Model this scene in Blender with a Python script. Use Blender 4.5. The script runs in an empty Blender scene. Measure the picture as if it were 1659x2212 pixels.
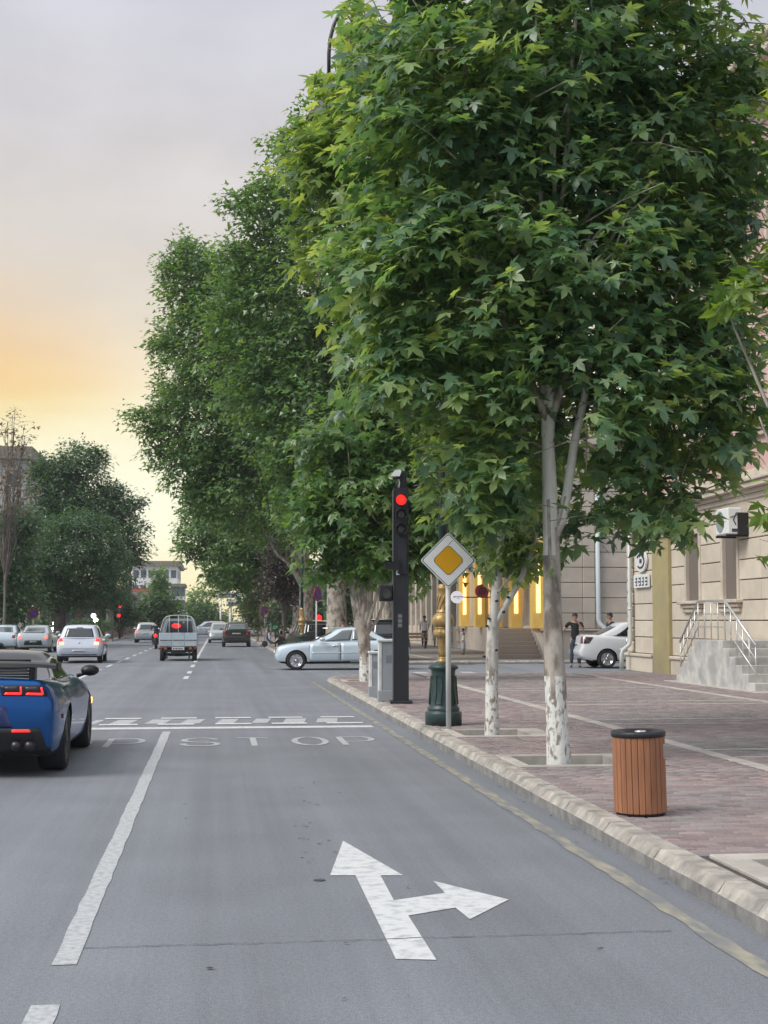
import bpy, bmesh, math, random
import numpy as np
from mathutils import Vector, Matrix, noise as mnoise

random.seed(7); RNG = np.random.default_rng(7)
SC = bpy.context.scene
COL = SC.collection
R = math.radians

# ---------------------------------------------------------------- camera
F_PX, CX, CY = 3067.0, 829.5, 1106.0          # focal length and centre on a 1659 x 2212 sheet
PITCH = math.atan(234.0 / F_PX)
YAW = math.atan(363.5 * math.cos(PITCH) / F_PX)
CAM_H = 1.65
cam = bpy.data.cameras.new('camera'); cam_o = bpy.data.objects.new('camera', cam); COL.objects.link(cam_o)
cam.sensor_fit = 'VERTICAL'; cam.sensor_height = 24.0; cam.lens = 24.0 * F_PX / 2212.0
cam.clip_start = 0.1; cam.clip_end = 6000
cam_o.location = (0, 0, CAM_H); cam_o.rotation_euler = (math.pi / 2 + PITCH, 0, -YAW)
SC.camera = cam_o
FWD = Vector((math.sin(YAW) * math.cos(PITCH), math.cos(YAW) * math.cos(PITCH), math.sin(PITCH)))
RGT = Vector((math.cos(YAW), -math.sin(YAW), 0)); UPV = RGT.cross(FWD)
HF = Vector((math.sin(YAW), math.cos(YAW), 0))

def ray(px, py):
    return FWD + RGT * ((px - CX) / F_PX) + UPV * ((CY - py) / F_PX)
def G(px, py, z=0.0):                          # survey: where a sight line meets height z
    d = ray(px, py); t = (z - CAM_H) / d.z
    return Vector((d.x * t, d.y * t, z))
def PD(px, py, depth):                         # survey: the point on a sight line at a given distance ahead
    d = ray(px, py); t = depth / d.dot(HF)
    return Vector((d.x * t, d.y * t, CAM_H + d.z * t))
def PXL(p):
    v = Vector(p) - Vector((0, 0, CAM_H)); w = v.dot(FWD)
    return CX + F_PX * v.dot(RGT) / w, CY - F_PX * v.dot(UPV) / w, w

# ---------------------------------------------------------------- world, sun, exposure
EXPO = 0.93
SUN_EL, SUN_AZ = R(46), R(-112)                 # azimuth from +Y towards +X
world = bpy.data.worlds.new('World'); SC.world = world; world.use_nodes = True
def build_world():
    nt = world.node_tree; N = nt.nodes; L = nt.links
    for n in list(N): N.remove(n)
    out = N.new('ShaderNodeOutputWorld'); bg = N.new('ShaderNodeBackground')
    tc = N.new('ShaderNodeTexCoord'); sep = N.new('ShaderNodeSeparateXYZ'); L.new(tc.outputs['Generated'], sep.inputs[0])
    def math_(op, a, b=None, c=None):
        m = N.new('ShaderNodeMath'); m.operation = op
        for i, v in enumerate((a, b, c)):
            if v is None: continue
            if isinstance(v, (int, float)): m.inputs[i].default_value = v
            else: L.new(v, m.inputs[i])
        return m.outputs[0]
    def ramp(fac, stops, interp='B_SPLINE'):
        r = N.new('ShaderNodeValToRGB'); r.color_ramp.interpolation = interp
        e = r.color_ramp.elements
        while len(e) < len(stops): e.new(0.5)
        for k, (p, c, *gg) in enumerate(stops):
            g = (gg[0] if gg else 1.0) / 2 ** EXPO
            e[k].position = p; e[k].color = tuple((v / 255.0) ** 2.2 * g for v in c) + (1,)
        L.new(fac, r.inputs[0]); return r.outputs[0]
    # slow cloud noise, stretched sideways, bends the bands
    mp = N.new('ShaderNodeMapping'); mp.inputs['Scale'].default_value = (2.2, 2.2, 9.0); L.new(tc.outputs['Generated'], mp.inputs[0])
    nz = N.new('ShaderNodeTexNoise'); nz.inputs['Scale'].default_value = 1.6; nz.inputs['Detail'].default_value = 6; nz.inputs['Roughness'].default_value = 0.55
    L.new(mp.outputs[0], nz.inputs['Vector'])
    zz = math_('MULTIPLY_ADD', math_('SUBTRACT', nz.outputs['Fac'], 0.5), 0.10, sep.outputs['Z'])
    west = ramp(zz, [(0.0, (255, 234, 180), 1.1), (0.045, (255, 249, 214), 1.15), (0.10, (255, 254, 230), 1.14), (0.145, (254, 236, 178)), (0.172, (254, 214, 146)),
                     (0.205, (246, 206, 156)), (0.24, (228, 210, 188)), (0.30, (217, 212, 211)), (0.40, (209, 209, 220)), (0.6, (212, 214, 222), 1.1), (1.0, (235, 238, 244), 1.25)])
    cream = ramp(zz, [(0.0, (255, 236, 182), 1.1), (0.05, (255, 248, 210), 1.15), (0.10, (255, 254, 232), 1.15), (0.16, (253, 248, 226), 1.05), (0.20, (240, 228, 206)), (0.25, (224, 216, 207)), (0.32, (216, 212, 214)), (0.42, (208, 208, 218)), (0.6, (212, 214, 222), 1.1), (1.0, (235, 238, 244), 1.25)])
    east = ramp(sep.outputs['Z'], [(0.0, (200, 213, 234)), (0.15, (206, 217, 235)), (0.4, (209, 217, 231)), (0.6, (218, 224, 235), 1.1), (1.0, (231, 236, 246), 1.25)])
    dot = N.new('ShaderNodeVectorMath'); dot.operation = 'DOT_PRODUCT'; L.new(tc.outputs['Generated'], dot.inputs[0])
    dot.inputs[1].default_value = (math.sin(R(-14)), math.cos(R(-14)), 0)
    mr = N.new('ShaderNodeMapRange'); mr.interpolation_type = 'SMOOTHSTEP'; L.new(dot.outputs['Value'], mr.inputs[0])
    mr.inputs[1].default_value = 0.25; mr.inputs[2].default_value = 0.97
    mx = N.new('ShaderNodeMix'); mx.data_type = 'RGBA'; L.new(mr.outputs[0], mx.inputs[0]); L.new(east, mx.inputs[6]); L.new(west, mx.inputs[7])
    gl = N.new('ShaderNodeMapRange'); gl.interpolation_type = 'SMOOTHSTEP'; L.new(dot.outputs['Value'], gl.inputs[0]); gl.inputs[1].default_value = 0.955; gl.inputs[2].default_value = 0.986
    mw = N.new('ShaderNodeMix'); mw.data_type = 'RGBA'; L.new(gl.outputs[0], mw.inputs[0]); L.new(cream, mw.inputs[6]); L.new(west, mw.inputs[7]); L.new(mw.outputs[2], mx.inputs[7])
    # softer cloud mottling in brightness
    n2 = N.new('ShaderNodeTexNoise'); n2.inputs['Scale'].default_value = 4.6; n2.inputs['Detail'].default_value = 7; n2.inputs['Roughness'].default_value = 0.5
    mp2 = N.new('ShaderNodeMapping'); mp2.inputs['Scale'].default_value = (1.5, 1.5, 2.6); mp2.inputs['Location'].default_value = (3.1, 0.4, 1.7)
    L.new(tc.outputs['Generated'], mp2.inputs[0]); L.new(mp2.outputs[0], n2.inputs['Vector'])
    mr2 = N.new('ShaderNodeMapRange'); L.new(n2.outputs['Fac'], mr2.inputs[0])
    mr2.inputs[1].default_value = 0.3; mr2.inputs[2].default_value = 0.7; mr2.inputs[3].default_value = 0.91; mr2.inputs[4].default_value = 1.11
    hz = N.new('ShaderNodeMapRange'); L.new(sep.outputs['Z'], hz.inputs[0]); hz.inputs[1].default_value = 0.12; hz.inputs[2].default_value = 0.3
    md = N.new('ShaderNodeMix'); md.data_type = 'FLOAT'; L.new(hz.outputs[0], md.inputs[0]); md.inputs[2].default_value = 1.0; L.new(mr2.outputs[0], md.inputs[3])
    sc_ = N.new('ShaderNodeVectorMath'); sc_.operation = 'SCALE'; L.new(mx.outputs[2], sc_.inputs[0]); L.new(md.outputs[0], sc_.inputs['Scale'])
    sky = N.new('ShaderNodeTexSky'); sky.sky_type = 'NISHITA'; sky.sun_disc = False
    sky.sun_elevation = SUN_EL; sky.sun_rotation = SUN_AZ
    bg2 = N.new('ShaderNodeBackground'); L.new(sky.outputs[0], bg2.inputs[0]); bg2.inputs[1].default_value = 0.05
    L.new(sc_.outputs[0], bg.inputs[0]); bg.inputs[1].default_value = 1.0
    ms = N.new('ShaderNodeMixShader'); ms.inputs[0].default_value = 0.06   # thin cloud: a little clear sky behind it
    L.new(bg.outputs[0], ms.inputs[1]); L.new(bg2.outputs[0], ms.inputs[2]); L.new(ms.outputs[0], out.inputs[0])
build_world()
sun = bpy.data.lights.new('sun', 'SUN'); sun.energy = 1.5; sun.angle = R(30); sun.color = (1.0, 0.96, 0.90)
sun_o = bpy.data.objects.new('sun', sun); COL.objects.link(sun_o)
sd = Vector((math.sin(SUN_AZ) * math.cos(SUN_EL), math.cos(SUN_AZ) * math.cos(SUN_EL), math.sin(SUN_EL)))
sun_o.rotation_euler = sd.to_track_quat('Z', 'Y').to_euler(); sun_o.location = sd * 60
SC.view_settings.view_transform = 'Standard'; SC.view_settings.look = 'None'
SC.view_settings.gamma = 1.0; SC.view_settings.use_curve_mapping = False; SC.view_settings.exposure = EXPO
SC.cycles.use_denoising = True
try: SC.cycles.denoiser = 'OPENIMAGEDENOISE'
except Exception: pass
SC.cycles.max_bounces = 8; SC.cycles.transparent_max_bounces = 8

# ---------------------------------------------------------------- materials
MATS = {}
def srgb(r, g, b): return tuple((v / 255.0) ** 2.2 for v in (r, g, b))
def mat(name, col, rough=0.6, metal=0.0, var=0.0, scale=6.0, col2=None, bump=0.0, bscale=60.0, stretch=None, coat=0.0, emit=None, estr=0.0, spec=0.5, obj_rand=0.0, detail=6.0, crough=0.05, contrast=(0.35, 0.65)):
    """Principled material; col2 is mixed in by noise over the place, obj_rand varies it from piece to piece."""
    m = bpy.data.materials.new(name); m.use_nodes = True; nt = m.node_tree; N = nt.nodes; L = nt.links
    b = N['Principled BSDF']; b.inputs['Base Color'].default_value = (*col, 1); b.inputs['Roughness'].default_value = rough
    b.inputs['Metallic'].default_value = metal; b.inputs['Specular IOR Level'].default_value = spec
    if coat: b.inputs['Coat Weight'].default_value = coat; b.inputs['Coat Roughness'].default_value = crough
    if emit: b.inputs['Emission Color'].default_value = (*emit, 1); b.inputs['Emission Strength'].default_value = estr
    vec = None
    if col2 or var or bump:
        g = N.new('ShaderNodeNewGeometry'); vec = g.outputs['Position']
        if stretch:
            mp = N.new('ShaderNodeMapping'); mp.inputs['Scale'].default_value = stretch; L.new(vec, mp.inputs[0]); vec = mp.outputs[0]
    cur = None
    if col2:
        nz = N.new('ShaderNodeTexNoise'); nz.inputs['Scale'].default_value = scale; nz.inputs['Detail'].default_value = detail; L.new(vec, nz.inputs['Vector'])
        mr = N.new('ShaderNodeMapRange'); mr.inputs[1].default_value = contrast[0]; mr.inputs[2].default_value = contrast[1]; L.new(nz.outputs['Fac'], mr.inputs[0])
        mx = N.new('ShaderNodeMix'); mx.data_type = 'RGBA'; L.new(mr.outputs[0], mx.inputs[0])
        mx.inputs[6].default_value = (*col, 1); mx.inputs[7].default_value = (*col2, 1); cur = mx.outputs[2]
    def scaled(cur, fac, lo, hi):
        mr = N.new('ShaderNodeMapRange'); L.new(fac, mr.inputs[0]); mr.inputs[3].default_value = lo; mr.inputs[4].default_value = hi
        vm = N.new('ShaderNodeVectorMath'); vm.operation = 'SCALE'
        if cur is None: vm.inputs[0].default_value = col
        else: L.new(cur, vm.inputs[0])
        L.new(mr.outputs[0], vm.inputs['Scale']); return vm.outputs[0]
    if var:
        nz = N.new('ShaderNodeTexNoise'); nz.inputs['Scale'].default_value = scale * 2.7; nz.inputs['Detail'].default_value = 8; L.new(vec, nz.inputs['Vector'])
        cur = scaled(cur, nz.outputs['Fac'], 1 - var * 1.6, 1 + var * 1.6)
    if obj_rand:
        oi = N.new('ShaderNodeObjectInfo'); ge = N.new('ShaderNodeNewGeometry')
        ad = N.new('ShaderNodeMath'); ad.operation = 'ADD'; L.new(oi.outputs['Random'], ad.inputs[0]); L.new(ge.outputs['Random Per Island'], ad.inputs[1])
        fr = N.new('ShaderNodeMath'); fr.operation = 'FRACT'; L.new(ad.outputs[0], fr.inputs[0])
        cur = scaled(cur, fr.outputs[0], 1 - obj_rand, 1 + obj_rand)
    if cur is not None: L.new(cur, b.inputs['Base Color'])
    if bump:
        nz = N.new('ShaderNodeTexNoise'); nz.inputs['Scale'].default_value = bscale; nz.inputs['Detail'].default_value = 6; L.new(vec, nz.inputs['Vector'])
        bp = N.new('ShaderNodeBump'); bp.inputs['Strength'].default_value = bump; bp.inputs['Distance'].default_value = 0.02
        L.new(nz.outputs['Fac'], bp.inputs['Height']); L.new(bp.outputs[0], b.inputs['Normal'])
    MATS[name] = m
    return m

def leaf_mat(name, dark, light, yellow, trans=0.35, seed=0.0):
    m = bpy.data.materials.new(name); m.use_nodes = True; nt = m.node_tree; N = nt.nodes; L = nt.links
    out = N['Material Output']; b = N['Principled BSDF']
    b.inputs['Roughness'].default_value = 0.37; b.inputs['Specular IOR Level'].default_value = 0.8
    oi = N.new('ShaderNodeObjectInfo'); ge = N.new('ShaderNodeNewGeometry')
    ad = N.new('ShaderNodeMath'); ad.operation = 'ADD'; L.new(oi.outputs['Random'], ad.inputs[0]); L.new(ge.outputs['Random Per Island'], ad.inputs[1])
    fr = N.new('ShaderNodeMath'); fr.operation = 'FRACT'; L.new(ad.outputs[0], fr.inputs[0])
    nz = N.new('ShaderNodeTexNoise'); nz.inputs['Scale'].default_value = 0.9; nz.inputs['Detail'].default_value = 4; L.new(ge.outputs['Position'], nz.inputs['Vector'])
    s = N.new('ShaderNodeMath'); s.operation = 'MULTIPLY_ADD'; L.new(nz.outputs['Fac'], s.inputs[0]); s.inputs[1].default_value = 0.75; 
    s2 = N.new('ShaderNodeMath'); s2.operation = 'MULTIPLY_ADD'; L.new(fr.outputs[0], s2.inputs[0]); s2.inputs[1].default_value = 0.62; s2.inputs[2].default_value = -0.19 + seed
    L.new(s2.outputs[0], s.inputs[2])
    cr = N.new('ShaderNodeValToRGB'); e = cr.color_ramp.elements; e.new(0.5); e.new(0.9)
    for k, (p, c) in enumerate(((0.12, dark), (0.5, light), (0.82, tuple(0.5 * (a_ + b_) for a_, b_ in zip(light, yellow))), (1.0, yellow))):
        e[k].position = p; e[k].color = (*c, 1)
    L.new(s.outputs[0], cr.inputs[0]); L.new(cr.outputs[0], b.inputs['Base Color'])
    tr = N.new('ShaderNodeBsdfTranslucent')
    hs = N.new('ShaderNodeMix'); hs.data_type = 'RGBA'; hs.blend_type = 'MULTIPLY'; hs.inputs[0].default_value = 1.0
    L.new(cr.outputs[0], hs.inputs[6]); hs.inputs[7].default_value = (2.3, 2.1, 0.75, 1); L.new(hs.outputs[2], tr.inputs[0])
    ms = N.new('ShaderNodeMixShader'); ms.inputs[0].default_value = trans
    L.new(b.outputs[0], ms.inputs[1]); L.new(tr.outputs[0], ms.inputs[2]); L.new(ms.outputs[0], out.inputs[0])
    MATS[name] = m; return m

# ---------------------------------------------------------------- object helpers
def link(o, parent=None):
    COL.objects.link(o)
    if parent is not None: o.parent = parent
    return o
def tag(o, label=None, cat=None, group=None, kind=None):
    if label: o['label'] = label
    if cat: o['category'] = cat
    if group: o['group'] = group
    if kind: o['kind'] = kind
    return o
def thing(name, label, cat, loc=(0, 0, 0), rotz=0.0, group=None):
    o = bpy.data.objects.new(name, None); o.empty_display_size = 0.2; link(o)
    o.location = loc; o.rotation_euler = (0, 0, rotz)
    return tag(o, label, cat, group)
def structure(name, loc=(0, 0, 0)):
    o = bpy.data.objects.new(name, None); link(o); o.location = loc; o['kind'] = 'structure'; return o

class MB:
    """Collects shapes; build() links them as one mesh object."""
    def __init__(s): s.v = []; s.f = []; s.m = []; s.sm = []
    def add(s, vs, fs, mi=0, smooth=False):
        n = len(s.v); s.v += [tuple(p) for p in vs]
        for f in fs: s.f.append(tuple(i + n for i in f)); s.m.append(mi); s.sm.append(smooth)
        return s
    def box(s, x0, x1, y0, y1, z0, z1, mi=0, bev=0.0, M=None):
        if bev > 0:
            b = min(bev, (x1 - x0) / 2.01, (y1 - y0) / 2.01, (z1 - z0) / 2.01)
            vs = []; idx = {}
            for i, X in enumerate((x0, x1)):
                for j, Y in enumerate((y0, y1)):
                    for k, Z in enumerate((z0, z1)):
                        sx, sy, sz = (1, -1)[i], (1, -1)[j], (1, -1)[k]
                        for ax, p in enumerate(((X, Y + sy * b, Z + sz * b), (X + sx * b, Y, Z + sz * b), (X + sx * b, Y + sy * b, Z))):
                            idx[i, j, k, ax] = len(vs); vs.append(p)
            fs = []
            for ax in range(3):
                o1, o2 = [q for q in range(3) if q != ax]
                for side in (0, 1):
                    loop = []
                    for (p, q) in ((0, 0), (1, 0), (1, 1), (0, 1)):
                        t = [0, 0, 0]; t[ax] = side; t[o1] = p; t[o2] = q; loop.append(idx[t[0], t[1], t[2], ax])
                    fs.append(loop)
            for ax in range(3):
                o1, o2 = [q for q in range(3) if q != ax]
                for (p, q) in ((0, 0), (1, 0), (1, 1), (0, 1)):
                    a = [0, 0, 0]; a[o1] = p; a[o2] = q; c = list(a); c[ax] = 1
                    fs.append([idx[(*a, o1)], idx[(*c, o1)], idx[(*c, o2)], idx[(*a, o2)]])
            for i in (0, 1):
                for j in (0, 1):
                    for k in (0, 1): fs.append([idx[i, j, k, 0], idx[i, j, k, 1], idx[i, j, k, 2]])
        else:
            vs = [(x0, y0, z0), (x1, y0, z0), (x1, y1, z0), (x0, y1, z0), (x0, y0, z1), (x1, y0, z1), (x1, y1, z1), (x0, y1, z1)]
            fs = [(3, 2, 1, 0), (4, 5, 6, 7), (0, 1, 5, 4), (1, 2, 6, 5), (2, 3, 7, 6), (3, 0, 4, 7)]
        if M is not None: vs = [M @ Vector(p) for p in vs]
        return s.add(vs, fs, mi)
    def tube(s, pts, rad, n=8, mi=0, caps=True, smooth=True):
        pts = [Vector(p) for p in pts]; rads = rad if hasattr(rad, '__len__') else [rad] * len(pts)
        vs = []; fs = []; prev = None
        for i, p in enumerate(pts):
            t = (pts[min(i + 1, len(pts) - 1)] - pts[max(i - 1, 0)]).normalized()
            if prev is None:
                a = t.cross(Vector((0, 0, 1)));
                if a.length < 0.1: a = t.cross(Vector((0, 1, 0)))
                a.normalize()
            else: a = (prev - t * prev.dot(t)).normalized()
            prev = a; b = t.cross(a)
            for k in range(n):
                th = 2 * math.pi * k / n; vs.append(p + (a * math.cos(th) + b * math.sin(th)) * rads[i])
        for i in range(len(pts) - 1):
            for k in range(n):
                q = (k + 1) % n; fs.append((i * n + k, i * n + q, (i + 1) * n + q, (i + 1) * n + k))
        if caps: fs.append(tuple(range(n))[::-1]); fs.append(tuple((len(pts) - 1) * n + k for k in range(n)))
        return s.add(vs, fs, mi, smooth)
    def lathe(s, prof, n=24, mi=0, c=(0, 0, 0), flute=None, smooth=True, M=None):
        vs = []; fs = []
        for (r, z) in prof:
            for k in range(n):
                th = 2 * math.pi * k / n; rr = r
                if flute and flute[0] <= z <= flute[1]: rr = r * (1 - flute[2] * (0.5 + 0.5 * math.cos(th * flute[3])))
                vs.append((c[0] + rr * math.cos(th), c[1] + rr * math.sin(th), c[2] + z))
        for i in range(len(prof) - 1):
            for k in range(n):
                q = (k + 1) % n; fs.append((i * n + k, i * n + q, (i + 1) * n + q, (i + 1) * n + k))
        fs.append(tuple(range(n))[::-1]); fs.append(tuple((len(prof) - 1) * n + k for k in range(n)))
        if M is not None: vs = [M @ Vector(p) for p in vs]
        return s.add(vs, fs, mi, smooth)
    def prism(s, poly, d0, d1, axis='y', mi=0):
        """poly: 2-D outline; axis 'y': (x,z) pushed along y; 'x': (y,z) along x; 'z': (x,y) along z."""
        f = {'y': lambda p, d: (p[0], d, p[1]), 'x': lambda p, d: (d, p[0], p[1]), 'z': lambda p, d: (p[0], p[1], d)}[axis]
        n = len(poly); vs = [f(p, d0) for p in poly] + [f(p, d1) for p in poly]
        fs = [tuple(range(n))[::-1], tuple(range(n, 2 * n))] + [(i, (i + 1) % n, n + (i + 1) % n, n + i) for i in range(n)]
        return s.add(vs, fs, mi)
    def build(s, name, mats, parent=None, kind=None, fix=True):
        me = bpy.data.meshes.new(name); me.from_pydata(s.v, [], s.f); me.validate()
        if not isinstance(mats, (list, tuple)): mats = [mats]
        for m in mats: me.materials.append(m)
        if len(me.polygons) == len(s.f):
            me.polygons.foreach_set('material_index', s.m); me.polygons.foreach_set('use_smooth', s.sm)
        if fix:
            bm = bmesh.new(); bm.from_mesh(me); bmesh.ops.recalc_face_normals(bm, faces=bm.faces); bm.to_mesh(me); bm.free()
        me.update()
        o = bpy.data.objects.new(name, me); link(o, parent)
        if kind: o['kind'] = kind
        return o
def disc(n, r, cx=0, cy=0, a0=0.0):
    return [(cx + r * math.cos(a0 + 2 * math.pi * k / n), cy + r * math.sin(a0 + 2 * math.pi * k / n)) for k in range(n)]
def soup(name, verts, faces_flat, nper, mats, parent=None, kind=None, mi=None):
    """Fast numpy mesh; faces_flat is (F, nper)."""
    me = bpy.data.meshes.new(name); nv, nf = len(verts), len(faces_flat)
    me.vertices.add(nv); me.vertices.foreach_set('co', np.ascontiguousarray(verts, dtype=np.float32).ravel())
    me.loops.add(nf * nper); me.loops.foreach_set('vertex_index', np.ascontiguousarray(faces_flat, dtype=np.int32).ravel())
    me.polygons.add(nf); me.polygons.foreach_set('loop_start', np.arange(0, nf * nper, nper, dtype=np.int32))
    if mi is not None: me.polygons.foreach_set('material_index', np.asarray(mi, dtype=np.int32))
    me.update(calc_edges=True)
    for m in (mats if isinstance(mats, (list, tuple)) else [mats]): me.materials.append(m)
    o = bpy.data.objects.new(name, me); link(o, parent)
    if kind: o['kind'] = kind
    return o
def copy_tree(o, parent=None):
    c = o.copy(); COL.objects.link(c); c.parent = parent
    for ch in list(o.children): copy_tree(ch, c)
    return c
# ================================================================ THE SETTING
# ---- road material: worn asphalt, streaked along the traffic
def asphalt():
    m = mat('asphalt', (0.202, 0.215, 0.236), rough=0.72, col2=(0.172, 0.183, 0.202), scale=0.35, var=0.10, bump=0.18, bscale=140, contrast=(0.3, 0.7))
    nt = m.node_tree; N = nt.nodes; L = nt.links; b = N['Principled BSDF']
    src = b.inputs['Base Color'].links[0].from_socket
    g = N.new('ShaderNodeNewGeometry')
    def noise(scale, st, lo, hi, cur, det=5, a=0.35, z=0.65):
        mp = N.new('ShaderNodeMapping'); mp.inputs['Scale'].default_value = st; L.new(g.outputs['Position'], mp.inputs[0])
        nz = N.new('ShaderNodeTexNoise'); nz.inputs['Scale'].default_value = scale; nz.inputs['Detail'].default_value = det; L.new(mp.outputs[0], nz.inputs['Vector'])
        mr = N.new('ShaderNodeMapRange'); mr.inputs[1].default_value = a; mr.inputs[2].default_value = z
        mr.inputs[3].default_value = lo; mr.inputs[4].default_value = hi; L.new(nz.outputs['Fac'], mr.inputs[0])
        vm = N.new('ShaderNodeVectorMath'); vm.operation = 'SCALE'; L.new(cur, vm.inputs[0]); L.new(mr.outputs[0], vm.inputs['Scale'])
        return vm.outputs[0]
    cur = noise(1.0, (1.7, 0.03, 1), 0.90, 1.10, src)               # tyre paths
    cur = noise(1.0, (9.0, 0.12, 1), 0.96, 1.04, cur)
    cur = noise(150.0, (1, 1, 1), 0.66, 1.34, cur, 3); cur = noise(38.0, (1, 1, 1), 0.90, 1.10, cur, 3)               # grain
    cur = noise(0.22, (1, 0.12, 1), 0.94, 1.07, cur, 3)
    L.new(cur, b.inputs['Base Color'])
    return m
M_asph = asphalt()
M_paint = mat('road_paint', (0.62, 0.63, 0.63), rough=0.65, col2=(0.36, 0.37, 0.385), scale=11, var=0.10, detail=10, contrast=(0.48, 0.74))
M_paint_worn = mat('worn_road_paint', (0.47, 0.485, 0.49), rough=0.7, col2=(0.30, 0.315, 0.33), scale=24, var=0.10, detail=8, contrast=(0.42, 0.7))
M_yellow = mat('faded_yellow_paint', (0.33, 0.305, 0.24), rough=0.7, col2=(0.20, 0.205, 0.205), scale=7, var=0.15, detail=12, contrast=(0.38, 0.58), stretch=(1.3, .4, 1))
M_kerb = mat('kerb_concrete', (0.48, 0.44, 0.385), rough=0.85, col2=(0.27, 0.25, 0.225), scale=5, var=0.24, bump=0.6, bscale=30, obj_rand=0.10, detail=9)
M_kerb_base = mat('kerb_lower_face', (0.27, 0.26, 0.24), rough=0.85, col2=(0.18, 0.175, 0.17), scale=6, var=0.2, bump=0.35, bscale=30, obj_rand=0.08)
M_slab = mat('pale_paving_stone', (0.50, 0.46, 0.41), rough=0.8, col2=(0.38, 0.35, 0.32), scale=4, var=0.12, bump=0.2, obj_rand=0.10)
M_brick = mat('clay_paving_brick', (0.288, 0.222, 0.214), rough=0.78, col2=(0.252, 0.214, 0.212), scale=0.9, var=0.16, obj_rand=0.22, bump=0.25, bscale=90)
M_brick_grey = mat('grey_paving_brick', (0.265, 0.245, 0.232), rough=0.78, col2=(0.22, 0.208, 0.203), scale=0.9, var=0.14, obj_rand=0.20, bump=0.25, bscale=90)
M_mortar = mat('paving_bed', (0.055, 0.048, 0.045), rough=0.95, col2=(0.09, 0.08, 0.07), scale=20)
M_soil = mat('tree_pit_soil', (0.12, 0.11, 0.085), rough=0.95, col2=(0.07, 0.07, 0.05), scale=9, bump=0.8, bscale=40)
M_dirt = mat('ground_dirt', (0.20, 0.18, 0.15), rough=0.95, col2=(0.12, 0.14, 0.08), scale=0.3)
M_black = mat('black_trim', (0.012, 0.012, 0.014), rough=0.45)

def sheet(name, polys, z, m, parent=None):
    b = MB()
    for p in polys: b.add([(x, y, z) for x, y in p], [tuple(range(len(p)))])
    o = b.build(name, m, parent, fix=False)
    for pl in o.data.polygons:
        if pl.normal.z < 0: pl.flip()
    o.data.update(); o['kind'] = 'structure'; return o

sheet('ground', [[(-3000, -300), (3000, -300), (3000, 4500), (-3000, 4500)]], -0.06, M_dirt)
# the road: main street and the crossing street
rb = MB(); xs = list(np.linspace(-13, 3.0, 24)); 
rb.add([(-14, -30, 0), (80, -30, 0), (80, 400, 0), (-14, 400, 0)], [(0, 1, 2, 3)])
rb.add([(-80, 40, 0), (-14, 40, 0), (-14, 53, 0), (-80, 53, 0)], [(0, 1, 2, 3)])
road = rb.build('road', M_asph, fix=False); road['kind'] = 'structure'

def gx(px, py): p = G(px, py); return (p.x, p.y)
def strip(pts, w):                              # a painted stroke of given width along a polyline
    out = []
    for i in range(len(pts) - 1):
        a, b = Vector(pts[i]), Vector(pts[i + 1]); t = (b - a).normalized(); n = Vector((-t.y, t.x)) * w / 2
        e0 = t * (0 if i == 0 else w * 0.12); e1 = t * (0 if i == len(pts) - 2 else w * 0.12)
        out.append([tuple(a - e0 - n), tuple(b + e1 - n), tuple(b + e1 + n), tuple(a - e0 + n)])
    return out
def ragged(x0, x1, y0, y1, step=0.25, j=0.006):  # a long strip with slightly worn edges
    ys = np.arange(y0, y1, step); ys = np.append(ys, y1); polys = []
    l = x0 + RNG.uniform(-j, j, len(ys)); r = x1 + RNG.uniform(-j, j, len(ys))
    for i in range(len(ys) - 1): polys.append([(l[i], ys[i]), (r[i], ys[i]), (r[i + 1], ys[i + 1]), (l[i + 1], ys[i + 1])])
    return polys
markings = structure('road_markings')
LX = -0.71
mk = lambda nm, polys, m, z=0.004: sheet(nm, polys, z, m, markings)
mk('lane_line', ragged(LX - 0.06, LX + 0.06, G(158, 2085).y, 21.5), M_paint_worn)
mk('lane_line', ragged(LX - 0.06, LX + 0.06, 4.2, G(115, 2172).y), M_paint_worn)
mk('edge_line', ragged(2.54, 2.65, 3, 38.2, 0.2, 0.014), M_yellow)
ys_stop = G(500, 1572).y
mk('stop_line', [[(-7.2, ys_stop - .2), (2.44, ys_stop - .2), (2.44, ys_stop + .2), (-7.2, ys_stop + .2)]], M_paint)
ya = [G(500, v).y for v in (1562.5, 1553.5)]; yl = [G(500, v).y for v in (1565.6, 1562.9, 1552.4, 1550)]
for x0, x1 in ((60, 110), (130, 172), (200, 218), (248, 291), (322, 364), (398, 437), (473, 511), (549, 582), (615, 661), (686, 731)):
    a, b = G(x0, 1558).x, G(x1, 1558).x
    mk('crossing_block', [[(a - .05, ya[0]), (b - .05, ya[0]), (b + .05, ya[1]), (a + .05, ya[1])]], M_paint_worn)
for x0, x1 in ((60, 140), (217, 299), (341, 420), (465, 544), (587, 664), (707, 787)):
    a, b = G(x0, 1564).x, G(x1, 1564).x; mk('crossing_dash', [[(a, yl[0]), (b, yl[0]), (b, yl[1]), (a, yl[1])]], M_paint, 0.008)
for x0, x1 in ((100, 190), (230, 307), (349, 425), (465, 542), (580, 654), (694, 768)):
    a, b = G(x0, 1551).x, G(x1, 1551).x; mk('crossing_dash', [[(a, yl[2]), (b, yl[2]), (b, yl[3]), (a, yl[3])]], M_paint, 0.008)
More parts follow.
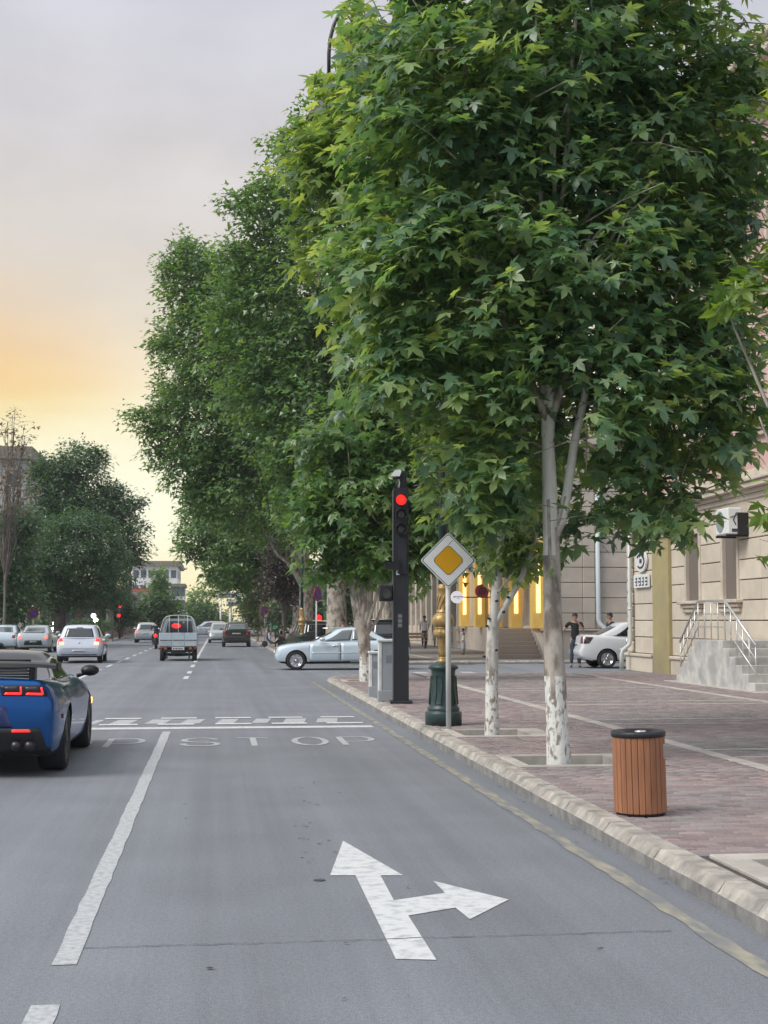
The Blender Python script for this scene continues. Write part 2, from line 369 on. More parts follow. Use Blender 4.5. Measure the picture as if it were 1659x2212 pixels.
# the word STOP, twice across the lanes
y0, y1 = G(500, 1612).y, G(500, 1594.5).y
def glyph(ch, x0, x1):
    X = lambda u: x0 + (x1 - x0) * u; Y = lambda v: y0 + (y1 - y0) * v; w = 0.085
    if ch == 'P':
        arc = [(0.05, 1), (0.62, 1)] + [(0.62 + 0.36 * math.sin(t), 0.70 + 0.30 * math.cos(t)) for t in np.linspace(0.15, math.pi - .15, 9)] + [(0.62, 0.40), (0.12, 0.40)]
        ps = [arc, [(0.05, 0), (0.05, 1)]]
    elif ch == 'S':
        ps = [[(0.5 + 0.46 * math.sin(t), 0.74 + 0.26 * math.cos(t)) for t in np.linspace(math.pi * .40, -math.pi, 12)] + [(0.5 + 0.46 * math.sin(t), 0.26 + 0.23 * math.cos(t)) for t in np.linspace(0.25, math.pi * 1.6, 12)]]
    elif ch == 'T': ps = [[(0.0, 1), (1.0, 1)], [(0.5, 0), (0.5, 1)]]
    else: ps = [[(0.5 + 0.48 * math.sin(t), 0.5 + 0.5 * math.cos(t)) for t in np.linspace(0, 2 * math.pi, 25)]]
    polys = []
    for p in ps: polys += strip([(X(u), Y(v)) for u, v in p], w)
    b = MB()
    for i, p in enumerate(polys): b.add([(x, y, 0.004 + 0.0004 * (i % 5)) for x, y in p], [(0, 1, 2, 3)])
    o = b.build('painted_letter', M_paint_worn, markings, fix=False)
    for pl in o.data.polygons:
        if pl.normal.z < 0: pl.flip()
    o.data.update(); o['kind'] = 'structure'
ym = (y0 + y1) / 2
for ch, a, b in (('O', 128, 196), ('P', 233, 309), ('S', 393, 473), ('T', 513, 583), ('O', 636, 706), ('P', 738, 812)):
    glyph(ch, G(a, 1603).x, G(b, 1603).x)
# forked arrow: straight on and right
arrow = [(741, 1817), (871, 1892), (822, 1892), (851, 1946), (961, 1930), (936, 1904), (1099, 1944.5), (1015, 1987), (984, 1962), (882, 1979), (943, 2075), (855, 2073), (768, 1892), (713, 1892)]
ap = [gx(*p) for p in arrow]
ab = bmesh.new(); vsx = [ab.verts.new((x, y, 0.004)) for x, y in ap]; f_ = ab.faces.new(vsx); bmesh.ops.triangulate(ab, faces=[f_]); bmesh.ops.recalc_face_normals(ab, faces=ab.faces)
me = bpy.data.meshes.new('turn_arrow'); ab.to_mesh(me); ab.free(); me.materials.append(M_paint)
for pl in me.polygons:
    if pl.normal.z < 0: pl.flip()
link(bpy.data.objects.new('turn_arrow', me), markings)['kind'] = 'structure'
# lane dashes beyond the junction
dl = []
for a, b in (((400, 1467), (404, 1461)), ((408, 1455), (411, 1450)), ((415, 1441.5), (418, 1436)), ((421, 1431), (424, 1426))):
    pa, pb = G(*a), G(*b); dl.append([(pa.x - .07, pa.y), (pa.x + .07, pa.y), (pb.x + .07, pb.y), (pb.x - .07, pb.y)])
p0 = G(425, 1423); dl += [[(p0.x - .06, p0.y), (p0.x + .06, p0.y), (-0.55, 150), (-0.67, 150)]]
mk('lane_dash', dl, M_paint)
dl = []
for k in range(14):
    y = 41 + k * 5.2; x = -3.85 + k * 0.012; dl.append([(x - .06, y), (x + .06, y), (x + .06, y + 2.6), (x - .06, y + 2.6)])
mk('lane_dash', dl, M_paint)
b = MB()                                          # markings on the crossing street
for k in range(5): b.box(5.5 + k * 0.75, 5.9 + k * 0.75, 43.0, 45.2, 0.0, 0.005)
b.build('crossing_block', M_paint_worn, markings)['kind'] = 'structure'
# a crack across the lane
cr = []; px = [gx(u, v + random.uniform(-1.4, 1.4)) for u, v in zip(np.linspace(180, 1450, 60), np.linspace(2050, 2012, 60))]
for i in range(59):
    w = random.uniform(0.0015, 0.005); a, c = px[i], px[i + 1]; cr.append([(a[0], a[1] - w), (c[0], c[1] - w), (c[0], c[1] + w), (a[0], a[1] + w)])
M_tar = mat('tar_and_cracks', (0.075, 0.077, 0.08), rough=0.8)
sheet('road_crack', cr, 0.006, M_tar)
# specks, dead leaves and tar spots dropped on the lane
b = MB()
for k in range(58):
    if k < 26: px_, py_ = random.gauss(655, 22) + (0 if k % 2 else 30), random.uniform(1690, 1880)
    elif k < 36: px_, py_ = random.uniform(200, 1300), random.uniform(1650, 2200)
    else: px_, py_ = None, None
    if px_ is None: y = random.uniform(5.5, 25); c = Vector((2.84 - abs(random.gauss(0, .03)), y, 0))
    else: c = G(px_, py_)
    L_ = random.uniform(0.006, 0.03); w = random.uniform(0.004, 0.012); a = random.uniform(-.4, .4)
    pts = []
    for q in range(7):
        t = 2 * math.pi * q / 7; u, v = L_ * math.cos(t) * random.uniform(.7, 1.2), w * math.sin(t) * random.uniform(.6, 1.2)
        pts.append((c.x + u * math.cos(a) - v * math.sin(a), c.y + u * math.sin(a) + v * math.cos(a), 0.007 + random.uniform(0, .006)))
    b.add(pts, [tuple(range(7))])
o = b.build('leaf_litter', mat('dead_leaf', (0.06, 0.052, 0.035), rough=0.8), fix=False); o['kind'] = 'stuff'
for (u, v, wpx) in ((690, 1902, 13),):
    c = G(u, v); r_ = wpx / F_PX * c.y
    sheet('road_patch', [[(c.x + r_ * math.cos(t), c.y + 1.0 * r_ * math.sin(t)) for t in np.linspace(0, 2 * math.pi, 14)[:-1]]], 0.005, M_tar)

# ---- kerb stones
KX = 2.875
kerb = structure('kerb')
def kerb_mesh(L_, seed):
    rnd = random.Random(seed); prof = [(0, 0), (0, 0.085), (0.012, 0.095), (0.05, 0.148), (0.06, 0.152), (0.195, 0.152), (0.195, 0.0)]
    n = 7; vs = []; fs = []; mi = []
    for i in range(n):
        y = L_ * i / (n - 1)
        for k, (x, z) in enumerate(prof):
            j = 0.0045 if k in (2, 3, 4) else 0.0015
            e = 0.0015 if i in (0, n - 1) and k in (2, 3, 4) else 0.0
            vs.append((x + rnd.uniform(-j, j) + e * (k < 5), y, max(0, z + rnd.uniform(-j, j) * 0.7 - e) if 0 < k < 6 else z))
    P = len(prof)
    for i in range(n - 1):
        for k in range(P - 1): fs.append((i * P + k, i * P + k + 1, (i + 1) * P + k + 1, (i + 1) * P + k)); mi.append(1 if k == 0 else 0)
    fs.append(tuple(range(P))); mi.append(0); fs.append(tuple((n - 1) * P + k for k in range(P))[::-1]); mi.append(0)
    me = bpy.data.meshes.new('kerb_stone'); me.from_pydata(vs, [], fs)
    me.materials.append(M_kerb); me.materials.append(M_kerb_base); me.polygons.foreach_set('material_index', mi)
    bm = bmesh.new(); bm.from_mesh(me); bmesh.ops.recalc_face_normals(bm, faces=bm.faces); bm.to_mesh(me); bm.free()
    return me
KM = [kerb_mesh(0.592, k) for k in range(6)]
def kerb_run(p0, p1, kmesh=KM, name='kerb_stone'):
    a, b = Vector((*p0, 0)), Vector((*p1, 0)); d = b - a; n = max(1, round(d.length / 0.6)); ang = math.atan2(d.y, d.x) - math.pi / 2
    for k in range(n):
        o = bpy.data.objects.new(name, random.choice(kmesh)); link(o, kerb)
        o.location = a + d * (k / n) + Vector((random.uniform(-.002, .002), 0, random.uniform(-.0025, .0025))); o.rotation_euler = (0, 0, ang + random.uniform(-.003, .003)); o.scale = (1, d.length / n / 0.6, 1)
kerb_run((KX, 2.0), (KX, 37.0))
arc = [(KX + 3.3 - 3.3 * math.cos(t), 37.0 + 3.3 * math.sin(t)) for t in np.linspace(0, math.pi / 2, 9)]
for i in range(8): kerb_run(arc[i], arc[i + 1])
kerb_run((KX + 3.3, 40.3), (9.2, 40.3))
kerb_run((26.0, 52.6), (KX + 3, 52.6))            # far side of the crossing street
arc2 = [(KX + 3 - 3 * math.sin(t), 55.6 - 3 * math.cos(t)) for t in np.linspace(0, math.pi / 2, 7)]
for i in range(6): kerb_run(arc2[i], arc2[i + 1])
kerb_run((KX, 55.6), (KX, 92))
b = MB(); b.box(KX, KX + .19, 92, 330, 0, .15); b.box(-11.7, -11.5, 54, 104, 0, .15); b.box(-8.2, -8.0, 112, 330, 0, .15); b.box(-13.4, -13.2, -20, 40, 0, .15)
b.build('kerb_edge', M_kerb, kerb)

sheet('driveway', [[(9.2, 40.32), (40, 40.32), (40, 49.5), (9.2, 49.5)]], 0.12, M_asph)
b = MB(); b.prism([(40.32, 0.119), (49.5, 0.119), (49.5, 0.0), (40.32, 0.0)], 8.4, 9.2, 'x'); b.v = [(x, y, z if x > 9 else min(z, .003)) for x, y, z in b.v]; o = b.build('driveway_ramp', M_asph); o['kind'] = 'structure'
b = MB(); b.prism([(49.5, 0.119), (50.4, 0.002), (49.5, 0.002)], 9.2, 40, 'x'); o = b.build('driveway_ramp', M_asph); o['kind'] = 'structure'
# ---- pavements
pave = structure('pavement')
KB = KX + 0.195
TREE_PITS = []                                     # (x0,x1,y0,y1) outer frames
def pit(cx, cy, w=1.25, l=1.25): TREE_PITS.append((cx - w / 2, cx + w / 2, cy - l / 2, cy + l / 2))
T1 = G(1208, 1655, 0.1); T2 = G(1062, 1593, 0.1); T3 = G(790, 1475, 0.1); T0 = Vector((3.98, 8.3, 0.1))
LAMP = G(958, 1566, 0.15)
pit(KB + .78, T1.y + .10, 1.5, 1.3); pit(KB + .70, T2.y + .15, 1.35, 1.3); pit(KB + .85, T0.y - .05, 1.55, 1.35); pit(T3.x, T3.y, 1.2, 1.3)
def in_pit(x, y, m=0.0):
    return any(a - m < x < b + m and c - m < y < d + m for a, b, c, d in TREE_PITS)
bed = MB()                                         # bed with holes for the tree pits: slabs between them
FX = 12.72
def add_bed(x0, x1, y0, y1): bed.box(x0, x1, y0, y1, 0.0, 0.137)
xsplit = sorted({KB, FX, *[v for p in TREE_PITS for v in p[:2]]}); ysplit = sorted({2.0, 37.0, *[v for p in TREE_PITS for v in p[2:]]})
for i in range(len(xsplit) - 1):
    for j in range(len(ysplit) - 1):
        cx, cy = (xsplit[i] + xsplit[i + 1]) / 2, (ysplit[j] + ysplit[j + 1]) / 2
        if cx < KB or in_pit(cx, cy): continue
        add_bed(xsplit[i], xsplit[i + 1], ysplit[j], ysplit[j + 1])
bed.prism([(KB, 37.0)] + [(KX + 3.3 - 3.105 * math.cos(t), 37.0 + 3.105 * math.sin(t)) for t in np.linspace(0.05, math.pi / 2, 8)] + [(FX, 40.1), (FX, 37.0)], 0, 0.137, 'z')
bed.build('paving_bed', M_mortar, pave)
# bricks laid in courses across the footway
LINES = [(5.50, 5.68), (10.05, 10.22)]
CROSS = [15.2 + 0.0, 20.25, 24.95, 30.0, 35.0]
CR = [(c + q, c + q + 0.06) for c in CROSS for q in (0.0, 0.95)]
bl, bw, gap = 0.2, 0.0985, 0.011
recs = []
y = 6.5; row = 0
while y < 40.0:
    xa = KB + 0.012 - (0.1 if row % 2 else 0) + random.uniform(-.02, .02)
    x = xa
    while x < FX:
        x0, x1 = max(x, KB + .012), min(x + bl - gap, FX)
        for (u, v) in LINES:
            if u - .006 < x0 < v + .006: x0 = v + .006
            if u - .006 < x1 < v + .006: x1 = u - .006
        yc = y + bw / 2; xc = (x0 + x1) / 2; ok = x1 - x0 > 0.03
        if any(u < xc < v for u, v in LINES): ok = False
        if 5.68 < xc < 10.05 and any(u - .05 < yc < v + .05 for u, v in CR): ok = False
        if in_pit(xc, yc, 0.01) or in_pit(x0, yc, .004) or in_pit(x1, yc, .004): ok = False
        if yc > 37.0:
            dx = xc - (KX + 3.3); dy = yc - 37.0
            if xc < KX + 3.3 and math.hypot(dx, dy) > 3.07: ok = False
            if yc > 40.05: ok = False
        if (xc - 12.1) ** 2 < 0 : ok = False
        if ok:
            band = 5.68 < xc < 10.05
            cell = 0.5 + 0.5 * math.sin((yc - 15.6) / 4.95 * 2 * math.pi)
            grey = random.random() < ((0.28 + 0.55 * cell) if band else 0.12)
            recs.append((x0, x1, y + gap / 2, y + bw - gap / 2, grey))
        x += bl
    y += bw; row += 1
def brick_geo(n, x0, x1, y0, y1):
    c = 0.008; z0, z1 = 0.124, 0.150
    P = np.empty((n, 8, 3)); tilt = RNG.uniform(-.0022, .0022, (n, 3))
    X = np.stack([x0, x1, x1, x0, x0 + c, x1 - c, x1 - c, x0 + c], 1); Y = np.stack([y0, y0, y1, y1, y0 + c, y0 + c, y1 - c, y1 - c], 1)
    P[:, :, 0] = X + RNG.uniform(-.0015, .0015, (n, 1)); P[:, :, 1] = Y + RNG.uniform(-.0015, .0015, (n, 1)); P[:, :4, 2] = z0 + 0.013; P[:, 4:, 2] = z1
    P[:, 4:, 2] += tilt[:, :1]; P[:, 4:6, 2] += tilt[:, 1:2]; P[:, 5:7, 2] += tilt[:, 2:3]
    return P
BF = np.array([(4, 5, 6, 7), (0, 1, 5, 4), (1, 2, 6, 5), (2, 3, 7, 6), (3, 0, 4, 7)])
near = []
for i, r_ in enumerate(recs):
    u, v, w = PXL(((r_[0] + r_[1]) / 2, (r_[2] + r_[3]) / 2, .15))
    if -10 < u < 1665 and v < 2220: near.append((w, i))
near.sort(); single = {i for _, i in near[:300]}
for grey, nm in ((False, 'brick_field'), (True, 'brick_field')):
    sel = np.array([recs[i][:4] for i in range(len(recs)) if i not in single and recs[i][4] == grey])
    P = brick_geo(len(sel), *sel.T); fl = (BF[None] + (np.arange(len(sel)) * 8)[:, None, None]).reshape(-1, 4)
    o = soup(nm, P.reshape(-1, 3), fl, 4, M_brick_grey if grey else M_brick, pave, 'stuff')
BM = {}
for i in sorted(single):
    x0, x1, y0, y1, grey = recs[i]; L_ = round((x1 - x0) * 200) / 200; key = (L_, grey)
    if key not in BM:
        h = L_ / 2; hw = (y1 - y0) / 2; P = brick_geo(1, *np.array([[-h], [h], [-hw], [hw]]))[0]; P[:, 2] -= .15
        me = bpy.data.meshes.new('brick'); me.from_pydata([tuple(p) for p in P], [], [tuple(f) for f in BF]); me.materials.append(M_brick_grey if grey else M_brick); BM[key] = me
    o = bpy.data.objects.new('brick', BM[key]); link(o, pave)
    o.location = ((x0 + x1) / 2, (y0 + y1) / 2, 0.15 + random.uniform(-.0015, .0015)); o.rotation_euler = (random.uniform(-.012, .012), random.uniform(-.008, .008), random.uniform(-.008, .008) + (math.pi if random.random() < .5 else 0))
# pale stone lines and their thin cross bands
sl = MB(); sl.box(0, 0.172, 0, 0.592, 0.1, 0.1525, bev=0.005); sm = sl.build('paving_slab', M_slab, pave); SME = sm.data
first = True
for u, v in LINES:
    y = 8.4 if u > 8 else 9.6
    while y < 36.8:
        o = sm if first else link(bpy.data.objects.new('paving_slab', SME), pave); first = False
        o.location = (u + .004, y, random.uniform(-.0015, .0015)); y += 0.6
cb = MB(); cb.box(0, 1.082, 0, 0.055, 0.1, 0.152, bev=0.004); co = cb.build('paving_band', M_slab, pave); first = True
for u, v in CR:
    for k in range(4):
        o = co if first else link(bpy.data.objects.new('paving_band', co.data), pave); first = False
        o.location = (5.69 + k * 1.09, u, random.uniform(-.001, .001))
# tree pit frames
for k, (x0, x1, y0, y1) in enumerate(TREE_PITS):
    w = 0.14 if k != 2 else 0.2
    fr = MB()
    fr.box(x0 + .004, x1 - .004, y0 + .004, y0 + w, 0.0, 0.158, bev=.006); fr.box(x0 + .004, x1 - .004, y1 - w, y1 - .004, 0.0, 0.158, bev=.006)
    fr.box(x0 + .004, x0 + w, y0 + w, y1 - w, 0.0, 0.157, bev=.006); fr.box(x1 - w * 2.2, x1 - .004, y0 + w, y1 - w, 0.0, 0.157, bev=.006)
    fr.build('tree_pit_frame', M_slab, pave)
    so = MB(); n = 10
    gv = [(x0 + w + (x1 - 3.2 * w - x0) * i / n, y0 + w + (y1 - y0 - 2 * w) * j / n, 0.05 + 0.025 * mnoise.noise(Vector((x0 + i * .7, y0 + j * .7, 3)))) for j in range(n + 1) for i in range(n + 1)]
    so.add(gv, [(j * (n + 1) + i, j * (n + 1) + i + 1, (j + 1) * (n + 1) + i + 1, (j + 1) * (n + 1) + i) for j in range(n) for i in range(n)], smooth=True)
    so.build('tree_pit_soil', M_soil, pave)
# other pavements: beyond the crossing street and across the road
fp = structure('far_pavement')
M_pave_far = mat('far_paving', (0.21, 0.17, 0.155), rough=0.85, col2=(0.26, 0.235, 0.21), scale=1.5, var=0.1, stretch=(1, 1, 1))
b = MB(); b.prism([(KB, 55.6)] + [(KX + 3 - 2.8 * math.cos(t), 55.6 - 2.8 * math.sin(t)) for t in np.linspace(0.1, math.pi / 2, 7)] + [(26, 52.8), (26, 330), (KB, 330)], 0, .148, 'z')
b.build('paving', M_pave_far, fp)
b = MB(); b.prism([(-60, 54), (-11.7, 54), (-11.7, 104), (-60, 104)], 0, .148, 'z'); b.prism([(-60, 112), (-8.2, 112), (-8.2, 330), (-60, 330)], 0, .148, 'z'); b.prism([(-60, -20), (-13.4, -20), (-13.4, 40), (-60, 40)], 0, .148, 'z')
b.build('paving', M_pave_far, fp)
b = MB()
for (a, c) in ((55.9, 9.6), (62, 9.6), (68, 9.6)): b.box(4.2, c, a, a + .1, .148, .152)
b.box(8.4, 8.6, 54, 120, .148, .1525); b.build('paving_band', M_slab, fp)

# ================================================================ BUILDINGS
M_stone = mat('pale_limestone', (0.62, 0.545, 0.44), rough=0.85, col2=(0.54, 0.475, 0.385), scale=1.3, var=0.08, bump=0.15, bscale=50, obj_rand=0.07, detail=8)
M_joint = mat('stone_joint', (0.17, 0.14, 0.12), rough=0.9)
M_trim = mat('limestone_trim', (0.60, 0.53, 0.43), rough=0.8, col2=(0.48, 0.42, 0.35), scale=2.5, var=0.08)
M_olive = mat('olive_gold_stone', (0.40, 0.335, 0.155), rough=0.75, col2=(0.31, 0.265, 0.16), scale=0.9, var=0.10, contrast=(0.3, 0.7))
M_pink = mat('pink_plaster', (0.58, 0.38, 0.35), rough=0.85, col2=(0.52, 0.33, 0.31), scale=1.0, var=0.08)
M_glass = mat('window_glass', (0.03, 0.035, 0.04), rough=0.06, spec=0.8, coat=0.3)
M_greyglass = mat('dusty_window', (0.16, 0.15, 0.14), rough=0.35, col2=(0.12, 0.115, 0.11), scale=1.5)
M_goldglass = mat('gold_window', (0.38, 0.34, 0.17), rough=0.4, col2=(0.30, 0.28, 0.17), scale=0.8)  # pane mottled in two close gold tones
M_white = mat('white_plastic', (0.74, 0.75, 0.74), rough=0.4, var=0.03)
M_steps = mat('stained_white_stone', (0.55, 0.54, 0.51), rough=0.8, col2=(0.36, 0.36, 0.35), scale=2.4, var=0.14, detail=9, contrast=(0.38, 0.64))
M_rail = mat('steel_rail', (0.62, 0.63, 0.63), rough=0.35, metal=0.7)
M_pipe = mat('pale_metal_pipe', (0.60, 0.61, 0.58), rough=0.45, metal=0.3, var=0.04)
BX = 12.72
Y_END = 42.95
def YB(px):                                        # where a picture column meets this facade
    lo, hi = 5.0, 200.0
    for _ in range(50):
        m = (lo + hi) / 2
        if PXL((BX, m, 1.6))[0] > px: lo = m
        else: hi = m
    return (lo + hi) / 2
nb = thing('stone_building', 'pale stone building with pink upper storeys and olive strips, nearest on the right', 'building', (BX, 36, 0.0))
def nbp(name, b, m, **k):
    o = b.build(name, m, nb, **k); o.matrix_parent_inverse = nb.matrix_basis.inverted(); return o
W1 = (YB(1516), YB(1483)); W2 = (YB(1599), YB(1562)); P1 = (YB(1452), YB(1417))
b = MB(); b.box(BX + .06, BX + 10, 15, Y_END - .06, 0.1, 15.2); nbp('core_wall', b, M_joint)
# ground storey ashlar: courses between the openings; every block is its own stone
courses = [0.66 + 0.493 * k for k in range(8)]
opens = [(*P1, 0.0, 4.02), (*W1, 2.17, 3.95), (*W2, 2.17, 3.95), (28.0, 29.3, 2.17, 3.95)]
for ci, z in enumerate(courses):
    segs = [(21.0, Y_END - .62)]
    for (a, c, zl, zh) in opens:
        if z + .25 < zl or z > zh: continue
        new = []
        for (s0, s1) in segs:
            if c <= s0 or a >= s1: new.append((s0, s1))
            else:
                if a - s0 > .05: new.append((s0, a))
                if s1 - c > .05: new.append((c, s1))
        segs = new
    for (s0, s1) in segs:
        n = max(1, round((s1 - s0) / 1.35)); off = 0
        for k in range(n):
            a, c = s0 + (s1 - s0) * k / n, s0 + (s1 - s0) * (k + 1) / n
            g0 = .012 if k > 0 else .0; b = MB(); b.box(BX + random.uniform(-.006, .004), BX + .09, a + (.004 if k else 0), c - (.004 if k < n - 1 else 0), z + .012, z + .481, bev=.012)
            nbp('stone_block', b, M_stone)
for k in range(11):                                # rounded corner quoins
    z = 0.66 + k * .37; d = 0.56 if k % 2 else 0.5
    b = MB(); b.box(BX - .05, BX + .5, Y_END - d, Y_END + .03, z + .012, z + .36, bev=.045); nbp('quoin', b, M_stone)
b = MB(); b.box(BX - .10, BX + .2, 15, P1[0] - .1, 0.12, 0.56, bev=.01); b.box(BX - .10, BX + .2, P1[1] + .1, Y_END + .05, 0.12, 0.56, bev=.01)
b.box(BX - .15, BX + .2, 15, P1[0] - .1, .562, .655, bev=.02); b.box(BX - .15, BX + .2, P1[1] + .1, Y_END + .08, .562, .655, bev=.02); nbp('plinth', b, M_stone)
b = MB(); b.box(BX - .1, BX + .1, *P1, 0.12, 4.0, bev=.01); nbp('olive_pilaster', b, M_olive)
b = MB()
for k, (e, z0, z1) in enumerate(((.04, 4.0, 4.1), (.10, 4.1, 4.28), (.06, 4.28, 4.40), (.16, 4.40, 4.5))): b.box(BX - .12 - e, BX + .1, P1[0] - e, P1[1] + e, z0 + .001, z1, bev=.02)
nbp('pilaster_capital', b, M_trim)
def window(y0, y1, z0, z1, gm, label=None, sill=True, x=BX, par=nbp, trim=M_trim, dep=.16):
    b = MB(); w = .11
    b.box(x - .04, x + dep + .03, y0 - .02, y0 + w, z0, z1, bev=.01); b.box(x - .04, x + dep + .03, y1 - w, y1 + .02, z0, z1, bev=.01); b.box(x - .04, x + dep + .03, y0 - .02, y1 + .02, z1 + .002, z1 + .14, bev=.01)
    fr = par('window_frame', b, trim)
    b = MB(); b.box(x + dep - .03, x + dep, y0 + w, y1 - w, z0, z1); o = par('window_pane', b, gm)
    if label: o['label'] = label
    if sill:
        b = MB(); b.box(x - .2, x + .1, y0 - .22, y1 + .22, z0 - .09, z0 - .002, bev=.015); b.box(x - .13, x + .1, y0 - .14, y1 + .14, z0 - .2, z0 - .092, bev=.02); b.box(x - .08, x + .1, y0 - .1, y1 + .1, z0 - .32, z0 - .202, bev=.02)
        par('window_sill', b, trim)
window(*W1, 2.17, 3.95, M_greyglass); window(*W2, 2.17, 4.2, M_goldglass); window(28.0, 29.3, 2.17, 3.95, M_greyglass)
b = MB()
for (e, z0, z1) in ((.05, 4.55, 4.68), (.13, 4.68, 4.78), (.28, 4.78, 4.92), (.34, 4.92, 5.0), (.06, 5.0, 5.25)): b.box(BX - e, BX + .2, 15, Y_END + e, z0 + .001, z1, bev=.015)
nbp('string_course', b, M_trim)
b = MB(); b.box(BX, BX + .2, 15, Y_END, 5.25, 13.4); nbp('upper_wall', b, M_pink)
for y in (21.5, 25.0, 28.5, 32.0, 35.5, 39.0):
    for z0 in (6.3, 10.2): window(y - .75, y + .75, z0, z0 + 2.3, M_glass, x=BX - .03)
b = MB()
for y in (23.2, 30.2, 37.2, 42.2): b.box(BX - .12, BX + .1, y - .3, y + .3, 5.25, 13.35, bev=.02)
nbp('upper_pilaster', b, M_trim)
b = MB()
for (e, z0, z1) in ((.08, 13.35, 13.6), (.2, 13.6, 13.85), (.45, 13.85, 14.1), (.9, 14.1, 14.35), (1.0, 14.35, 14.6), (.3, 14.6, 15.3)): b.box(BX - e, BX + .3, 15, Y_END + e, z0 + .001, z1, bev=.03)
nbp('roof_cornice', b, M_trim)
b = MB()                                            # drainpipe with its elbow
yp = Y_END - .62
b.tube([(BX - .14, yp, 13), (BX - .14, yp, 1.05), (BX - .17, yp, .92), (BX - .36, yp + .1, .74), (BX - .40, yp + .1, .6), (BX - .40, yp + .1, .16)], [.062] * 5 + [.07], 10)
for z in (2.0, 3.6, 6, 9): b.lathe([(.075, -.03), (.075, .03)], 10, c=(BX - .14, yp, z))
nbp('drainpipe', b, M_pipe)
# shop sign panel at the corner: white board with dark unreadable strokes
sg = thing('shop_sign', 'white sign board with round emblem above dark blocky lettering beside the drainpipe', 'sign', (BX - .1, YB(1396), 3.0))
def onw(par):
    def f(name, b, m, **k):
        o = b.build(name, m, par, **k); o.matrix_parent_inverse = par.matrix_basis.inverted(); return o
    return f
sp = onw(sg); ys0, ys1 = YB(1408), YB(1376)
b = MB(); b.box(BX - .09, BX - .03, ys0, ys1, 2.62, 3.02, bev=.01); sp('board', b, M_white)
M_ink = mat('dark_sign_ink', (0.05, 0.045, 0.07), rough=0.5)
b = MB(); rnd = random.Random(3)
y = ys0 + .08
for wch in (.28, .22, .3, .2):
    for k in range(3):
        z = 2.68 + k * .1; b.box(BX - .096, BX - .088, y, y + wch * rnd.uniform(.6, 1), z, z + .045)
    b.box(BX - .097, BX - .088, y, y + .05, 2.68, 2.94); y += wch + .08
sp('lettering', b, M_ink)
b = MB(); yc = (ys0 + ys1) / 2; b.prism([(yc + .52 * math.cos(t), 3.42 + .33 * math.sin(t)) for t in np.linspace(0, 6.283, 25)[:-1]], BX - .09, BX - .03, 'x'); sp('emblem_board', b, M_white)
b = MB(); b.tube([(BX - .095, yc + .38 * math.cos(t), 3.42 + .2 * math.sin(t)) for t in np.linspace(.6, 5.4, 20)], .028, 6); b.box(BX - .1, BX - .088, yc - .12, yc + .1, 3.36, 3.48); sp('emblem', b, M_ink)
# air conditioner
ya_ = YB(1596) - .35
ac = thing('air_conditioner', 'white air conditioner unit on a dark bracket above the olive window', 'air conditioner', (BX - .3, ya_, 3.55)); ap_ = onw(ac)
za, zb, xa, xb = 3.72, 4.36, BX - .52, BX - .16; y0a, y1a = ya_ - .42, ya_ + .42
b = MB(); b.box(xa, xb, y0a, y1a, za, zb, bev=.025); ap_('casing', b, M_white)
b = MB(); b.prism([(ya_ + .1 + .26 * math.cos(t), (za + zb) / 2 + .26 * math.sin(t)) for t in np.linspace(0, 6.283, 25)[:-1]], xa - .012, xa + .01, 'x'); ap_('fan_grille', b, mat('grey_grille', (0.25, 0.30, 0.29), rough=0.5))
b = MB(); b.box(xb - .12, xb + .16, y0a - .004, y0a + .05, za - .02, zb - .12); b.box(xa - .02, xb + .16, y0a + .05, y0a + .1, za - .06, za - .005); b.box(xa - .02, xb + .16, y1a - .1, y1a - .05, za - .06, za - .005); ap_('bracket', b, M_black)
b = MB(); b.tube([(xa + .22, y0a - .004, zb - .12), (xa + .14, y0a - .006, zb - .3), (xa + .2, y0a - .006, zb - .42)], .014, 6); b.tube([(xa + .06, y0a - .004, zb - .24), (xa + .18, y0a - .006, zb - .2), (xa + .26, y0a - .006, zb - .16)], .012, 6)
b.box(xa + .1, xa + .26, y0a - .006, y0a + .01, za + .05, za + .13); ap_('label_mark', b, M_ink)
# entrance steps with railing
st = thing('entrance_steps', 'stained white stone steps with a steel railing against the pale stone building', 'steps', (11.6, 31.5, .15)); stp = onw(st)
SX0, SX1 = 11.28, BX - .1; yA, yB, yC, yD = 28.95, 30.85, 32.7, 34.1; ZT = 1.2
nst = 6; rise = (ZT - .15) / nst
b = MB(); b.box(SX0, SX1, yB, yC, .13, ZT, bev=.01); stp('landing', b, M_steps)
for k in range(nst - 1):
    b = MB(); d = (yB - yA) / (nst - 1); b.box(SX0 + .004, SX1, yA + k * d, yB - .001, .13 + (k - .0) * rise + (0.001 if k else 0), .15 + (k + 1) * rise - .002, bev=.008); stp('step', b, M_steps)
    b = MB(); d = (yD - yC) / (nst - 1); b.box(SX0 + .004, SX1, yC + .001, yD - k * d, .13 + k * rise + (0.001 if k else 0), .15 + (k + 1) * rise - .002, bev=.008); stp('step', b, M_steps)
b = MB(); b.box(SX0 - .16, SX1, yA - .5, yD + .5, .1, .162, bev=.01); stp('base_slab', b, M_slab)
xr = SX0 + .08
top = [(xr, yA + .1, 1.12), (xr, yB + .02, 2.1), (xr, yC - .05, 2.1), (xr, yD - .1, 1.12)]
b = MB(); b.tube(top, .028, 8)
for k in (1, 2): b.tube([(x, y, z - .3 * k) for x, y, z in top], .014, 6)
stp('handrail', b, M_rail)
def zrail(y):
    for i in range(3):
        if top[i][1] <= y <= top[i + 1][1]:
            t = (y - top[i][1]) / (top[i + 1][1] - top[i][1]); return top[i][2] + t * (top[i + 1][2] - top[i][2])
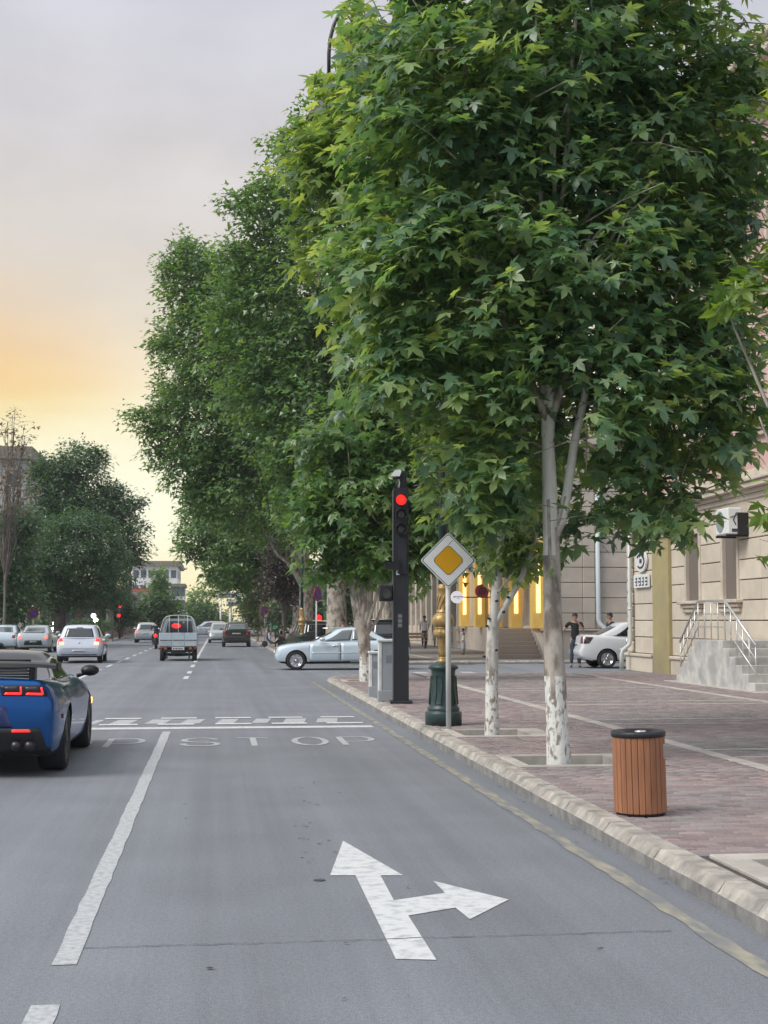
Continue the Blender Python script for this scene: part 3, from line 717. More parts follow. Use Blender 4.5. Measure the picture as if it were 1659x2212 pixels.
for k, y in enumerate(list(np.linspace(top[0][1] + .02, top[1][1], 6)) + list(np.linspace(top[1][1] + .45, top[2][1], 4)) + list(np.linspace(top[2][1] + .25, top[3][1] - .02, 5))):
    b = MB(); z = zrail(y); b.tube([(xr, y, max(.2, z - .95)), (xr, y, z)], .014, 6); stp('baluster', b, M_rail)

# ---- the building across the side street: grey-beige stone, shops along the avenue
M_stone2 = mat('greyer_limestone', (0.56, 0.49, 0.41), rough=0.85, col2=(0.48, 0.42, 0.355), scale=1.1, var=0.08, obj_rand=0.06)
M_gold = mat('self_lit_gold_pilaster', (0.66, 0.46, 0.12), rough=0.5, col2=(0.56, 0.38, 0.10), scale=2, emit=(1.0, 0.6, 0.14), estr=0.12)  # lamplight on the pilasters is put into the material as faint emission
M_lamp = mat('warm_strip_lamp', (0.9, 0.8, 0.5), emit=(1.0, 0.60, 0.20), estr=1.25)
SXB, SYB = 13.25, 56.4
sb = thing('corner_shop_building', 'grey stone corner building with gold lit shop pilasters across the side street', 'building', (SXB, SYB, .15)); sbp = onw(sb)
b = MB(); b.box(SXB + .06, 40, SYB + .06, 330, .1, 9.4); sbp('core_wall', b, M_joint)
for ci in range(11):                               # coursed stone of the side-street face
    z = 1.32 + ci * .62
    n = 4
    for k in range(n):
        a = SXB + (0.0 if k == 0 else (k + (.0 if ci % 2 else .0)) * 1.55); c = a + 1.55
        if k == 1: a, c = SXB + 1.55, SXB + 2.05                                    # flat pilaster zone beside the pipe
        if k == 2: a, c = SXB + 2.05, SXB + 5.6
        if k == 3: a, c = SXB + 5.6, SXB + 12
        b = MB(); b.box(a + .008, c - .008, SYB + (-.05 if k == 1 else 0), SYB + .12, z + .014, z + .606, bev=.012); sbp('stone_block', b, M_stone2)
b = MB(); b.box(SXB - .12, SXB + 14, SYB - .12, SYB + .2, .12, 1.22, bev=.01); b.box(SXB - .2, SXB + 14, SYB - .2, SYB + .2, 1.222, 1.31, bev=.02); sbp('plinth', b, M_stone2)
b = MB()
for (e, z0, z1) in ((.1, 8.2, 8.5), (.3, 8.5, 8.8), (.5, 8.8, 9.1), (.2, 9.1, 9.6)): b.box(SXB - e, 40, SYB - e, 330, z0 + .001, z1)
sbp('roof_cornice', b, M_stone2)
b = MB(); xp = SXB + 2.15; b.tube([(xp, SYB - .12, 8.2), (xp, SYB - .12, 1.7), (xp + .05, SYB - .16, 1.5), (xp + .3, SYB - .32, 1.25), (xp + .34, SYB - .34, .95), (xp + .34, SYB - .34, .25)], .095, 10); sbp('drainpipe', b, mat('pale_blue_pipe', (0.56, 0.62, 0.64), rough=0.5))
# avenue face: pilasters, shop windows
ypil = [SYB + .4 + k * 4.3 for k in range(5)] + [SYB + 19.9 + k * 2.3 for k in range(24)]
for k, y in enumerate(ypil):
    gold = k < 5; dp = .5 if gold else .25
    b = MB(); b.box(SXB - dp, SXB + .1, y - .3, y + .3, 1.32 if gold else .5, 4.6, bev=.02); b.box(SXB - dp - .07, SXB + .1, y - .36, y + .36, 4.602, 4.9, bev=.03)
    sbp('pilaster', b, M_gold if gold else M_trim)
    if gold:
        b = MB(); b.box(SXB - .36, SXB - .20, y - .36, y - .31, 1.95, 4.2, bev=.015); sbp('strip_lamp', b, M_lamp)
for k in range(27):
    y0, y1 = ypil[k] + .36, ypil[k + 1] - .36
    b = MB(); b.box(SXB - .02, SXB + .1, y0, y1, 1.35, 4.2); sbp('shop_window', b, M_stone2 if k in (0, 1, 3) else M_glass)
    b = MB(); b.box(SXB - .1, SXB + .1, y0 + .005, y1 - .005, 4.22, 4.85); sbp('shop_fascia', b, [M_trim, mat('fascia%d' % k, random.choice([(.35, .06, .08), (.5, .5, .5), (.12, .2, .3), (.55, .5, .4)]), rough=.5)][k % 2])
    if k % 2 == 0:
        b = MB(); b.box(SXB - .05, SXB + .12, y0, y1, 5.6, 7.6); sbp('window', b, M_glass)
b = MB(); b.box(SXB - .14, SXB + .1, SYB + .2, 120, .12, 1.31, bev=.01); sbp('shop_plinth', b, M_stone2)
b = MB(); b.box(SXB - .15, SXB + .05, SYB, 140, 4.95, 5.3); sbp('string_course', b, M_trim)
es = thing('shop_steps', 'flight of beige stone steps with a sloped cheek wall by the gold lit shop', 'steps', (12.2, 57, .15)); esp = onw(es)
for k in range(7):
    b = MB(); b.box(11.15 - .0, SXB - .42, SYB - .9 + k * .3, SYB + 2.2, .148 + k * .168 + (.001 if k else 0), .148 + (k + 1) * .168, bev=.012); esp('step', b, mat('step_stone%d' % k, (0.38 - .012 * (k % 2), 0.30, 0.235), rough=.8, var=.1))
b = MB(); b.prism([(SYB - 1.3, .148), (SYB + 2.4, .148), (SYB + 2.4, 1.42), (SYB + .6, 1.42), (SYB - 1.25, .35)], SXB - .41, SXB - .13, 'x'); esp('cheek_wall', b, M_stone2)
# round blade signs
def blade(px, py, d, r_, face, rim, label, marks, nm='shop_sign'):
    c = PD(px, py, d); t = thing(nm, label, 'sign', c); p_ = onw(t)
    ring = lambda q: [(c.x + q * math.cos(a), c.z + q * math.sin(a)) for a in np.linspace(0, 6.283, 29)[:-1]]
    b = MB(); b.prism(ring(r_), c.y - .06, c.y + .06, 'y'); p_('rim', b, rim)
    b = MB(); b.prism(ring(r_ * .86 if rim is not face else r_ * .97), c.y - .068, c.y + .068, 'y'); p_('face', b, face)
    b = MB(); marks(b, c, r_); p_('lettering', b, M_ink if rim is face else M_white)
    b = MB(); b.tube([(c.x + r_ * .9, c.y, c.z), (SXB - .1, c.y, c.z)], .03, 6); p_('arm', b, M_black)
M_red = mat('sign_red', (0.42, 0.03, 0.05), rough=0.4)
def marks_word(b, c, r_):
    b.box(c.x - r_ * .62, c.x - r_ * .42, c.y - .075, c.y - .06, c.z - .02, c.z + .035)
    for k in range(9): b.box(c.x - r_ * .38 + k * .055, c.x - r_ * .38 + k * .055 + .035, c.y - .075, c.y - .06, c.z - .01, c.z + (.04 if k % 3 else .055))
    b.box(c.x - r_ * .1, c.x + r_ * .4, c.y - .075, c.y - .06, c.z - .07, c.z - .055)
def marks_bubble(b, c, r_):
    b.tube([(c.x - .0 + r_ * .45 * math.cos(a), c.y - .074, c.z + r_ * .45 * math.sin(a)) for a in np.linspace(0, 6.283, 17)], .03, 6)
    b.prism([(c.x - r_ * .6, c.z - r_ * .62), (c.x - r_ * .1, c.z - r_ * .5), (c.x - r_ * .48, c.z - r_ * .1)], c.y - .076, c.y - .06, 'y')
    for s_ in (-1, 1): b.tube([(c.x + s_ * r_ * .22, c.y - .078, c.z + .05), (c.x - s_ * r_ * .18, c.y - .078, c.z - .06)], .016, 5)
M_litw = mat('lit_sign_white', (0.78, 0.77, 0.8), rough=.4, emit=(.95, .93, 1.0), estr=.3)
blade(987, 1290, 66, .285, M_litw, M_litw, 'round white shop sign with a line of small dark lettering beside the lamp post', marks_word)
blade(1041, 1277, 62, .30, M_red, M_red, 'round red shop sign with a white speech bubble mark', lambda b, c, r_: marks_bubble(b, c, r_))
# hanging shop banners
for k, (px, py, d, w, h, m_, lb) in enumerate(((1026, 1283, 58.5, .26, .75, M_red, 'narrow dark red banner'), )): pass

# ---- distant buildings
M_far = mat('far_white_wall', (0.80, 0.80, 0.78), rough=0.9, var=0.05, scale=.4)
M_farwin = mat('far_window', (0.10, 0.12, 0.14), rough=0.3)
M_redroof = mat('red_roof', (0.36, 0.10, 0.075), rough=0.8, var=0.1, scale=.5)
M_brownroof = mat('brown_roof', (0.22, 0.19, 0.16), rough=0.85)
def far_house(name, label, x0, x1, y, depth, z1, floors, cols, wall, roof, roof_h=.5, over=.4, ww=.9, wh=1.3, group=None):
    t = thing(name, label, 'building', ((x0 + x1) / 2, y + depth / 2, 0), group=group); p_ = onw(t)
    b = MB(); b.box(x0, x1, y, y + depth, -.05, z1); p_('wall', b, wall)
    b = MB(); b.box(x0 - over, x1 + over, y - over, y + depth + over, z1 + .001, z1 + roof_h); p_('roof', b, roof)
    for f in range(floors):
        for k in range(cols):
            xx = x0 + (x1 - x0) * (k + .5) / cols; zz = 1.2 + f * (z1 - .6) / floors
            b = MB(); b.box(xx - ww / 2, xx + ww / 2, y - .05, y + .1, zz, zz + wh); p_('window', b, M_farwin)
            yy = y + depth * (k + .5) / cols; s_ = 1 if (x0 + x1) < 0 else 0; X = x1 if s_ else x0
            b = MB(); b.box(X - .05, X + .05, yy - ww / 2, yy + ww / 2, zz, zz + wh); p_('window', b, M_farwin)
    return t
a = PD(290, 1260, 250); c = PD(385, 1226, 250)
far_house('apartment_building', 'white apartment block with a low brown roof closing the avenue far away', a.x, c.x, 247, 24, c.z, 4, 6, M_far, M_brownroof, .9, .6)
a = PD(270, 1262, 215); c = PD(372, 1272, 215)
far_house('house', 'white house with a flat red roof behind the avenue trees', a.x, c.x, 212, 14, c.z - .6, 2, 5, M_far, M_redroof, .6, .8)
a = PD(372, 1280, 190); c = PD(398, 1268, 190)
far_house('house', 'narrow white house wall with dark balcony openings far down the avenue', a.x, c.x, 190, 10, c.z, 3, 2, M_far, M_brownroof, .4, .2)
a = PD(-60, 980, 118); c = PD(70, 977, 118)
far_house('apartment_building', 'pale block with a dark flat roof behind the leftmost trees', a.x - 6, c.x, 117, 30, c.z - 1.0, 5, 6, mat('pale_render', (0.45, 0.43, 0.42), rough=.9, var=.06, scale=.5), M_brownroof, 1.0, .5)
yb = far_house('shop', 'low yellow shop front behind the round tree with bright lamps', -24, -14.5, 120, 10, 5.0, 1, 5, mat('yellow_render', (0.55, 0.47, 0.20), rough=.8), M_brownroof, .4, .3, 1.1, 2.2)
M_bulb = mat('shop_bulb', (.9, .9, .85), emit=(1.0, 0.97, 0.88), estr=4)
b = MB(); ybp = onw(yb)
for (u, v, r_) in ((114, 1352, .26), (118, 1363, .3), (112, 1371, .28), (124, 1357, .24), (202, 1330, .2), (207, 1340, .2), (118, 1345, .15)):
    p = PD(u, v, 118.5); b.lathe([(r_ * math.sin(t), -r_ * math.cos(t)) for t in np.linspace(.1, 3.04, 7)], 10, c=p)
ybp('lamp_bulb', b, M_bulb)
far_house('shop', 'long low reddish shop row beyond the left pavement', -14.2, -9.5, 135, 40, 4.2, 1, 3, mat('reddish_render', (0.22, 0.13, 0.11), rough=.85), M_brownroof, .4, .5, .9, 1.8)
for k, (u0, u1, v, d, lb) in enumerate(((470, 520, 1283, 170, 'long pale shop canopy at the far end on the right'), (490, 560, 1300, 140, 'pale flat canopy behind the far right trees'))):
    a, c = PD(u0, v, d), PD(u1, v, d); t = thing('canopy', lb, 'canopy', (c.x, c.y, .15)); p_ = onw(t)
    b = MB(); b.box(a.x, c.x, d, d + 14, a.z - .3, a.z + .3, bev=.08); p_('roof', b, M_far)
    for q in range(4):
        b = MB(); b.tube([(a.x + .4, d + .5 + q * 4.2, .1), (a.x + .4, d + .5 + q * 4.2, a.z - .3)], .09, 6); p_('post', b, M_far)
# ================================================================ TREES
M_leafA = leaf_mat('plane_leaf', (0.04684, 0.1137, 0.07438), (0.1288, 0.2349, 0.1268), (0.3903, 0.4589, 0.1653), 0.46)
M_leafA2 = leaf_mat('backlit_tint_leaf', (0.06323, 0.135, 0.06694), (0.1588, 0.2485, 0.0951), (0.3372, 0.4095, 0.1322), 0.46)  # yellower tint paints in the hue of backlit leaves
M_leafB = leaf_mat('plane_leaf_old', (0.03888, 0.1029, 0.03824), (0.0989, 0.2022, 0.06372), (0.2474, 0.3432, 0.1035), 0.38)
M_leafY = leaf_mat('young_plane_leaf', (0.05, 0.11, 0.02), (0.12, 0.21, 0.035), (0.26, 0.32, 0.05), 0.42)
M_leafD = leaf_mat('dense_dark_leaf', (0.01819, 0.06395, 0.02188), (0.04478, 0.1151, 0.03778), (0.098, 0.1839, 0.04972), 0.3)
M_leafP = leaf_mat('plum_leaf', (0.0216, 0.0144, 0.0192), (0.054, 0.0336, 0.0384), (0.096, 0.06, 0.06), 0.2)
M_leafS = leaf_mat('sparse_leaf', (0.09, 0.07, 0.04), (0.16, 0.11, 0.06), (0.22, 0.14, 0.08), 0.3)
M_leafG = leaf_mat('yellow_green_leaf', (0.045, 0.08, 0.02), (0.09, 0.13, 0.03), (0.16, 0.18, 0.05), 0.3)
M_bark = mat('plane_bark', (0.46, 0.41, 0.345), rough=0.85, col2=(0.21, 0.175, 0.14), scale=7.5, var=0.2, bump=0.35, bscale=25, stretch=(1, 1, .55), detail=9, contrast=(0.44, 0.60))
M_lime = mat('whitewashed_bark', (0.72, 0.71, 0.66), rough=0.9, col2=(0.27, 0.23, 0.185), scale=24, var=0.12, bump=0.5, bscale=30, stretch=(1, 1, .45), detail=10, contrast=(0.50, 0.60))
M_barkD = mat('dark_bark', (0.12, 0.10, 0.085), rough=0.9, col2=(0.2, 0.175, 0.15), scale=3, var=0.15, bump=0.4, bscale=20)
M_pale = mat('pale_upper_bark', (0.72, 0.685, 0.61), rough=0.85, col2=(0.40, 0.36, 0.30), scale=6, var=0.12, bump=0.25, bscale=25, stretch=(1, 1, .4), detail=9, contrast=(0.50, 0.68))
M_white_bark = mat('white_bark', (0.58, 0.56, 0.51), rough=0.85, col2=(0.27, 0.24, 0.2), scale=6, var=0.15, bump=0.3, bscale=25, stretch=(1, 1, .6), detail=9, contrast=(0.53, 0.66))
M_knot = mat('bark_knot', (0.035, 0.03, 0.026), rough=0.9)

def leaf_palmate():
    h = [(0.03, 0.0), (0.18, -0.05), (0.47, -0.16), (0.27, 0.07), (0.44, 0.19), (0.70, 0.46), (0.19, 0.33), (0.24, 0.62), (0.0, 1.05)]
    pts = h + [(-x, y) for x, y in h[-2::-1]]
    pts = [(0, 0.22)] + pts
    v = np.array([(x, y, -0.26 * (x * x * 1.3 + max(0, y - .15) ** 2) + .07 * abs(x)) for x, y in pts]); n = len(pts) - 1
    return v, np.array([(0, 1 + k, 1 + (k + 1) % n) for k in range(n)])
def leaf_star():
    pts = [(0, .1), (.45, .05), (.25, .35), (0, 1), (-.25, .35), (-.45, .05)]
    v = np.array([(x, y, -.2 * (x * x + y * y * .6)) for x, y in pts]); return v, np.array([(0, 1, 2), (0, 2, 3), (0, 3, 4), (0, 4, 5)])
def leaf_tiny():
    pts = [(0, 0), (.35, .45), (0, 1), (-.35, .45)]
    return np.array([(x, y, -.15 * y * y) for x, y in pts]), np.array([(0, 1, 2), (0, 2, 3)])
LEAVES = {'palm': leaf_palmate(), 'star': leaf_star(), 'tiny': leaf_tiny()}

def frames(tip, nrm):
    y = tip / np.linalg.norm(tip, axis=1, keepdims=True)
    z = nrm - (nrm * y).sum(1, keepdims=True) * y; z /= np.linalg.norm(z, axis=1, keepdims=True)
    return np.stack([np.cross(y, z), y, z], axis=2)          # columns x,y,z
def leaves_in(lobes, n_cl, per, size, rng, shell=2.6, droop=0.55, twig=0.35, spread=0.16):
    """Leaf sprays spread through ellipsoid lobes; returns positions, frames, sizes, sprays."""
    vol = np.array([l[1][0] * l[1][1] * l[1][2] for l in lobes]) ** 0.72; vol = vol / vol.sum()
    which = rng.choice(len(lobes), n_cl, p=vol)
    d = rng.normal(size=(n_cl, 3)); d /= np.linalg.norm(d, axis=1, keepdims=True)
    rad = rng.random(n_cl) ** (1 / shell)
    c = np.array([l[0] for l in lobes])[which]; rr = np.array([l[1] for l in lobes])[which]
    # uneven surface so that the outline is ragged with gaps
    nz = np.array([mnoise.noise(Vector((*(cc * .9 + dd * rr_ * 1.1),))) for cc, dd, rr_ in zip(c, d, rr)])
    keep = rng.random(n_cl) < np.clip(0.85 + nz * 1.5, 0.12, 1)
    rad = rad * (1 + 0.20 * nz)
    p = c + d * rr * rad[:, None]
    p, d, rad = p[keep], d[keep], rad[keep]
    out = d * [1, 1, .45]; out = out + rng.normal(scale=.35, size=out.shape); out[:, 2] += .1
    out /= np.linalg.norm(out, axis=1, keepdims=True)
    m = len(p); P = np.repeat(p, per, 0); O = np.repeat(out, per, 0)
    side = np.cross(out, [0, 0, 1.0]); side /= np.maximum(np.linalg.norm(side, axis=1, keepdims=True), 1e-6); S = np.repeat(side, per, 0)
    t = np.tile(np.linspace(0, 1, per), m)[:, None]; alt = np.tile(np.where(np.arange(per) % 2, 1.0, -1.0), m)[:, None]
    nrm1 = lambda sc_: np.clip(rng.normal(scale=sc_, size=P.shape), -1.6 * sc_, 1.6 * sc_)
    pos = P + O * (t - .45) * twig * 2 + S * alt * spread * .7 * (1.15 - t) + nrm1(spread * .6) * [1, 1, .8]
    pos[:, 2] -= (t[:, 0] ** 2) * twig * .35
    tip = O * (.35 + .75 * t) + S * alt * (.95 - .7 * t) + nrm1(.33); tip[:, 2] -= droop * (.35 + .75 * rng.random(len(P)))
    nrm = O * .5 + nrm1(.3); nrm[:, 2] += .8
    return pos, frames(tip, nrm), size * rng.uniform(.55, 1.2, len(pos)), (p, out)
def leaf_mesh(pos, fr, sz, kind):
    tv, tf = LEAVES[kind]
    V = np.einsum('nij,vj->nvi', fr, tv) * sz[:, None, None] + pos[:, None, :]
    Fc = tf[None] + (np.arange(len(pos)) * len(tv))[:, None, None]
    return V.reshape(-1, 3), Fc.reshape(-1, 3)
LEAF_ME = {}
def limbs(b, base, r0, path, targets, rng, mi=0, nseg=5, minr=.014):
    for tgt, frac in targets:
        i = min(len(path) - 1, int(frac * (len(path) - 1))); s = Vector(path[i]); e = Vector(tgt); d = e - s
        pts = []; n = nseg
        for k in range(n + 1):
            t = k / n; q = s + d * t + Vector((0, 0, d.length * .10 * math.sin(t * math.pi))) + Vector(rng.normal(scale=d.length * .03, size=3)) * (1 if 0 < k < n else 0); pts.append(q)
        ra = r0 * (1 - .55 * frac) * .55; b.tube(pts, [max(minr, ra * (1 - .85 * k / n)) for k in range(n + 1)], 7, mi, caps=False)
def wobble_path(p0, p1, n, amp, rng):
    p0, p1 = Vector(p0), Vector(p1); return [p0.lerp(p1, k / n) + (Vector((rng.normal(scale=amp), rng.normal(scale=amp), 0)) if 0 < k < n else Vector((0, 0, 0))) for k in range(n + 1)]
def trunk_tube(b, path, radii, n=14, rng=None, lime_z=None, mi_low=1, pale_z=1e9):
    """Bark tube with an uneven outline; below lime_z it carries the whitewash."""
    vs = []; fs = []; mi = []
    for i, p in enumerate(path):
        for k in range(n):
            th = 2 * math.pi * k / n; r = radii[i] * (1 + .07 * mnoise.noise(Vector((math.cos(th) * 1.3 + p.x * 3, math.sin(th) * 1.3, p.z * 2.1))))
            vs.append((p.x + r * math.cos(th), p.y + r * math.sin(th), p.z))
    for i in range(len(path) - 1):
        for k in range(n):
            q = (k + 1) % n; fs.append((i * n + k, i * n + q, (i + 1) * n + q, (i + 1) * n + k)); mi.append(mi_low if lime_z and (path[i].z + path[i + 1].z) / 2 < lime_z + .07 * math.sin(k * 1.9) + .05 * math.sin(k * 4.1) else (2 if path[i].z > pale_z + .45 * math.sin(k * 2.3) + .35 * math.sin(k * 5.1 + path[i].z * 9) else 0))
    off = len(b.v); b.v += vs
    for f, m_ in zip(fs, mi): b.f.append(tuple(i + off for i in f)); b.m.append(m_); b.sm.append(True)
def pix_lobes(lst, depth, dz=0.0, deep=1.0, cap=None, rng=None):
    out = []
    for (px, py, rx, ry, *o) in lst:
        dd = depth + (o[0] if o else 0); s = dd / F_PX; c = PD(px, py, dd); r_ = (rx + ry) / 2 * s * deep
        if cap: r_ = min(r_, cap)
        out.append((np.array(c), np.array((rx * s, r_, ry * s))))
    return out
def in_rect(u, v, r_): return (u > r_[0]) & (u < r_[2]) & (v > r_[1]) & (v < r_[3])
CLEAR = [((1145, 835, 1290, 1228), 15.2, .03), ((1165, 690, 1220, 860), 14.9, .3), ((838, 1006, 892, 1320), 26.2, .0), ((808, 1255, 850, 1312), 26.2, .1), ((688, -40, 728, 165), 20.6, .03), ((728, -40, 765, 60), 20.6, .15), ((775, -40, 850, 60), 20.6, .10),
         ((936, 850, 968, 1165), 19.9, .30), ((1050, 1235, 1092, 1600), 18.4, .05), ((1080, 1200, 1150, 1330), 18.2, .12), ((560, -60, 700, 160), 20.6, .0), ((55, 1306, 90, 1400), 88.5, .0), ((664, 1262, 706, 1400), 57, .0), ((558, 1303, 586, 1345), 106, .0), ((285, 1222, 325, 1300), 240, .3), ((365, 1222, 402, 1300), 240, .3), ((465, 1272, 530, 1312), 139, .4), ((1556, 1098, 1626, 1178), 32, .05), ((1240, 1195, 1590, 1500), 30, .04), ((1255, 1165, 1360, 1300), 30, .25), ((1190, 1150, 1240, 1420), 15, .0),
         ((930, 1262, 1050, 1400), 50, .0), ((745, 1262, 800, 1480), 33.9, .1)]
def prune(pos, fr, sz, rng):
    q = pos + fr[:, :, 1] * (sz * .5)[:, None] - np.array((0, 0, CAM_H)); w = q @ np.array(FWD); u = CX + F_PX * (q @ np.array(RGT)) / w; v = CY - F_PX * (q @ np.array(UPV)) / w
    kill = np.zeros(len(pos), bool)
    for r_, dmax, keep in CLEAR: kill |= in_rect(u, v, r_) & (w < dmax) & (rng.random(len(pos)) > keep)
    kill |= (np.abs(u - 966) + np.abs(v - 1212) < 74) & (w < 19.4) & (v > 1160)
    return ~kill
def tree(name, label, base, lobes, n_cl, per, size, kind, lm, trunk, seed, singles=0, group=None, limb_n=9, bark=None, twigs=0, shell=2.6, droop=.55, spread=.16, twig=.35, lime=None, lpath=0, pale=None):
    rng = np.random.default_rng(seed); base = Vector(base)
    t = thing(name, label, 'tree', base, group=group); inv = Matrix.Translation(-base)
    bark = bark or M_bark
    pos, fr, sz, (sp, so) = leaves_in(lobes, n_cl, per, size, rng, shell, droop, twig, spread)
    kp = prune(pos, fr, sz, rng); pos, fr, sz = pos[kp], fr[kp], sz[kp]
    # trunk and limbs
    b = MB()
    path_all = None
    for (pts_, rads) in trunk:
        pts = [Vector(p) for p in pts_]; fine = []; fr_ = []
        for i in range(len(pts) - 1):
            n = max(2, int((pts[i + 1] - pts[i]).length / .06)) if len(pts) < 9 else 2
            for k in range(n): fine.append(pts[i].lerp(pts[i + 1], k / n)); fr_.append(rads[i] + (rads[i + 1] - rads[i]) * k / n)
        fine.append(pts[-1]); fr_.append(rads[-1])
        trunk_tube(b, fine, fr_, 14, rng, lime, 1, pale or 1e9)
        if len(fr_) and trunk.index((pts_, rads)) == lpath: path_all = fine; r0 = rads[0] if lpath == 0 else rads[0] * 1.3
    if limb_n:
        pick = rng.choice(len(sp), min(limb_n * 3, len(sp)), replace=False); top = np.array(path_all[-1])
        tg = []
        for i in pick:
            v = sp[i] - top
            if v[2] > -.2 * np.linalg.norm(v) and len(tg) < limb_n: tg.append((Vector(sp[i]), rng.uniform(.72, 1.0)))
        limbs(b, base, r0, path_all, tg, rng)
    if twigs:
        for i in rng.choice(len(sp), min(twigs, len(sp)), replace=False):
            p, o = Vector(sp[i]), Vector(so[i]); L_ = rng.uniform(.5, 1.0) * (1 if size > .15 else .8)
            b.tube([p - o * L_ * .8 + Vector((0, 0, -.08)), p - o * L_ * .2, p + o * L_ * .35], [.011, .008, .004], 5, caps=False)
    o = b.build('trunk', [bark, M_lime, M_pale], t); o.matrix_parent_inverse = inv
    # the leaves that show largest are objects of their own
    if singles:
        v = pos - np.array((0, 0, CAM_H)); w = v @ np.array(FWD); u = CX + F_PX * (v @ np.array(RGT)) / w; q = CY - F_PX * (v @ np.array(UPV)) / w
        vis = (u > -20) & (u < 1680) & (q > -20) & (q < 2230); score = np.where(vis, w + rng.random(len(w)) * .25, 1e9); order = np.argsort(score)[:singles]
        order = order[score[order] < 1e8]
        if kind not in LEAF_ME:
            tv, tf = LEAVES[kind]; me = bpy.data.meshes.new('leaf'); me.from_pydata([tuple(x) for x in tv], [], [tuple(int(i) for i in f) for f in tf]); LEAF_ME[kind] = me
        me = LEAF_ME[kind]
        key = (kind, lm.name)
        if key not in LEAF_ME: me = me.copy(); me.materials.append(lm); LEAF_ME[key] = me
        me = LEAF_ME[key]
        for i in order:
            o = bpy.data.objects.new('leaf', me); link(o, t); M = Matrix([list(fr[i][r_]) for r_ in range(3)]).to_4x4()
            o.matrix_basis = Matrix.Translation(Vector(pos[i]) - base) @ M @ Matrix.Scale(float(sz[i]), 4)
        keep = np.ones(len(pos), bool); keep[order] = False; pos, fr, sz = pos[keep], fr[keep], sz[keep]
    V, Fc = leaf_mesh(pos, fr, sz, kind)
    o = soup('crown', V, Fc, 3, lm, t, 'stuff'); o.matrix_parent_inverse = inv
    return t, b

gR = 'plane trees along the right pavement'
# ---- nearest: pale forked trunk with whitewash, crown filling the upper right
d1 = PXL(T1)[2]
def q1(px, py, dd=0): return PD(px, py, d1 + dd)
lob = pix_lobes([(1180, 130, 400, 260), (1010, 330, 270, 220), (1400, 330, 235, 260), (900, 560, 190, 170), (1180, 600, 360, 260), (1480, 640, 150, 210), (980, 790, 220, 140), (1300, 850, 290, 190),
                 (1490, 900, 135, 170), (1430, 1075, 150, 95), (1080, 990, 160, 110), (880, 760, 110, 120), (1260, -210, 430, 300), (1060, 1080, 120, 60), (1260, 1120, 90, 60), (860, 90, 130, 170), (1560, 150, 90, 200), (1590, 360, 60, 180), (1605, 700, 45, 170), (1610, 520, 40, 120), (1595, 900, 55, 100)], d1, cap=2.0)
tree('plane_tree', 'nearest plane tree with a pale forked whitewashed trunk by the wooden bin', T1, lob, 2950, 11, .172, 'palm', M_leafA,
     [([q1(1208, 1662), q1(1203, 1560), q1(1198, 1460), q1(1194, 1330), q1(1192, 1200), q1(1188, 1080), q1(1184, 960), q1(1188, 880), q1(1176, 700), q1(1180, 480)], [.135, .12, .115, .098, .093, .085, .068, .06, .045, .03]),
      ([q1(1191, 1170), q1(1212, 1125), q1(1226, 1060), q1(1240, 960), q1(1262, 860), q1(1280, 740)], [.075, .062, .052, .048, .042, .03]),
      ([q1(1186, 1000), q1(1178, 940), q1(1176, 860), q1(1150, 760)], [.05, .045, .035, .02])],
     11, singles=300, group=gR, pale=T1.z + 2.3, limb_n=16, twigs=240, lime=T1.z + .92, spread=.15, twig=.27, droop=.6)
# ---- second tree: white forked trunk with dark knots behind the sign
d2 = PXL(T2)[2]
def q2(px, py, dd=0): return PD(px, py, d2 + dd)
lob = pix_lobes([(1090, 1120, 120, 85), (1100, 960, 170, 150), (890, 250, 200, 190), (810, 430, 150, 170), (770, 110, 70, 110), (850, 30, 110, 90), (820, 640, 110, 130), (1000, 700, 200, 200), (1120, 1190, 80, 45),
                 (1000, 450, 200, 200), (960, 1080, 60, 60), (1020, 200, 150, 150), (700, 330, 70, 120), (980, 950, 90, 80), (690, 550, 40, 60)], d2, cap=2.2)
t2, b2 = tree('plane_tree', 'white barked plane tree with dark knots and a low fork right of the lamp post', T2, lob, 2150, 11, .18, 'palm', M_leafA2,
     [([q2(1063, 1600), q2(1062, 1500), q2(1063, 1420), q2(1065, 1350), q2(1066, 1335)], [.10, .088, .082, .078, .075]),
      ([q2(1066, 1345), q2(1072, 1270), q2(1082, 1180), q2(1084, 1050), q2(1088, 900), q2(1040, 700), q2(900, 450), q2(860, 250)], [.068, .062, .055, .05, .042, .036, .03, .02]),
      ([q2(1066, 1352), q2(1088, 1315), q2(1115, 1270), q2(1140, 1220), q2(1160, 1150)], [.06, .05, .045, .04, .025])],
     12, singles=300, group=gR, limb_n=14, twigs=160, lpath=1, spread=.15, twig=.27, droop=.6, bark=M_white_bark, lime=T2.z + .80)
kb = MB()
for (u, v) in ((1072, 1404), (1046, 1418), (1052, 1352), (1056, 1336), (1088, 1322), (1073, 1298), (1098, 1290)):
    p = PD(u, v, d2 - .066); kb.lathe([(.008, -.016), (.026, -.007), (.02, .008), (.006, .014)], 8, c=p)
o = kb.build('bark_knot', M_knot, t2); o.matrix_parent_inverse = Matrix.Translation(-T2)
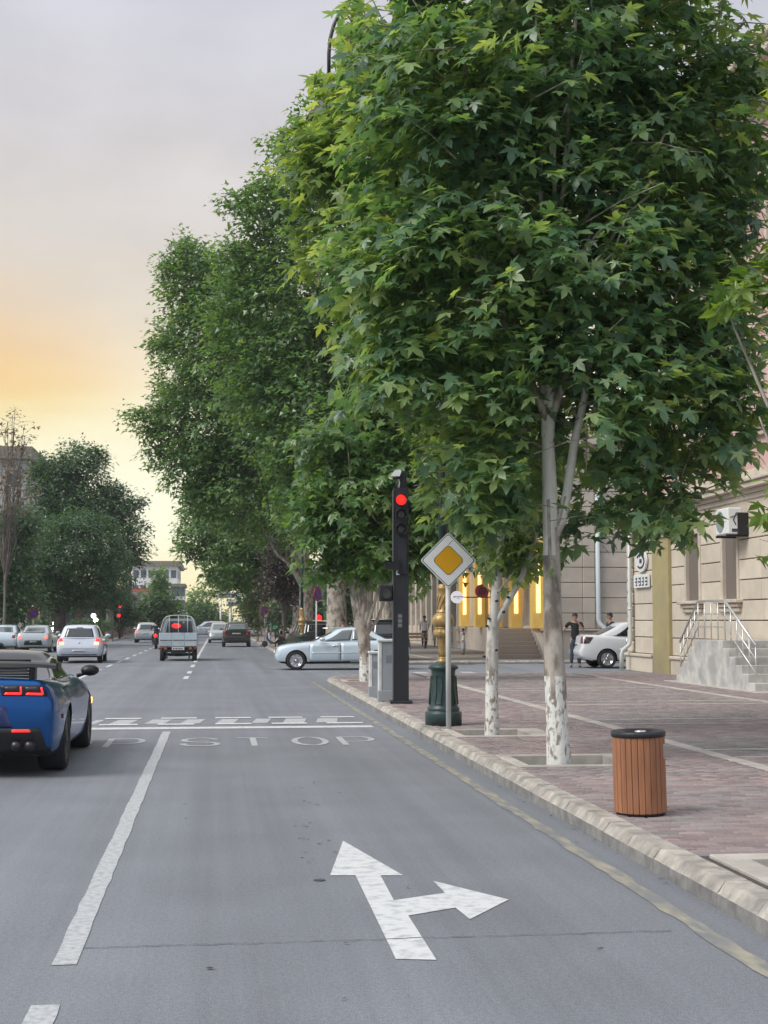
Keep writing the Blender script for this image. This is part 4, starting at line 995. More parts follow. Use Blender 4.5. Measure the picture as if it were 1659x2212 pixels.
# ---- third: behind the grey cabinets
d3 = PXL(T3)[2]
def q3(px, py, dd=0): return PD(px, py, d3 + dd)
lob = pix_lobes([(770, 1080, 125, 110), (745, 960, 110, 95), (860, 1000, 110, 120), (700, 1125, 70, 75), (820, 1180, 120, 70), (890, 1110, 90, 90), (765, 1225, 75, 32), (690, 1230, 35, 30), (860, 880, 90, 90), (900, 1210, 60, 40)], d3, cap=2.6)
tree('plane_tree', 'plane tree with a three armed trunk behind the grey cabinets at the kerb corner', T3, lob, 1250, 11, .22, 'palm', M_leafB,
     [([q3(790, 1482), q3(789, 1430), q3(786, 1380), q3(778, 1340)], [.16, .15, .16, .17]),
      ([q3(776, 1350), q3(768, 1310), q3(762, 1270), q3(755, 1190)], [.11, .10, .09, .06]), ([q3(780, 1350), q3(786, 1300), q3(782, 1250), q3(790, 1150)], [.12, .11, .10, .07]), ([q3(784, 1360), q3(797, 1310), q3(800, 1260), q3(840, 1120)], [.10, .095, .085, .05])],
     13, singles=300, group=gR, limb_n=10, twigs=60, lime=T3.z + .55)
# ---- young tree at the right edge: only its left sprays reach into view
d0 = PXL(T0)[2]
def q0(px, py, dd=0): return PD(px, py, d0 + dd)
lob = pix_lobes([(1590, 640, 32, 55), (1645, 620, 30, 50), (1620, 790, 22, 26), (1612, 885, 32, 26), (1650, 880, 25, 60), (1655, 1110, 18, 20), (1650, 1165, 25, 20), (1652, 1215, 20, 14), (1655, 710, 14, 50),
                 (1790, 500, 110, 260), (1800, 800, 120, 200), (1780, 1050, 100, 120), (1850, 250, 150, 250)], d0, cap=.5)
tree('plane_tree', 'young plane tree at the right edge with bright yellow green leaves on thin bare twigs', T0, lob, 230, 6, .15, 'palm', M_leafY,
     [([T0, T0 + Vector((0.02, 0, .9)), T0 + Vector((.06, 0, 1.9)), T0 + Vector((.1, .1, 3.2)), T0 + Vector((.1, .1, 4.4))], [.055, .05, .045, .03, .015]),
      ([T0 + Vector((.06, 0, 1.7)), q0(1790, 1010), q0(1660, 878), q0(1615, 775), q0(1585, 705), q0(1572, 665)], [.025, .02, .012, .009, .007, .004]),
      ([T0 + Vector((.05, 0, 1.6)), q0(1790, 1080), q0(1670, 980), q0(1640, 900)], [.02, .014, .009, .005]), ([T0 + Vector((.05, 0, 1.3)), q0(1790, 1250), q0(1700, 1180), q0(1640, 1165)], [.02, .012, .008, .004])],
     14, singles=300, group=gR, limb_n=5, lime=T0.z + .9, spread=.05, twig=.09)
# ---- tall old trees beyond the crossing street
def big(name, label, bx, by, d, lobes_px, n_cl, per, size, lm, seed, trunk_r, fork_z, group=gR, bark=None, kind='star', lime=None, cap=6, limb_n=14, twigs=90, spread=.26, twig=.42):
    base = PD(bx, by, d); base.z = .14
    lob = pix_lobes(lobes_px, d, cap=cap); cx = np.mean([l[0] for l in lob], axis=0)
    tops = [Vector(l[0]) for l in lob][:5]; fk = base + Vector((0, 0, fork_z))
    tr = [([base, base + Vector((.02, 0, fork_z * .5)), fk], [trunk_r * 1.15, trunk_r * .95, trunk_r * .9])]
    for q in tops:
        mid = fk.lerp(q, .5) + Vector((0, 0, .5)); tr.append(([fk - Vector((0, 0, .3)), mid, q], [trunk_r * .5, trunk_r * .3, .05]))
    return tree(name, label, base, lob, n_cl, per, size, kind, lm, tr, seed, group=group, limb_n=limb_n, bark=bark or M_bark, spread=spread, twig=twig, twigs=twigs, lime=lime)
big('plane_tree', 'tall old plane tree with a thick grey trunk just beyond the crossing street', 726, 1400, 63,
    [(710, 640, 180, 190), (615, 480, 90, 110), (660, 390, 110, 120), (560, 450, 75, 60), (720, 860, 210, 190), (850, 700, 190, 280), (600, 700, 130, 150), (790, 1010, 220, 130), (620, 310, 45, 45), (690, 270, 70, 80), (640, 880, 150, 150), (900, 950, 160, 160),
     (700, 1080, 120, 90), (900, 400, 200, 260), (520, 560, 60, 60), (505, 430, 35, 35), (545, 580, 75, 90), (490, 660, 65, 80), (560, 800, 120, 120)], 9800, 11, .27, M_leafB, 21, .46, 3.4)
big('plane_tree', 'tall plane tree whose crown leans out farthest over the avenue', 660, 1392, 76,
    [(420, 610, 80, 90), (400, 545, 45, 45), (455, 750, 130, 120), (370, 730, 55, 28), (530, 650, 120, 120), (480, 890, 160, 125), (345, 915, 60, 35), (300, 895, 42, 22), (430, 1000, 100, 70), (560, 1040, 150, 140), (640, 900, 180, 180), (335, 980, 35, 22), (450, 1080, 60, 60), (370, 860, 50, 40), (365, 560, 22, 35)],
    8600, 11, .27, M_leafB, 22, .38, 4.2)
big('plane_tree', 'plane tree with low hanging branches farther along the right kerb', 640, 1385, 100,
    [(470, 1120, 80, 75), (510, 1190, 90, 80), (415, 1130, 35, 30), (560, 1160, 90, 90), (425, 1190, 45, 30), (620, 1080, 110, 110), (480, 1040, 80, 70), (540, 1245, 60, 35), (400, 1170, 25, 22)], 4200, 11, .30, M_leafB, 23, .3, 4)
big('plane_tree', 'small far plane tree at the end of the right row', 560, 1370, 135, [(500, 1235, 60, 50), (470, 1265, 45, 35), (540, 1230, 60, 60), (520, 1290, 40, 28), (560, 1270, 50, 40)], 900, 8, .42, M_leafB, 24, .28, 3.2)
big('plum_tree', 'dark purple leaved plum tree behind the no stopping signs', 612, 1400, 84, [(612, 1215, 48, 60), (590, 1255, 40, 40), (635, 1260, 38, 45), (620, 1170, 35, 40)], 1000, 9, .2, M_leafP, 25, .12, 2.0, group=None, bark=M_barkD, spread=.2, twig=.25, cap=2)
big('shrub_tree', 'small yellow green tree beside the far right kerb', 556, 1392, 100, [(552, 1322, 30, 34), (540, 1340, 22, 22), (572, 1330, 24, 28), (556, 1298, 18, 18)], 520, 8, .2, M_leafG, 26, .08, 1.2, group=None, spread=.18, twig=.22, cap=1.3)
big('plane_tree', 'thin plane tree standing between the shops and the black traffic post', 838, 1440, 54, [(850, 1120, 100, 110), (900, 1180, 80, 50), (800, 1180, 70, 50), (930, 1080, 90, 110)], 700, 8, .3, M_leafB, 27, .14, 2.6, spread=.3, lime=.9, cap=2)
big('plane_tree', 'thin plane tree farther back in front of the shop windows', 1068, 1418, 60, [(1060, 1120, 70, 90), (1020, 1170, 60, 50), (1100, 1090, 60, 80)], 500, 8, .3, M_leafB, 28, .11, 3.2, spread=.3, lime=.9, cap=1.6)
# ---- left side of the avenue
gL = 'trees along the left pavement'
big('round_tree', 'dense dark round crowned tree with a thick short trunk on the left pavement', 128, 1372, 92,
    [(165, 1200, 110, 100), (105, 1215, 100, 105), (215, 1170, 55, 60), (228, 1240, 58, 75), (150, 1285, 115, 42), (60, 1265, 60, 60), (180, 1130, 65, 35)], 5200, 12, .17, M_leafD, 31, .42, 2.0, group=gL, bark=M_barkD, kind='tiny', spread=.22, twig=.22, limb_n=8, cap=3.2)
big('tall_tree', 'tall plane tree rising behind the dense round tree on the left', 236, 1368, 112,
    [(165, 1010, 65, 55), (120, 1060, 60, 60), (245, 1080, 45, 38), (200, 1095, 80, 55), (270, 1150, 45, 60), (288, 1195, 34, 32), (130, 1130, 80, 60), (90, 1010, 25, 30), (215, 990, 22, 22), (275, 1240, 28, 45), (300, 1080, 0.1 + 14, 18)], 3400, 11, .29, M_leafD, 32, .3, 4.0, group=gL, bark=M_barkD, spread=.4, twig=.5, cap=4)
big('dark_tree', 'dark leafy tree at the left edge behind the parked silver cars', 22, 1370, 84, [(15, 1190, 70, 85), (45, 1120, 45, 40), (8, 1290, 85, 55), (60, 1320, 45, 28), (-60, 1200, 90, 130), (40, 1160, 35, 40), (75, 1345, 30, 16)], 2300, 11, .24, M_leafD, 33, .2, 1.6, group=gL, bark=M_barkD, kind='star', spread=.3, cap=2.4)
big('sparse_tree', 'thin half bare tree with dark twigs and few reddish leaves at the left edge', 8, 1372, 78, [(30, 925, 42, 50), (18, 1010, 50, 60), (50, 960, 25, 35), (10, 1080, 50, 60), (45, 1060, 28, 50)], 150, 4, .26, M_leafS, 34, .075, 5.0, group=gL, bark=M_barkD, spread=.25, twig=.4, limb_n=40, twigs=150, cap=2)
big('broad_tree', 'mid green tree down the avenue in front of the white apartment block', 340, 1368, 150, [(340, 1290, 45, 45), (345, 1252, 24, 26), (305, 1315, 30, 25), (370, 1310, 32, 30), (330, 1335, 40, 18)], 1100, 8, .42, M_leafB, 35, .22, 2.0, group=gL, bark=M_barkD, spread=.4, cap=3)
big('broad_tree', 'pale green hazy tree farthest away in the middle of the view', 428, 1362, 210, [(428, 1308, 40, 36), (400, 1325, 25, 22), (455, 1325, 28, 22), (478, 1333, 28, 14), (430, 1338, 48, 14)], 900, 8, .5, M_leafB, 36, .3, 1.5, group=gL, bark=M_barkD, spread=.5, cap=3)
big('dark_tree', 'low dark tree behind the red signal on the left', 262, 1368, 128, [(262, 1310, 26, 36), (285, 1330, 26, 22), (240, 1330, 22, 26)], 500, 8, .34, M_leafD, 37, .14, 1.4, group=gL, bark=M_barkD, spread=.35, cap=2)
big('bush', 'low dark hedge like bush under the round tree', 190, 1376, 100, [(185, 1352, 34, 14), (90, 1350, 30, 16), (225, 1350, 22, 14)], 260, 8, .2, M_leafD, 38, .05, .5, group=None, bark=M_barkD, spread=.18, twig=.2, cap=1)

big('far_tree', 'wide dark far tree closing the right side behind the plum tree', 640, 1366, 170, [(640, 1290, 60, 60), (580, 1310, 50, 45), (690, 1280, 50, 70), (620, 1330, 70, 20), (540, 1322, 25, 25), (680, 1330, 60, 22)], 1100, 9, .5, M_leafD, 41, .3, 1.5, group=None, bark=M_barkD, spread=.5, cap=4)
big('far_tree', 'dark far tree filling the gap between the thick trunk and the shops', 742, 1372, 120, [(735, 1290, 36, 60), (720, 1330, 40, 22), (765, 1270, 26, 40)], 600, 9, .4, M_leafD, 42, .2, 1.5, group=None, bark=M_barkD, spread=.4, cap=3)
# ================================================================ STREET FURNITURE
M_wood = mat('oiled_wood_slat', (0.36, 0.155, 0.075), rough=0.55, col2=(0.27, 0.11, 0.052), scale=5, var=0.16, stretch=(6, 6, .5), obj_rand=0.13, bump=0.1, bscale=40)
M_metal_d = mat('dark_painted_metal', (0.022, 0.025, 0.03), rough=0.42, var=.05)
M_green = mat('dark_green_cast_iron', (0.018, 0.045, 0.042), rough=0.42, col2=(0.028, 0.055, 0.05), scale=8, var=0.1, bump=0.12, bscale=60)
M_gilt = mat('gilt_paint', (0.50, 0.335, 0.13), rough=0.42, metal=0.35, col2=(0.34, 0.215, 0.085), scale=14, var=0.14, bump=0.35, bscale=38)
M_pole = mat('pale_pole_paint', (0.62, 0.64, 0.62), rough=0.5, col2=(0.52, 0.53, 0.51), scale=3, var=0.05)
M_signw = mat('sign_white', (0.78, 0.80, 0.82), rough=0.35)
M_signy = mat('sign_amber', (0.72, 0.36, 0.008), rough=0.35)
M_cab = mat('grey_cabinet_paint', (0.33, 0.355, 0.375), rough=0.5, col2=(0.28, 0.30, 0.32), scale=2, var=0.06)
M_cabw = mat('white_cabinet_edge', (0.70, 0.72, 0.70), rough=0.55, col2=(0.55, 0.56, 0.53), scale=5)
M_blue = mat('sign_blue', (0.03, 0.07, 0.36), rough=0.4)
M_redp = mat('sign_red_paint', (0.45, 0.03, 0.03), rough=0.4)

# ---- slatted bin
bc = G(1384, 1758, .15)
binp = thing('litter_bin', 'wooden slatted round litter bin with a black lid beside the kerb', 'bin', bc); bn = lambda n, b, m: b.build(n, m, binp)
Rb, Hb = 0.198, 0.615
b = MB(); b.lathe([(Rb - .034, .02), (Rb - .034, Hb - .02)], 28); b.lathe([(Rb - .01, .0), (Rb - .01, .03)], 28); bn('inner_drum', b, M_black)
NS = 26
for k in range(NS):
    th = 2 * math.pi * (k + .5) / NS - math.pi / 2; w = 2 * math.pi * Rb / NS * .93
    dx = math.cos(th); dz0, dz1 = .022, Hb - .012
    M = Matrix.Rotation(th - math.pi / 2, 4, 'Z')
    b = MB(); notch = abs((th + .50 + math.pi) % (2 * math.pi) - math.pi) < .42
    tl = Matrix.Translation((0, 0, 0))
    if notch:
        b.box(-w / 2, w / 2, Rb - .02, Rb + .004, dz0, .425, bev=.004, M=M); b.box(-w / 2, w / 2, Rb - .02, Rb + .004, .545, dz1, bev=.004, M=M)
    else: b.box(-w / 2, w / 2, Rb - .02, Rb + .004, dz0, dz1, bev=.004, M=M)
    bn('slat', b, M_wood)
b = MB(); b.lathe([(Rb + .012, Hb - .012), (Rb + .014, Hb + .02), (Rb + .008, Hb + .028), (Rb - .03, Hb + .03), (.115, Hb + .022), (.1, Hb + .01), (.02, Hb + .008)], 40); bn('lid', b, M_metal_d)
b = MB(); b.lathe([(.045, Hb + .012), (.045, Hb + .026), (.03, Hb + .028)], 20, c=(.02, 0, 0)); bn('ash_tray', b, mat('bright_steel', (.8, .82, .84), rough=.2, metal=.9))
binp.rotation_euler = (R(0.4), R(-1.4), R(9))

# ---- ornate lamp post
lp = thing('street_lamp', 'ornate street lamp with dark green fluted base and gilt middle behind the diamond sign', 'street lamp', LAMP, group='ornate gilt street lamps')
def lamp_parts(lp):
    n = lambda nm, b, m: b.build(nm, m, lp)
    b = MB(); prof = [(.262, 0), (.264, .17), (.255, .19), (.225, .2), (.232, .215), (.234, .24), (.22, .258), (.208, .28), (.202, .34), (.188, .42), (.178, .52), (.172, .64), (.172, .76), (.18, .79), (.212, .805), (.216, .83), (.205, .845), (.18, .86), (.14, .885), (.1, .902)]
    b.lathe(prof, 40)
    n('base', b, M_green)
    for k in range(6):
        a = math.pi / 6 + k * math.pi / 3; M = Matrix.Rotation(a, 4, 'Z'); b = MB()
        ins = [(-.048, .30, .03), (-.043, .70, 0), (.043, .70, 0), (.048, .30, .03)]
        b.tube([Vector((u, .206 - (.03 if z > .5 else 0), z)) for u, z, _ in ins] + [Vector((ins[0][0], .206, ins[0][1]))], .008, 5); 
        b.v = [tuple(M @ Vector(p)) for p in b.v]; n('base_panel', b, M_green)
    b = MB(); b.lathe([(.09, .895), (.098, .91), (.082, .93), (.075, .95), (.078, .965), (.066, .975)], 32); b.lathe([(.062, .97), (.068, 1.05), (.082, 1.24), (.09, 1.26)], 40, flute=(.98, 1.24, .16, 12))
    b.lathe([(.088, 1.25), (.128, 1.27), (.147, 1.31), (.142, 1.345), (.118, 1.375), (.122, 1.385), (.13, 1.395), (.124, 1.405), (.112, 1.41)], 40, flute=(1.27, 1.36, .08, 10))
    b.lathe([(.112, 1.41), (.145, 1.43), (.161, 1.475), (.158, 1.53), (.135, 1.575), (.1, 1.6), (.095, 1.61)], 40); b.lathe([(.095, 1.605), (.1, 1.62), (.092, 1.635), (.078, 1.65), (.082, 1.72), (.074, 1.8), (.08, 1.86), (.076, 1.93), (.088, 1.95), (.09, 1.97), (.078, 1.985), (.06, 2.02), (.052, 2.04)], 32)
    for k in range(8):
        a = k * math.pi / 4; b.tube([(.08 * math.cos(a + .25 * j), .08 * math.sin(a + .25 * j), 1.66 + j * .055) for j in range(5)], .011, 5)
    n('gilt_column', b, M_gilt)
    b = MB(); b.lathe([(.066, 2.03), (.062, 4), (.056, 7.2), (.05, 8.6), (.07, 8.62), (.07, 8.72), (.045, 8.75), (.04, 10.5), (.06, 10.55), (.03, 10.75)], 30, flute=(2.05, 8.55, .12, 10)); n('shaft', b, M_green)
    for s in (-1, 1):
        b = MB(); P = []
        for t in np.linspace(0, 1, 16):                 # rise from the shaft, arch over, come down to the shade
            a = math.pi * (1 - t) ; P.append((s * (.88 - .80 * math.cos(math.pi * t)), 0, 9.85 + 1.05 * math.sin(math.pi * t)))
        P.append((s * 1.68, 0, 9.4)); b.tube(P, .028, 8)
        b.tube([(s * (.30 + .22 * math.cos(t) * (1 - t / 9)), 0, 10.35 + .22 * math.sin(t) * (1 - t / 9)) for t in np.linspace(-1.5, 5.2, 18)], .016, 6)
        b.tube([(s * (1.36 + .2 * math.cos(t)), 0, 10.2 + .2 * math.sin(t)) for t in np.linspace(-2.2, 1.8, 12)], .014, 6)
        n('lamp_arm', b, M_metal_d)
        b = MB(); b.lathe([(r_, z_ + .65) for r_, z_ in ((.045, 8.76), (.05, 8.62), (.16, 8.56), (.2, 8.5), (.27, 8.32), (.33, 8.22), (.34, 8.19), (.3, 8.2), (.2, 8.3))], 28, c=(s * 1.68, 0, 0)); n('lamp_shade', b, M_metal_d)
        b = MB(); b.lathe([(.11, 8.89), (.13, 8.8), (.09, 8.71), (.02, 8.68)], 16, c=(s * 1.68, 0, 0)); n('lamp_globe', b, mat('opal_glass%d' % s, (.75, .75, .72), rough=.2))
lamp_parts(lp)
lp2 = copy_tree(lp); lp2.name = 'street_lamp.001'
q = PD(652, 1392, 60); lp2.location = (q.x, q.y, .15); lp2.rotation_euler = (0, 0, R(97)); lp2['label'] = 'ornate gilt street lamp across the side street, left of the silver car roof'

# ---- diamond priority sign
sp0 = G(969, 1577, .15)
ds = thing('road_sign', 'white and amber diamond road sign on a pale pole in front of the lamp post', 'road sign', sp0); dn = lambda n, b, m: b.build(n, m, ds)
zc = CAM_H + (1340 - 1210) / F_PX * PXL(sp0)[2] - .15
def rsq(s, r, n=5):
    pts = []
    for k in range(4):
        a0 = math.pi / 4 + k * math.pi / 2; cx, cy = (s - r * math.sqrt(2)) * math.cos(k * math.pi / 2 + math.pi / 2), (s - r * math.sqrt(2)) * math.sin(k * math.pi / 2 + math.pi / 2)
        for j in range(n + 1):
            a = a0 + math.pi / 2 * j / n; pts.append((cx + r * math.cos(a), zc + cy + r * math.sin(a)))
    return pts
b = MB(); b.tube([(0, 0, 0), (0, 0, zc - .1)], .036, 14); b.lathe([(.05, 0), (.05, .012)], 14); dn('pole', b, M_pole)
D = .388
b = MB(); b.prism(rsq(D, .03), -.062, -.045, 'y'); dn('plate', b, M_signw)
b = MB(); b.prism(rsq(D * .955, .03), -.0645, -.06, 'y'); dn('border', b, M_black)
b = MB(); b.prism(rsq(D * .92, .028), -.067, -.06, 'y'); dn('face', b, M_signw)
b = MB(); b.prism(rsq(.222, .055), -.069, -.06, 'y'); dn('inner_border', b, M_black)
b = MB(); b.prism(rsq(.212, .052), -.0715, -.06, 'y'); dn('amber_centre', b, M_signy)
b = MB(); b.box(-.05, .05, -.044, .05, zc - .2, zc - .16); b.box(-.05, .05, -.044, .05, zc + .1, zc + .14); dn('clamp', b, M_pole)
ds.rotation_euler = (0, 0, R(-5))

# ---- black traffic signal column
tp = G(866, 1519, .15)
ts = thing('traffic_light', 'tall black traffic signal column with the top red lamp lit beside grey cabinets', 'traffic light', tp); tn = lambda n, b, m: b.build(n, m, ts)
M_sig = mat('signal_housing', (0.018, 0.019, 0.024), rough=0.5, var=.06)
M_sigside = mat('signal_side', (0.04, 0.046, 0.055), rough=0.45)
M_redlit = mat('lit_red_lens', (0.5, 0.01, 0.01), rough=0.3, emit=(1.0, 0.012, 0.008), estr=2.2)
M_lens = mat('unlit_lens', (0.11, 0.112, 0.10), rough=0.25)
m_per = PXL(tp)[2] / F_PX
zz = lambda py: CAM_H - .15 + (1340 - py) * m_per
hw = .137
b = MB(); b.box(-hw, hw, -.13, .13, .03, zz(1052), bev=.008); b.box(-hw * .45, hw * .75, -.09, .09, zz(1051), zz(1015), bev=.005); tn('column', b, M_sig)
b = MB(); b.box(-.2, .2, -.2, .2, 0, .05, bev=.01); tn('base_plate', b, M_sig)
b = MB(); b.box(-hw - .012, -hw + .012, -.14, .12, .06, zz(1056), bev=.004); tn('side_rail', b, M_sigside)
for k, py in enumerate((1079, 1111, 1143)):
    z = zz(py); b = MB(); b.lathe([(.104, -.14), (.108, -.255), (.100, -.255), (.098, -.142)], 26); b.v = [(x, y_, 0) for x, y_, _ in []] if False else [(p[0], p[2], p[1] + z) for p in b.v]; tn('lamp_hood', b, M_sig)
    b = MB(); b.lathe([(.094, -.131), (.088, -.15), (.06, -.163), (.02, -.168)], 26); b.v = [(p[0], p[2], p[1] + z) for p in b.v]; o = tn('lamp_lens', b, M_redlit if k == 0 else M_lens)
    if k == 0:
        o['label'] = 'lit red lens'; b = MB()
        for q in (.03, .058, .082): b.tube([(q * math.cos(a), -.165 + .22 * (q - .03) ** 1.3 * 4 - .008, z + q * math.sin(a)) for a in np.linspace(.3 + q * 30, 5.2 + q * 30, 18)], .0045, 5)
        tn('lens_ring', b, mat('deep_red_ring', (.10, .004, .004), rough=.4))
b = MB(); b.box(-.055, .1, -.16, -.13, zz(1240), zz(1160), bev=.004); tn('rib', b, M_sig)
b = MB()                                              # side visor camera on the left
b.prism([(-.30, zz(1216)), (-.30, zz(1228)), (-.1, zz(1233)), (-.02, zz(1230)), (-.02, zz(1210)), (-.12, zz(1212))], -.2, -.132, 'y'); tn('side_camera', b, M_black)
b = MB(); b.box(-.095, -.03, -.145, -.131, zz(1242), zz(1231)); tn('label_plate', b, M_white)
b = MB(); b.prism(disc(10, .02, -.062, zz(1236)), -.15, -.14, 'y'); tn('green_badge', b, mat('green_badge', (.05, .4, .3), rough=.4))
b = MB()                                              # pedestrian signal box at the left
b.box(-.40, -.15, -.12, .12, zz(1299), zz(1263), bev=.02); tn('side_signal', b, M_sig)
b = MB(); b.lathe([(.105, -.12), (.11, -.2), (.102, -.2), (.10, -.12)], 20); b.v = [(p[0] - .28, p[2], p[1] + zz(1281)) for p in b.v]; tn('side_hood', b, M_sig)
b = MB(); b.prism(disc(20, .095, -.28, zz(1281)), -.135, -.115, 'y'); tn('side_lens', b, M_lens)
b = MB()
for py in (1331, 1341, 1351): b.box(-.06, .015, -.136, -.128, zz(py + 4), zz(py - 4))
tn('sticker', b, mat('grey_sticker', (.16, .165, .17), rough=.5))
cz = zz(1024)
b = MB(); b.prism([(-.20, cz - .035), (-.03, cz - .035), (.0, cz + .05), (-.02, cz + .085), (-.12, cz + .075)], -.22, -.04, 'y'); b.tube([(-.05, -.1, cz - .05), (-.03, -.12, cz - .15), (-.04, -.12, cz - .24)], .012, 5); tn('camera', b, M_white)
b = MB(); b.box(-.1, -.02, -.14, -.02, cz - .08, cz - .036); tn('camera_mount', b, M_sig)
ts.rotation_euler = (0, 0, R(-4))

# ---- grey electrical cabinets
def cabinet(pa, x0, x1, ytop, ybot, dep, label):
    p = G((x0 + x1) / 2, ybot, .15); s = PXL(p)[2] / F_PX; w = (x1 - x0) * s; h = (ybot - ytop) * s
    t = thing('electrical_cabinet', label, 'cabinet', p, R(-4), 'grey cabinets beside the traffic signal'); n = lambda nm, b, m: b.build(nm, m, t)
    b = MB(); b.box(-w / 2 + .06, w / 2, -dep / 2, dep / 2, .02, h - .05, bev=.008); n('body', b, M_cab)
    b = MB(); b.box(-w / 2, -w / 2 + .058, -dep / 2 - .008, dep / 2, .02, h - .05, bev=.006); n('door', b, M_cabw)
    b = MB(); b.box(-w / 2 - .02, w / 2 + .02, -dep / 2 - .03, dep / 2 + .02, h - .048, h, bev=.01); n('roof', b, M_cabw)
    b = MB(); b.box(-w / 2 - .008, w / 2 + .008, -dep / 2 - .012, dep / 2 + .008, 0, .2, bev=.006); n('plinth', b, M_cab)
    b = MB(); b.box(-.03, .08, -dep / 2 - .004, -dep / 2 + .01, h * .62, h * .62 + .14); n('label_plate', b, mat('cab_label%d' % pa, (.2, .22, .26), rough=.4))
cabinet(1, 817, 854, 1381, 1514, .45, 'taller grey cabinet with a white edge touching the signal column')
cabinet(2, 797, 820, 1407, 1504, .4, 'shorter grey cabinet at the left of the taller one')

# ---- round no stopping signs
def round_sign(px, py, d, r_, label, bx=None, nbar=1, turn=0):
    c = PD(px, py, d); t = thing('road_sign', label, 'road sign', (c.x, c.y, .14), R(turn), 'round blue and red parking signs'); n = lambda nm, b, m: b.build(nm, m, t); z = c.z - .14
    b = MB(); b.tube([(0, .03, 0), (0, .03, z - r_ * .5)], .03, 8); n('pole', b, M_pole)
    ring = lambda q: [(q * math.cos(a), z + q * math.sin(a)) for a in np.linspace(0, 6.283, 29)[:-1]]
    b = MB(); b.prism(ring(r_), -.03, -.01, 'y'); n('rim', b, M_redp)
    b = MB(); b.prism(ring(r_ * .8), -.036, -.02, 'y'); n('face', b, M_blue)
    for k in range(nbar):
        b = MB(); a = math.pi / 4 if k else -math.pi / 4; u = Vector((math.cos(a), math.sin(a))) * r_ * .82; w = Vector((-u.y, u.x)) * .13
        b.prism([(u.x + w.x, z + u.y + w.y), (-u.x + w.x, z - u.y + w.y), (-u.x - w.x, z - u.y - w.y), (u.x - w.x, z + u.y - w.y)], -.042 - .004 * k, -.034, 'y'); n('bar', b, M_redp)
round_sign(685, 1283, 56, .29, 'round blue and red sign turned edgeways beside the dark plum tree', turn=55)
round_sign(72, 1325, 88, .31, 'round blue and red no parking sign above the parked silver cars on the left')
round_sign(572, 1318, 105, .29, 'small far round blue and red crossed sign by the yellow green tree', nbar=2)

# ---- red signals seen far off
def far_signal(px, py, d, bottom, label, two=True):
    c = PD(px, py, d); t = thing('traffic_light', label, 'traffic light', (c.x, c.y, .14), group='distant traffic signals'); n = lambda nm, b, m: b.build(nm, m, t); z = c.z - .14
    b = MB(); b.tube([(0, .1, 0), (0, .1, z + .2)], .09, 8); n('pole', b, M_sig)
    b = MB(); b.box(-.22, .22, -.12, .08, z - .95, z + .3, bev=.03); n('housing', b, M_sig)
    for k in range(3):
        b = MB(); b.lathe([(.155, -.125), (.12, -.15), (.03, -.16)], 16); b.v = [(p[0], p[2], p[1] + z - k * .36) for p in b.v]; n('lamp_lens', b, M_redlit if k == 0 else M_lens)
    if two:
        b = MB(); b.box(-.25, .12, -.3, -.13, z - 1.0, z - .62, bev=.03); n('repeater', b, M_sig)
        b = MB(); b.lathe([(.13, -.31), (.1, -.33), (.03, -.335)], 16); b.v = [(p[0] - .06, p[2], p[1] + z - .8) for p in b.v]; n('repeater_lens', b, M_redlit)
far_signal(259, 1309, 118, 0, 'distant red traffic signal on the left in front of the dark tree')
far_signal(93, 1356, 110, 0, 'small distant red signal low under the round tree', False)
far_signal(688, 1335, 70, 0, 'red signal seen between the plane trunk and the edgeways sign on the right', False)

# ---- benches and low posts by the far right kerb
M_benchwood = mat('bench_wood', (.28, .2, .15), rough=.7, obj_rand=.1)
def bench(px, py, d, rot, label):
    c = PD(px, py, d); t = thing('bench', label, 'bench', (c.x, c.y, .15), rot, 'benches on the far pavement'); n = lambda nm, b, m: b.build(nm, m, t)
    for k in range(3): b = MB(); b.box(-.8, .8, -.22 + k * .15, -.09 + k * .15, .42, .45, bev=.005); n('seat_slat', b, M_benchwood)
    for k in range(2): b = MB(); b.box(-.8, .8, .24, .27, .55 + k * .16, .68 + k * .16, bev=.005); n('back_slat', b, M_benchwood)
    for s in (-.65, .65):
        b = MB(); b.box(s - .03, s + .03, -.2, -.14, 0, .419); b.box(s - .03, s + .03, .18, .239, 0, .85); b.box(s - .03, s + .03, -.2, .18, .38, .418); n('leg', b, M_metal_d)
bench(606, 1390, 82, R(80), 'wooden bench near the far right kerb beside the green box rider')
bench(892, 1376, 76, R(-4), 'dark red wooden bench in front of the shop windows')
# ================================================================ VEHICLES
def paint(name, col, metal=.35, rough=.32, coat=1.0): return mat(name, col, rough=rough, metal=metal, coat=coat, var=.02, scale=3, crough=.04)
M_tyre = mat('tyre_rubber', (0.018, 0.018, 0.02), rough=0.8, var=.1, scale=20)
M_rim = mat('alloy_rim', (0.55, 0.56, 0.58), rough=0.3, metal=0.85)
M_rimd = mat('dark_alloy_rim', (0.05, 0.05, 0.055), rough=0.35, metal=0.7)
M_cglass = mat('tinted_car_glass', (0.012, 0.015, 0.016), rough=0.04, spec=0.9, coat=1.0)
M_cglass2 = mat('clear_car_glass', (0.09, 0.11, 0.11), rough=0.04, spec=1.0, coat=1.0)
M_arch = mat('wheel_arch_liner', (0.008, 0.008, 0.009), rough=0.9)
M_brake = mat('lit_brake_lamp', (0.5, 0.02, 0.015), rough=.3, emit=(1.0, 0.016, 0.016), estr=1.7)
M_brakehot = mat('lit_brake_bulb', (0.8, 0.3, 0.1), rough=.3, emit=(1.0, 0.36, 0.14), estr=3.5)
M_tail = mat('dull_red_lens', (0.22, 0.012, 0.015), rough=.2, coat=.6)
M_tailpink = mat('pale_red_lens', (0.5, 0.12, 0.10), rough=.3, emit=(1, .16, .1), estr=.8)
M_head = mat('headlamp_glass', (0.55, 0.58, 0.60), rough=.12, coat=1)
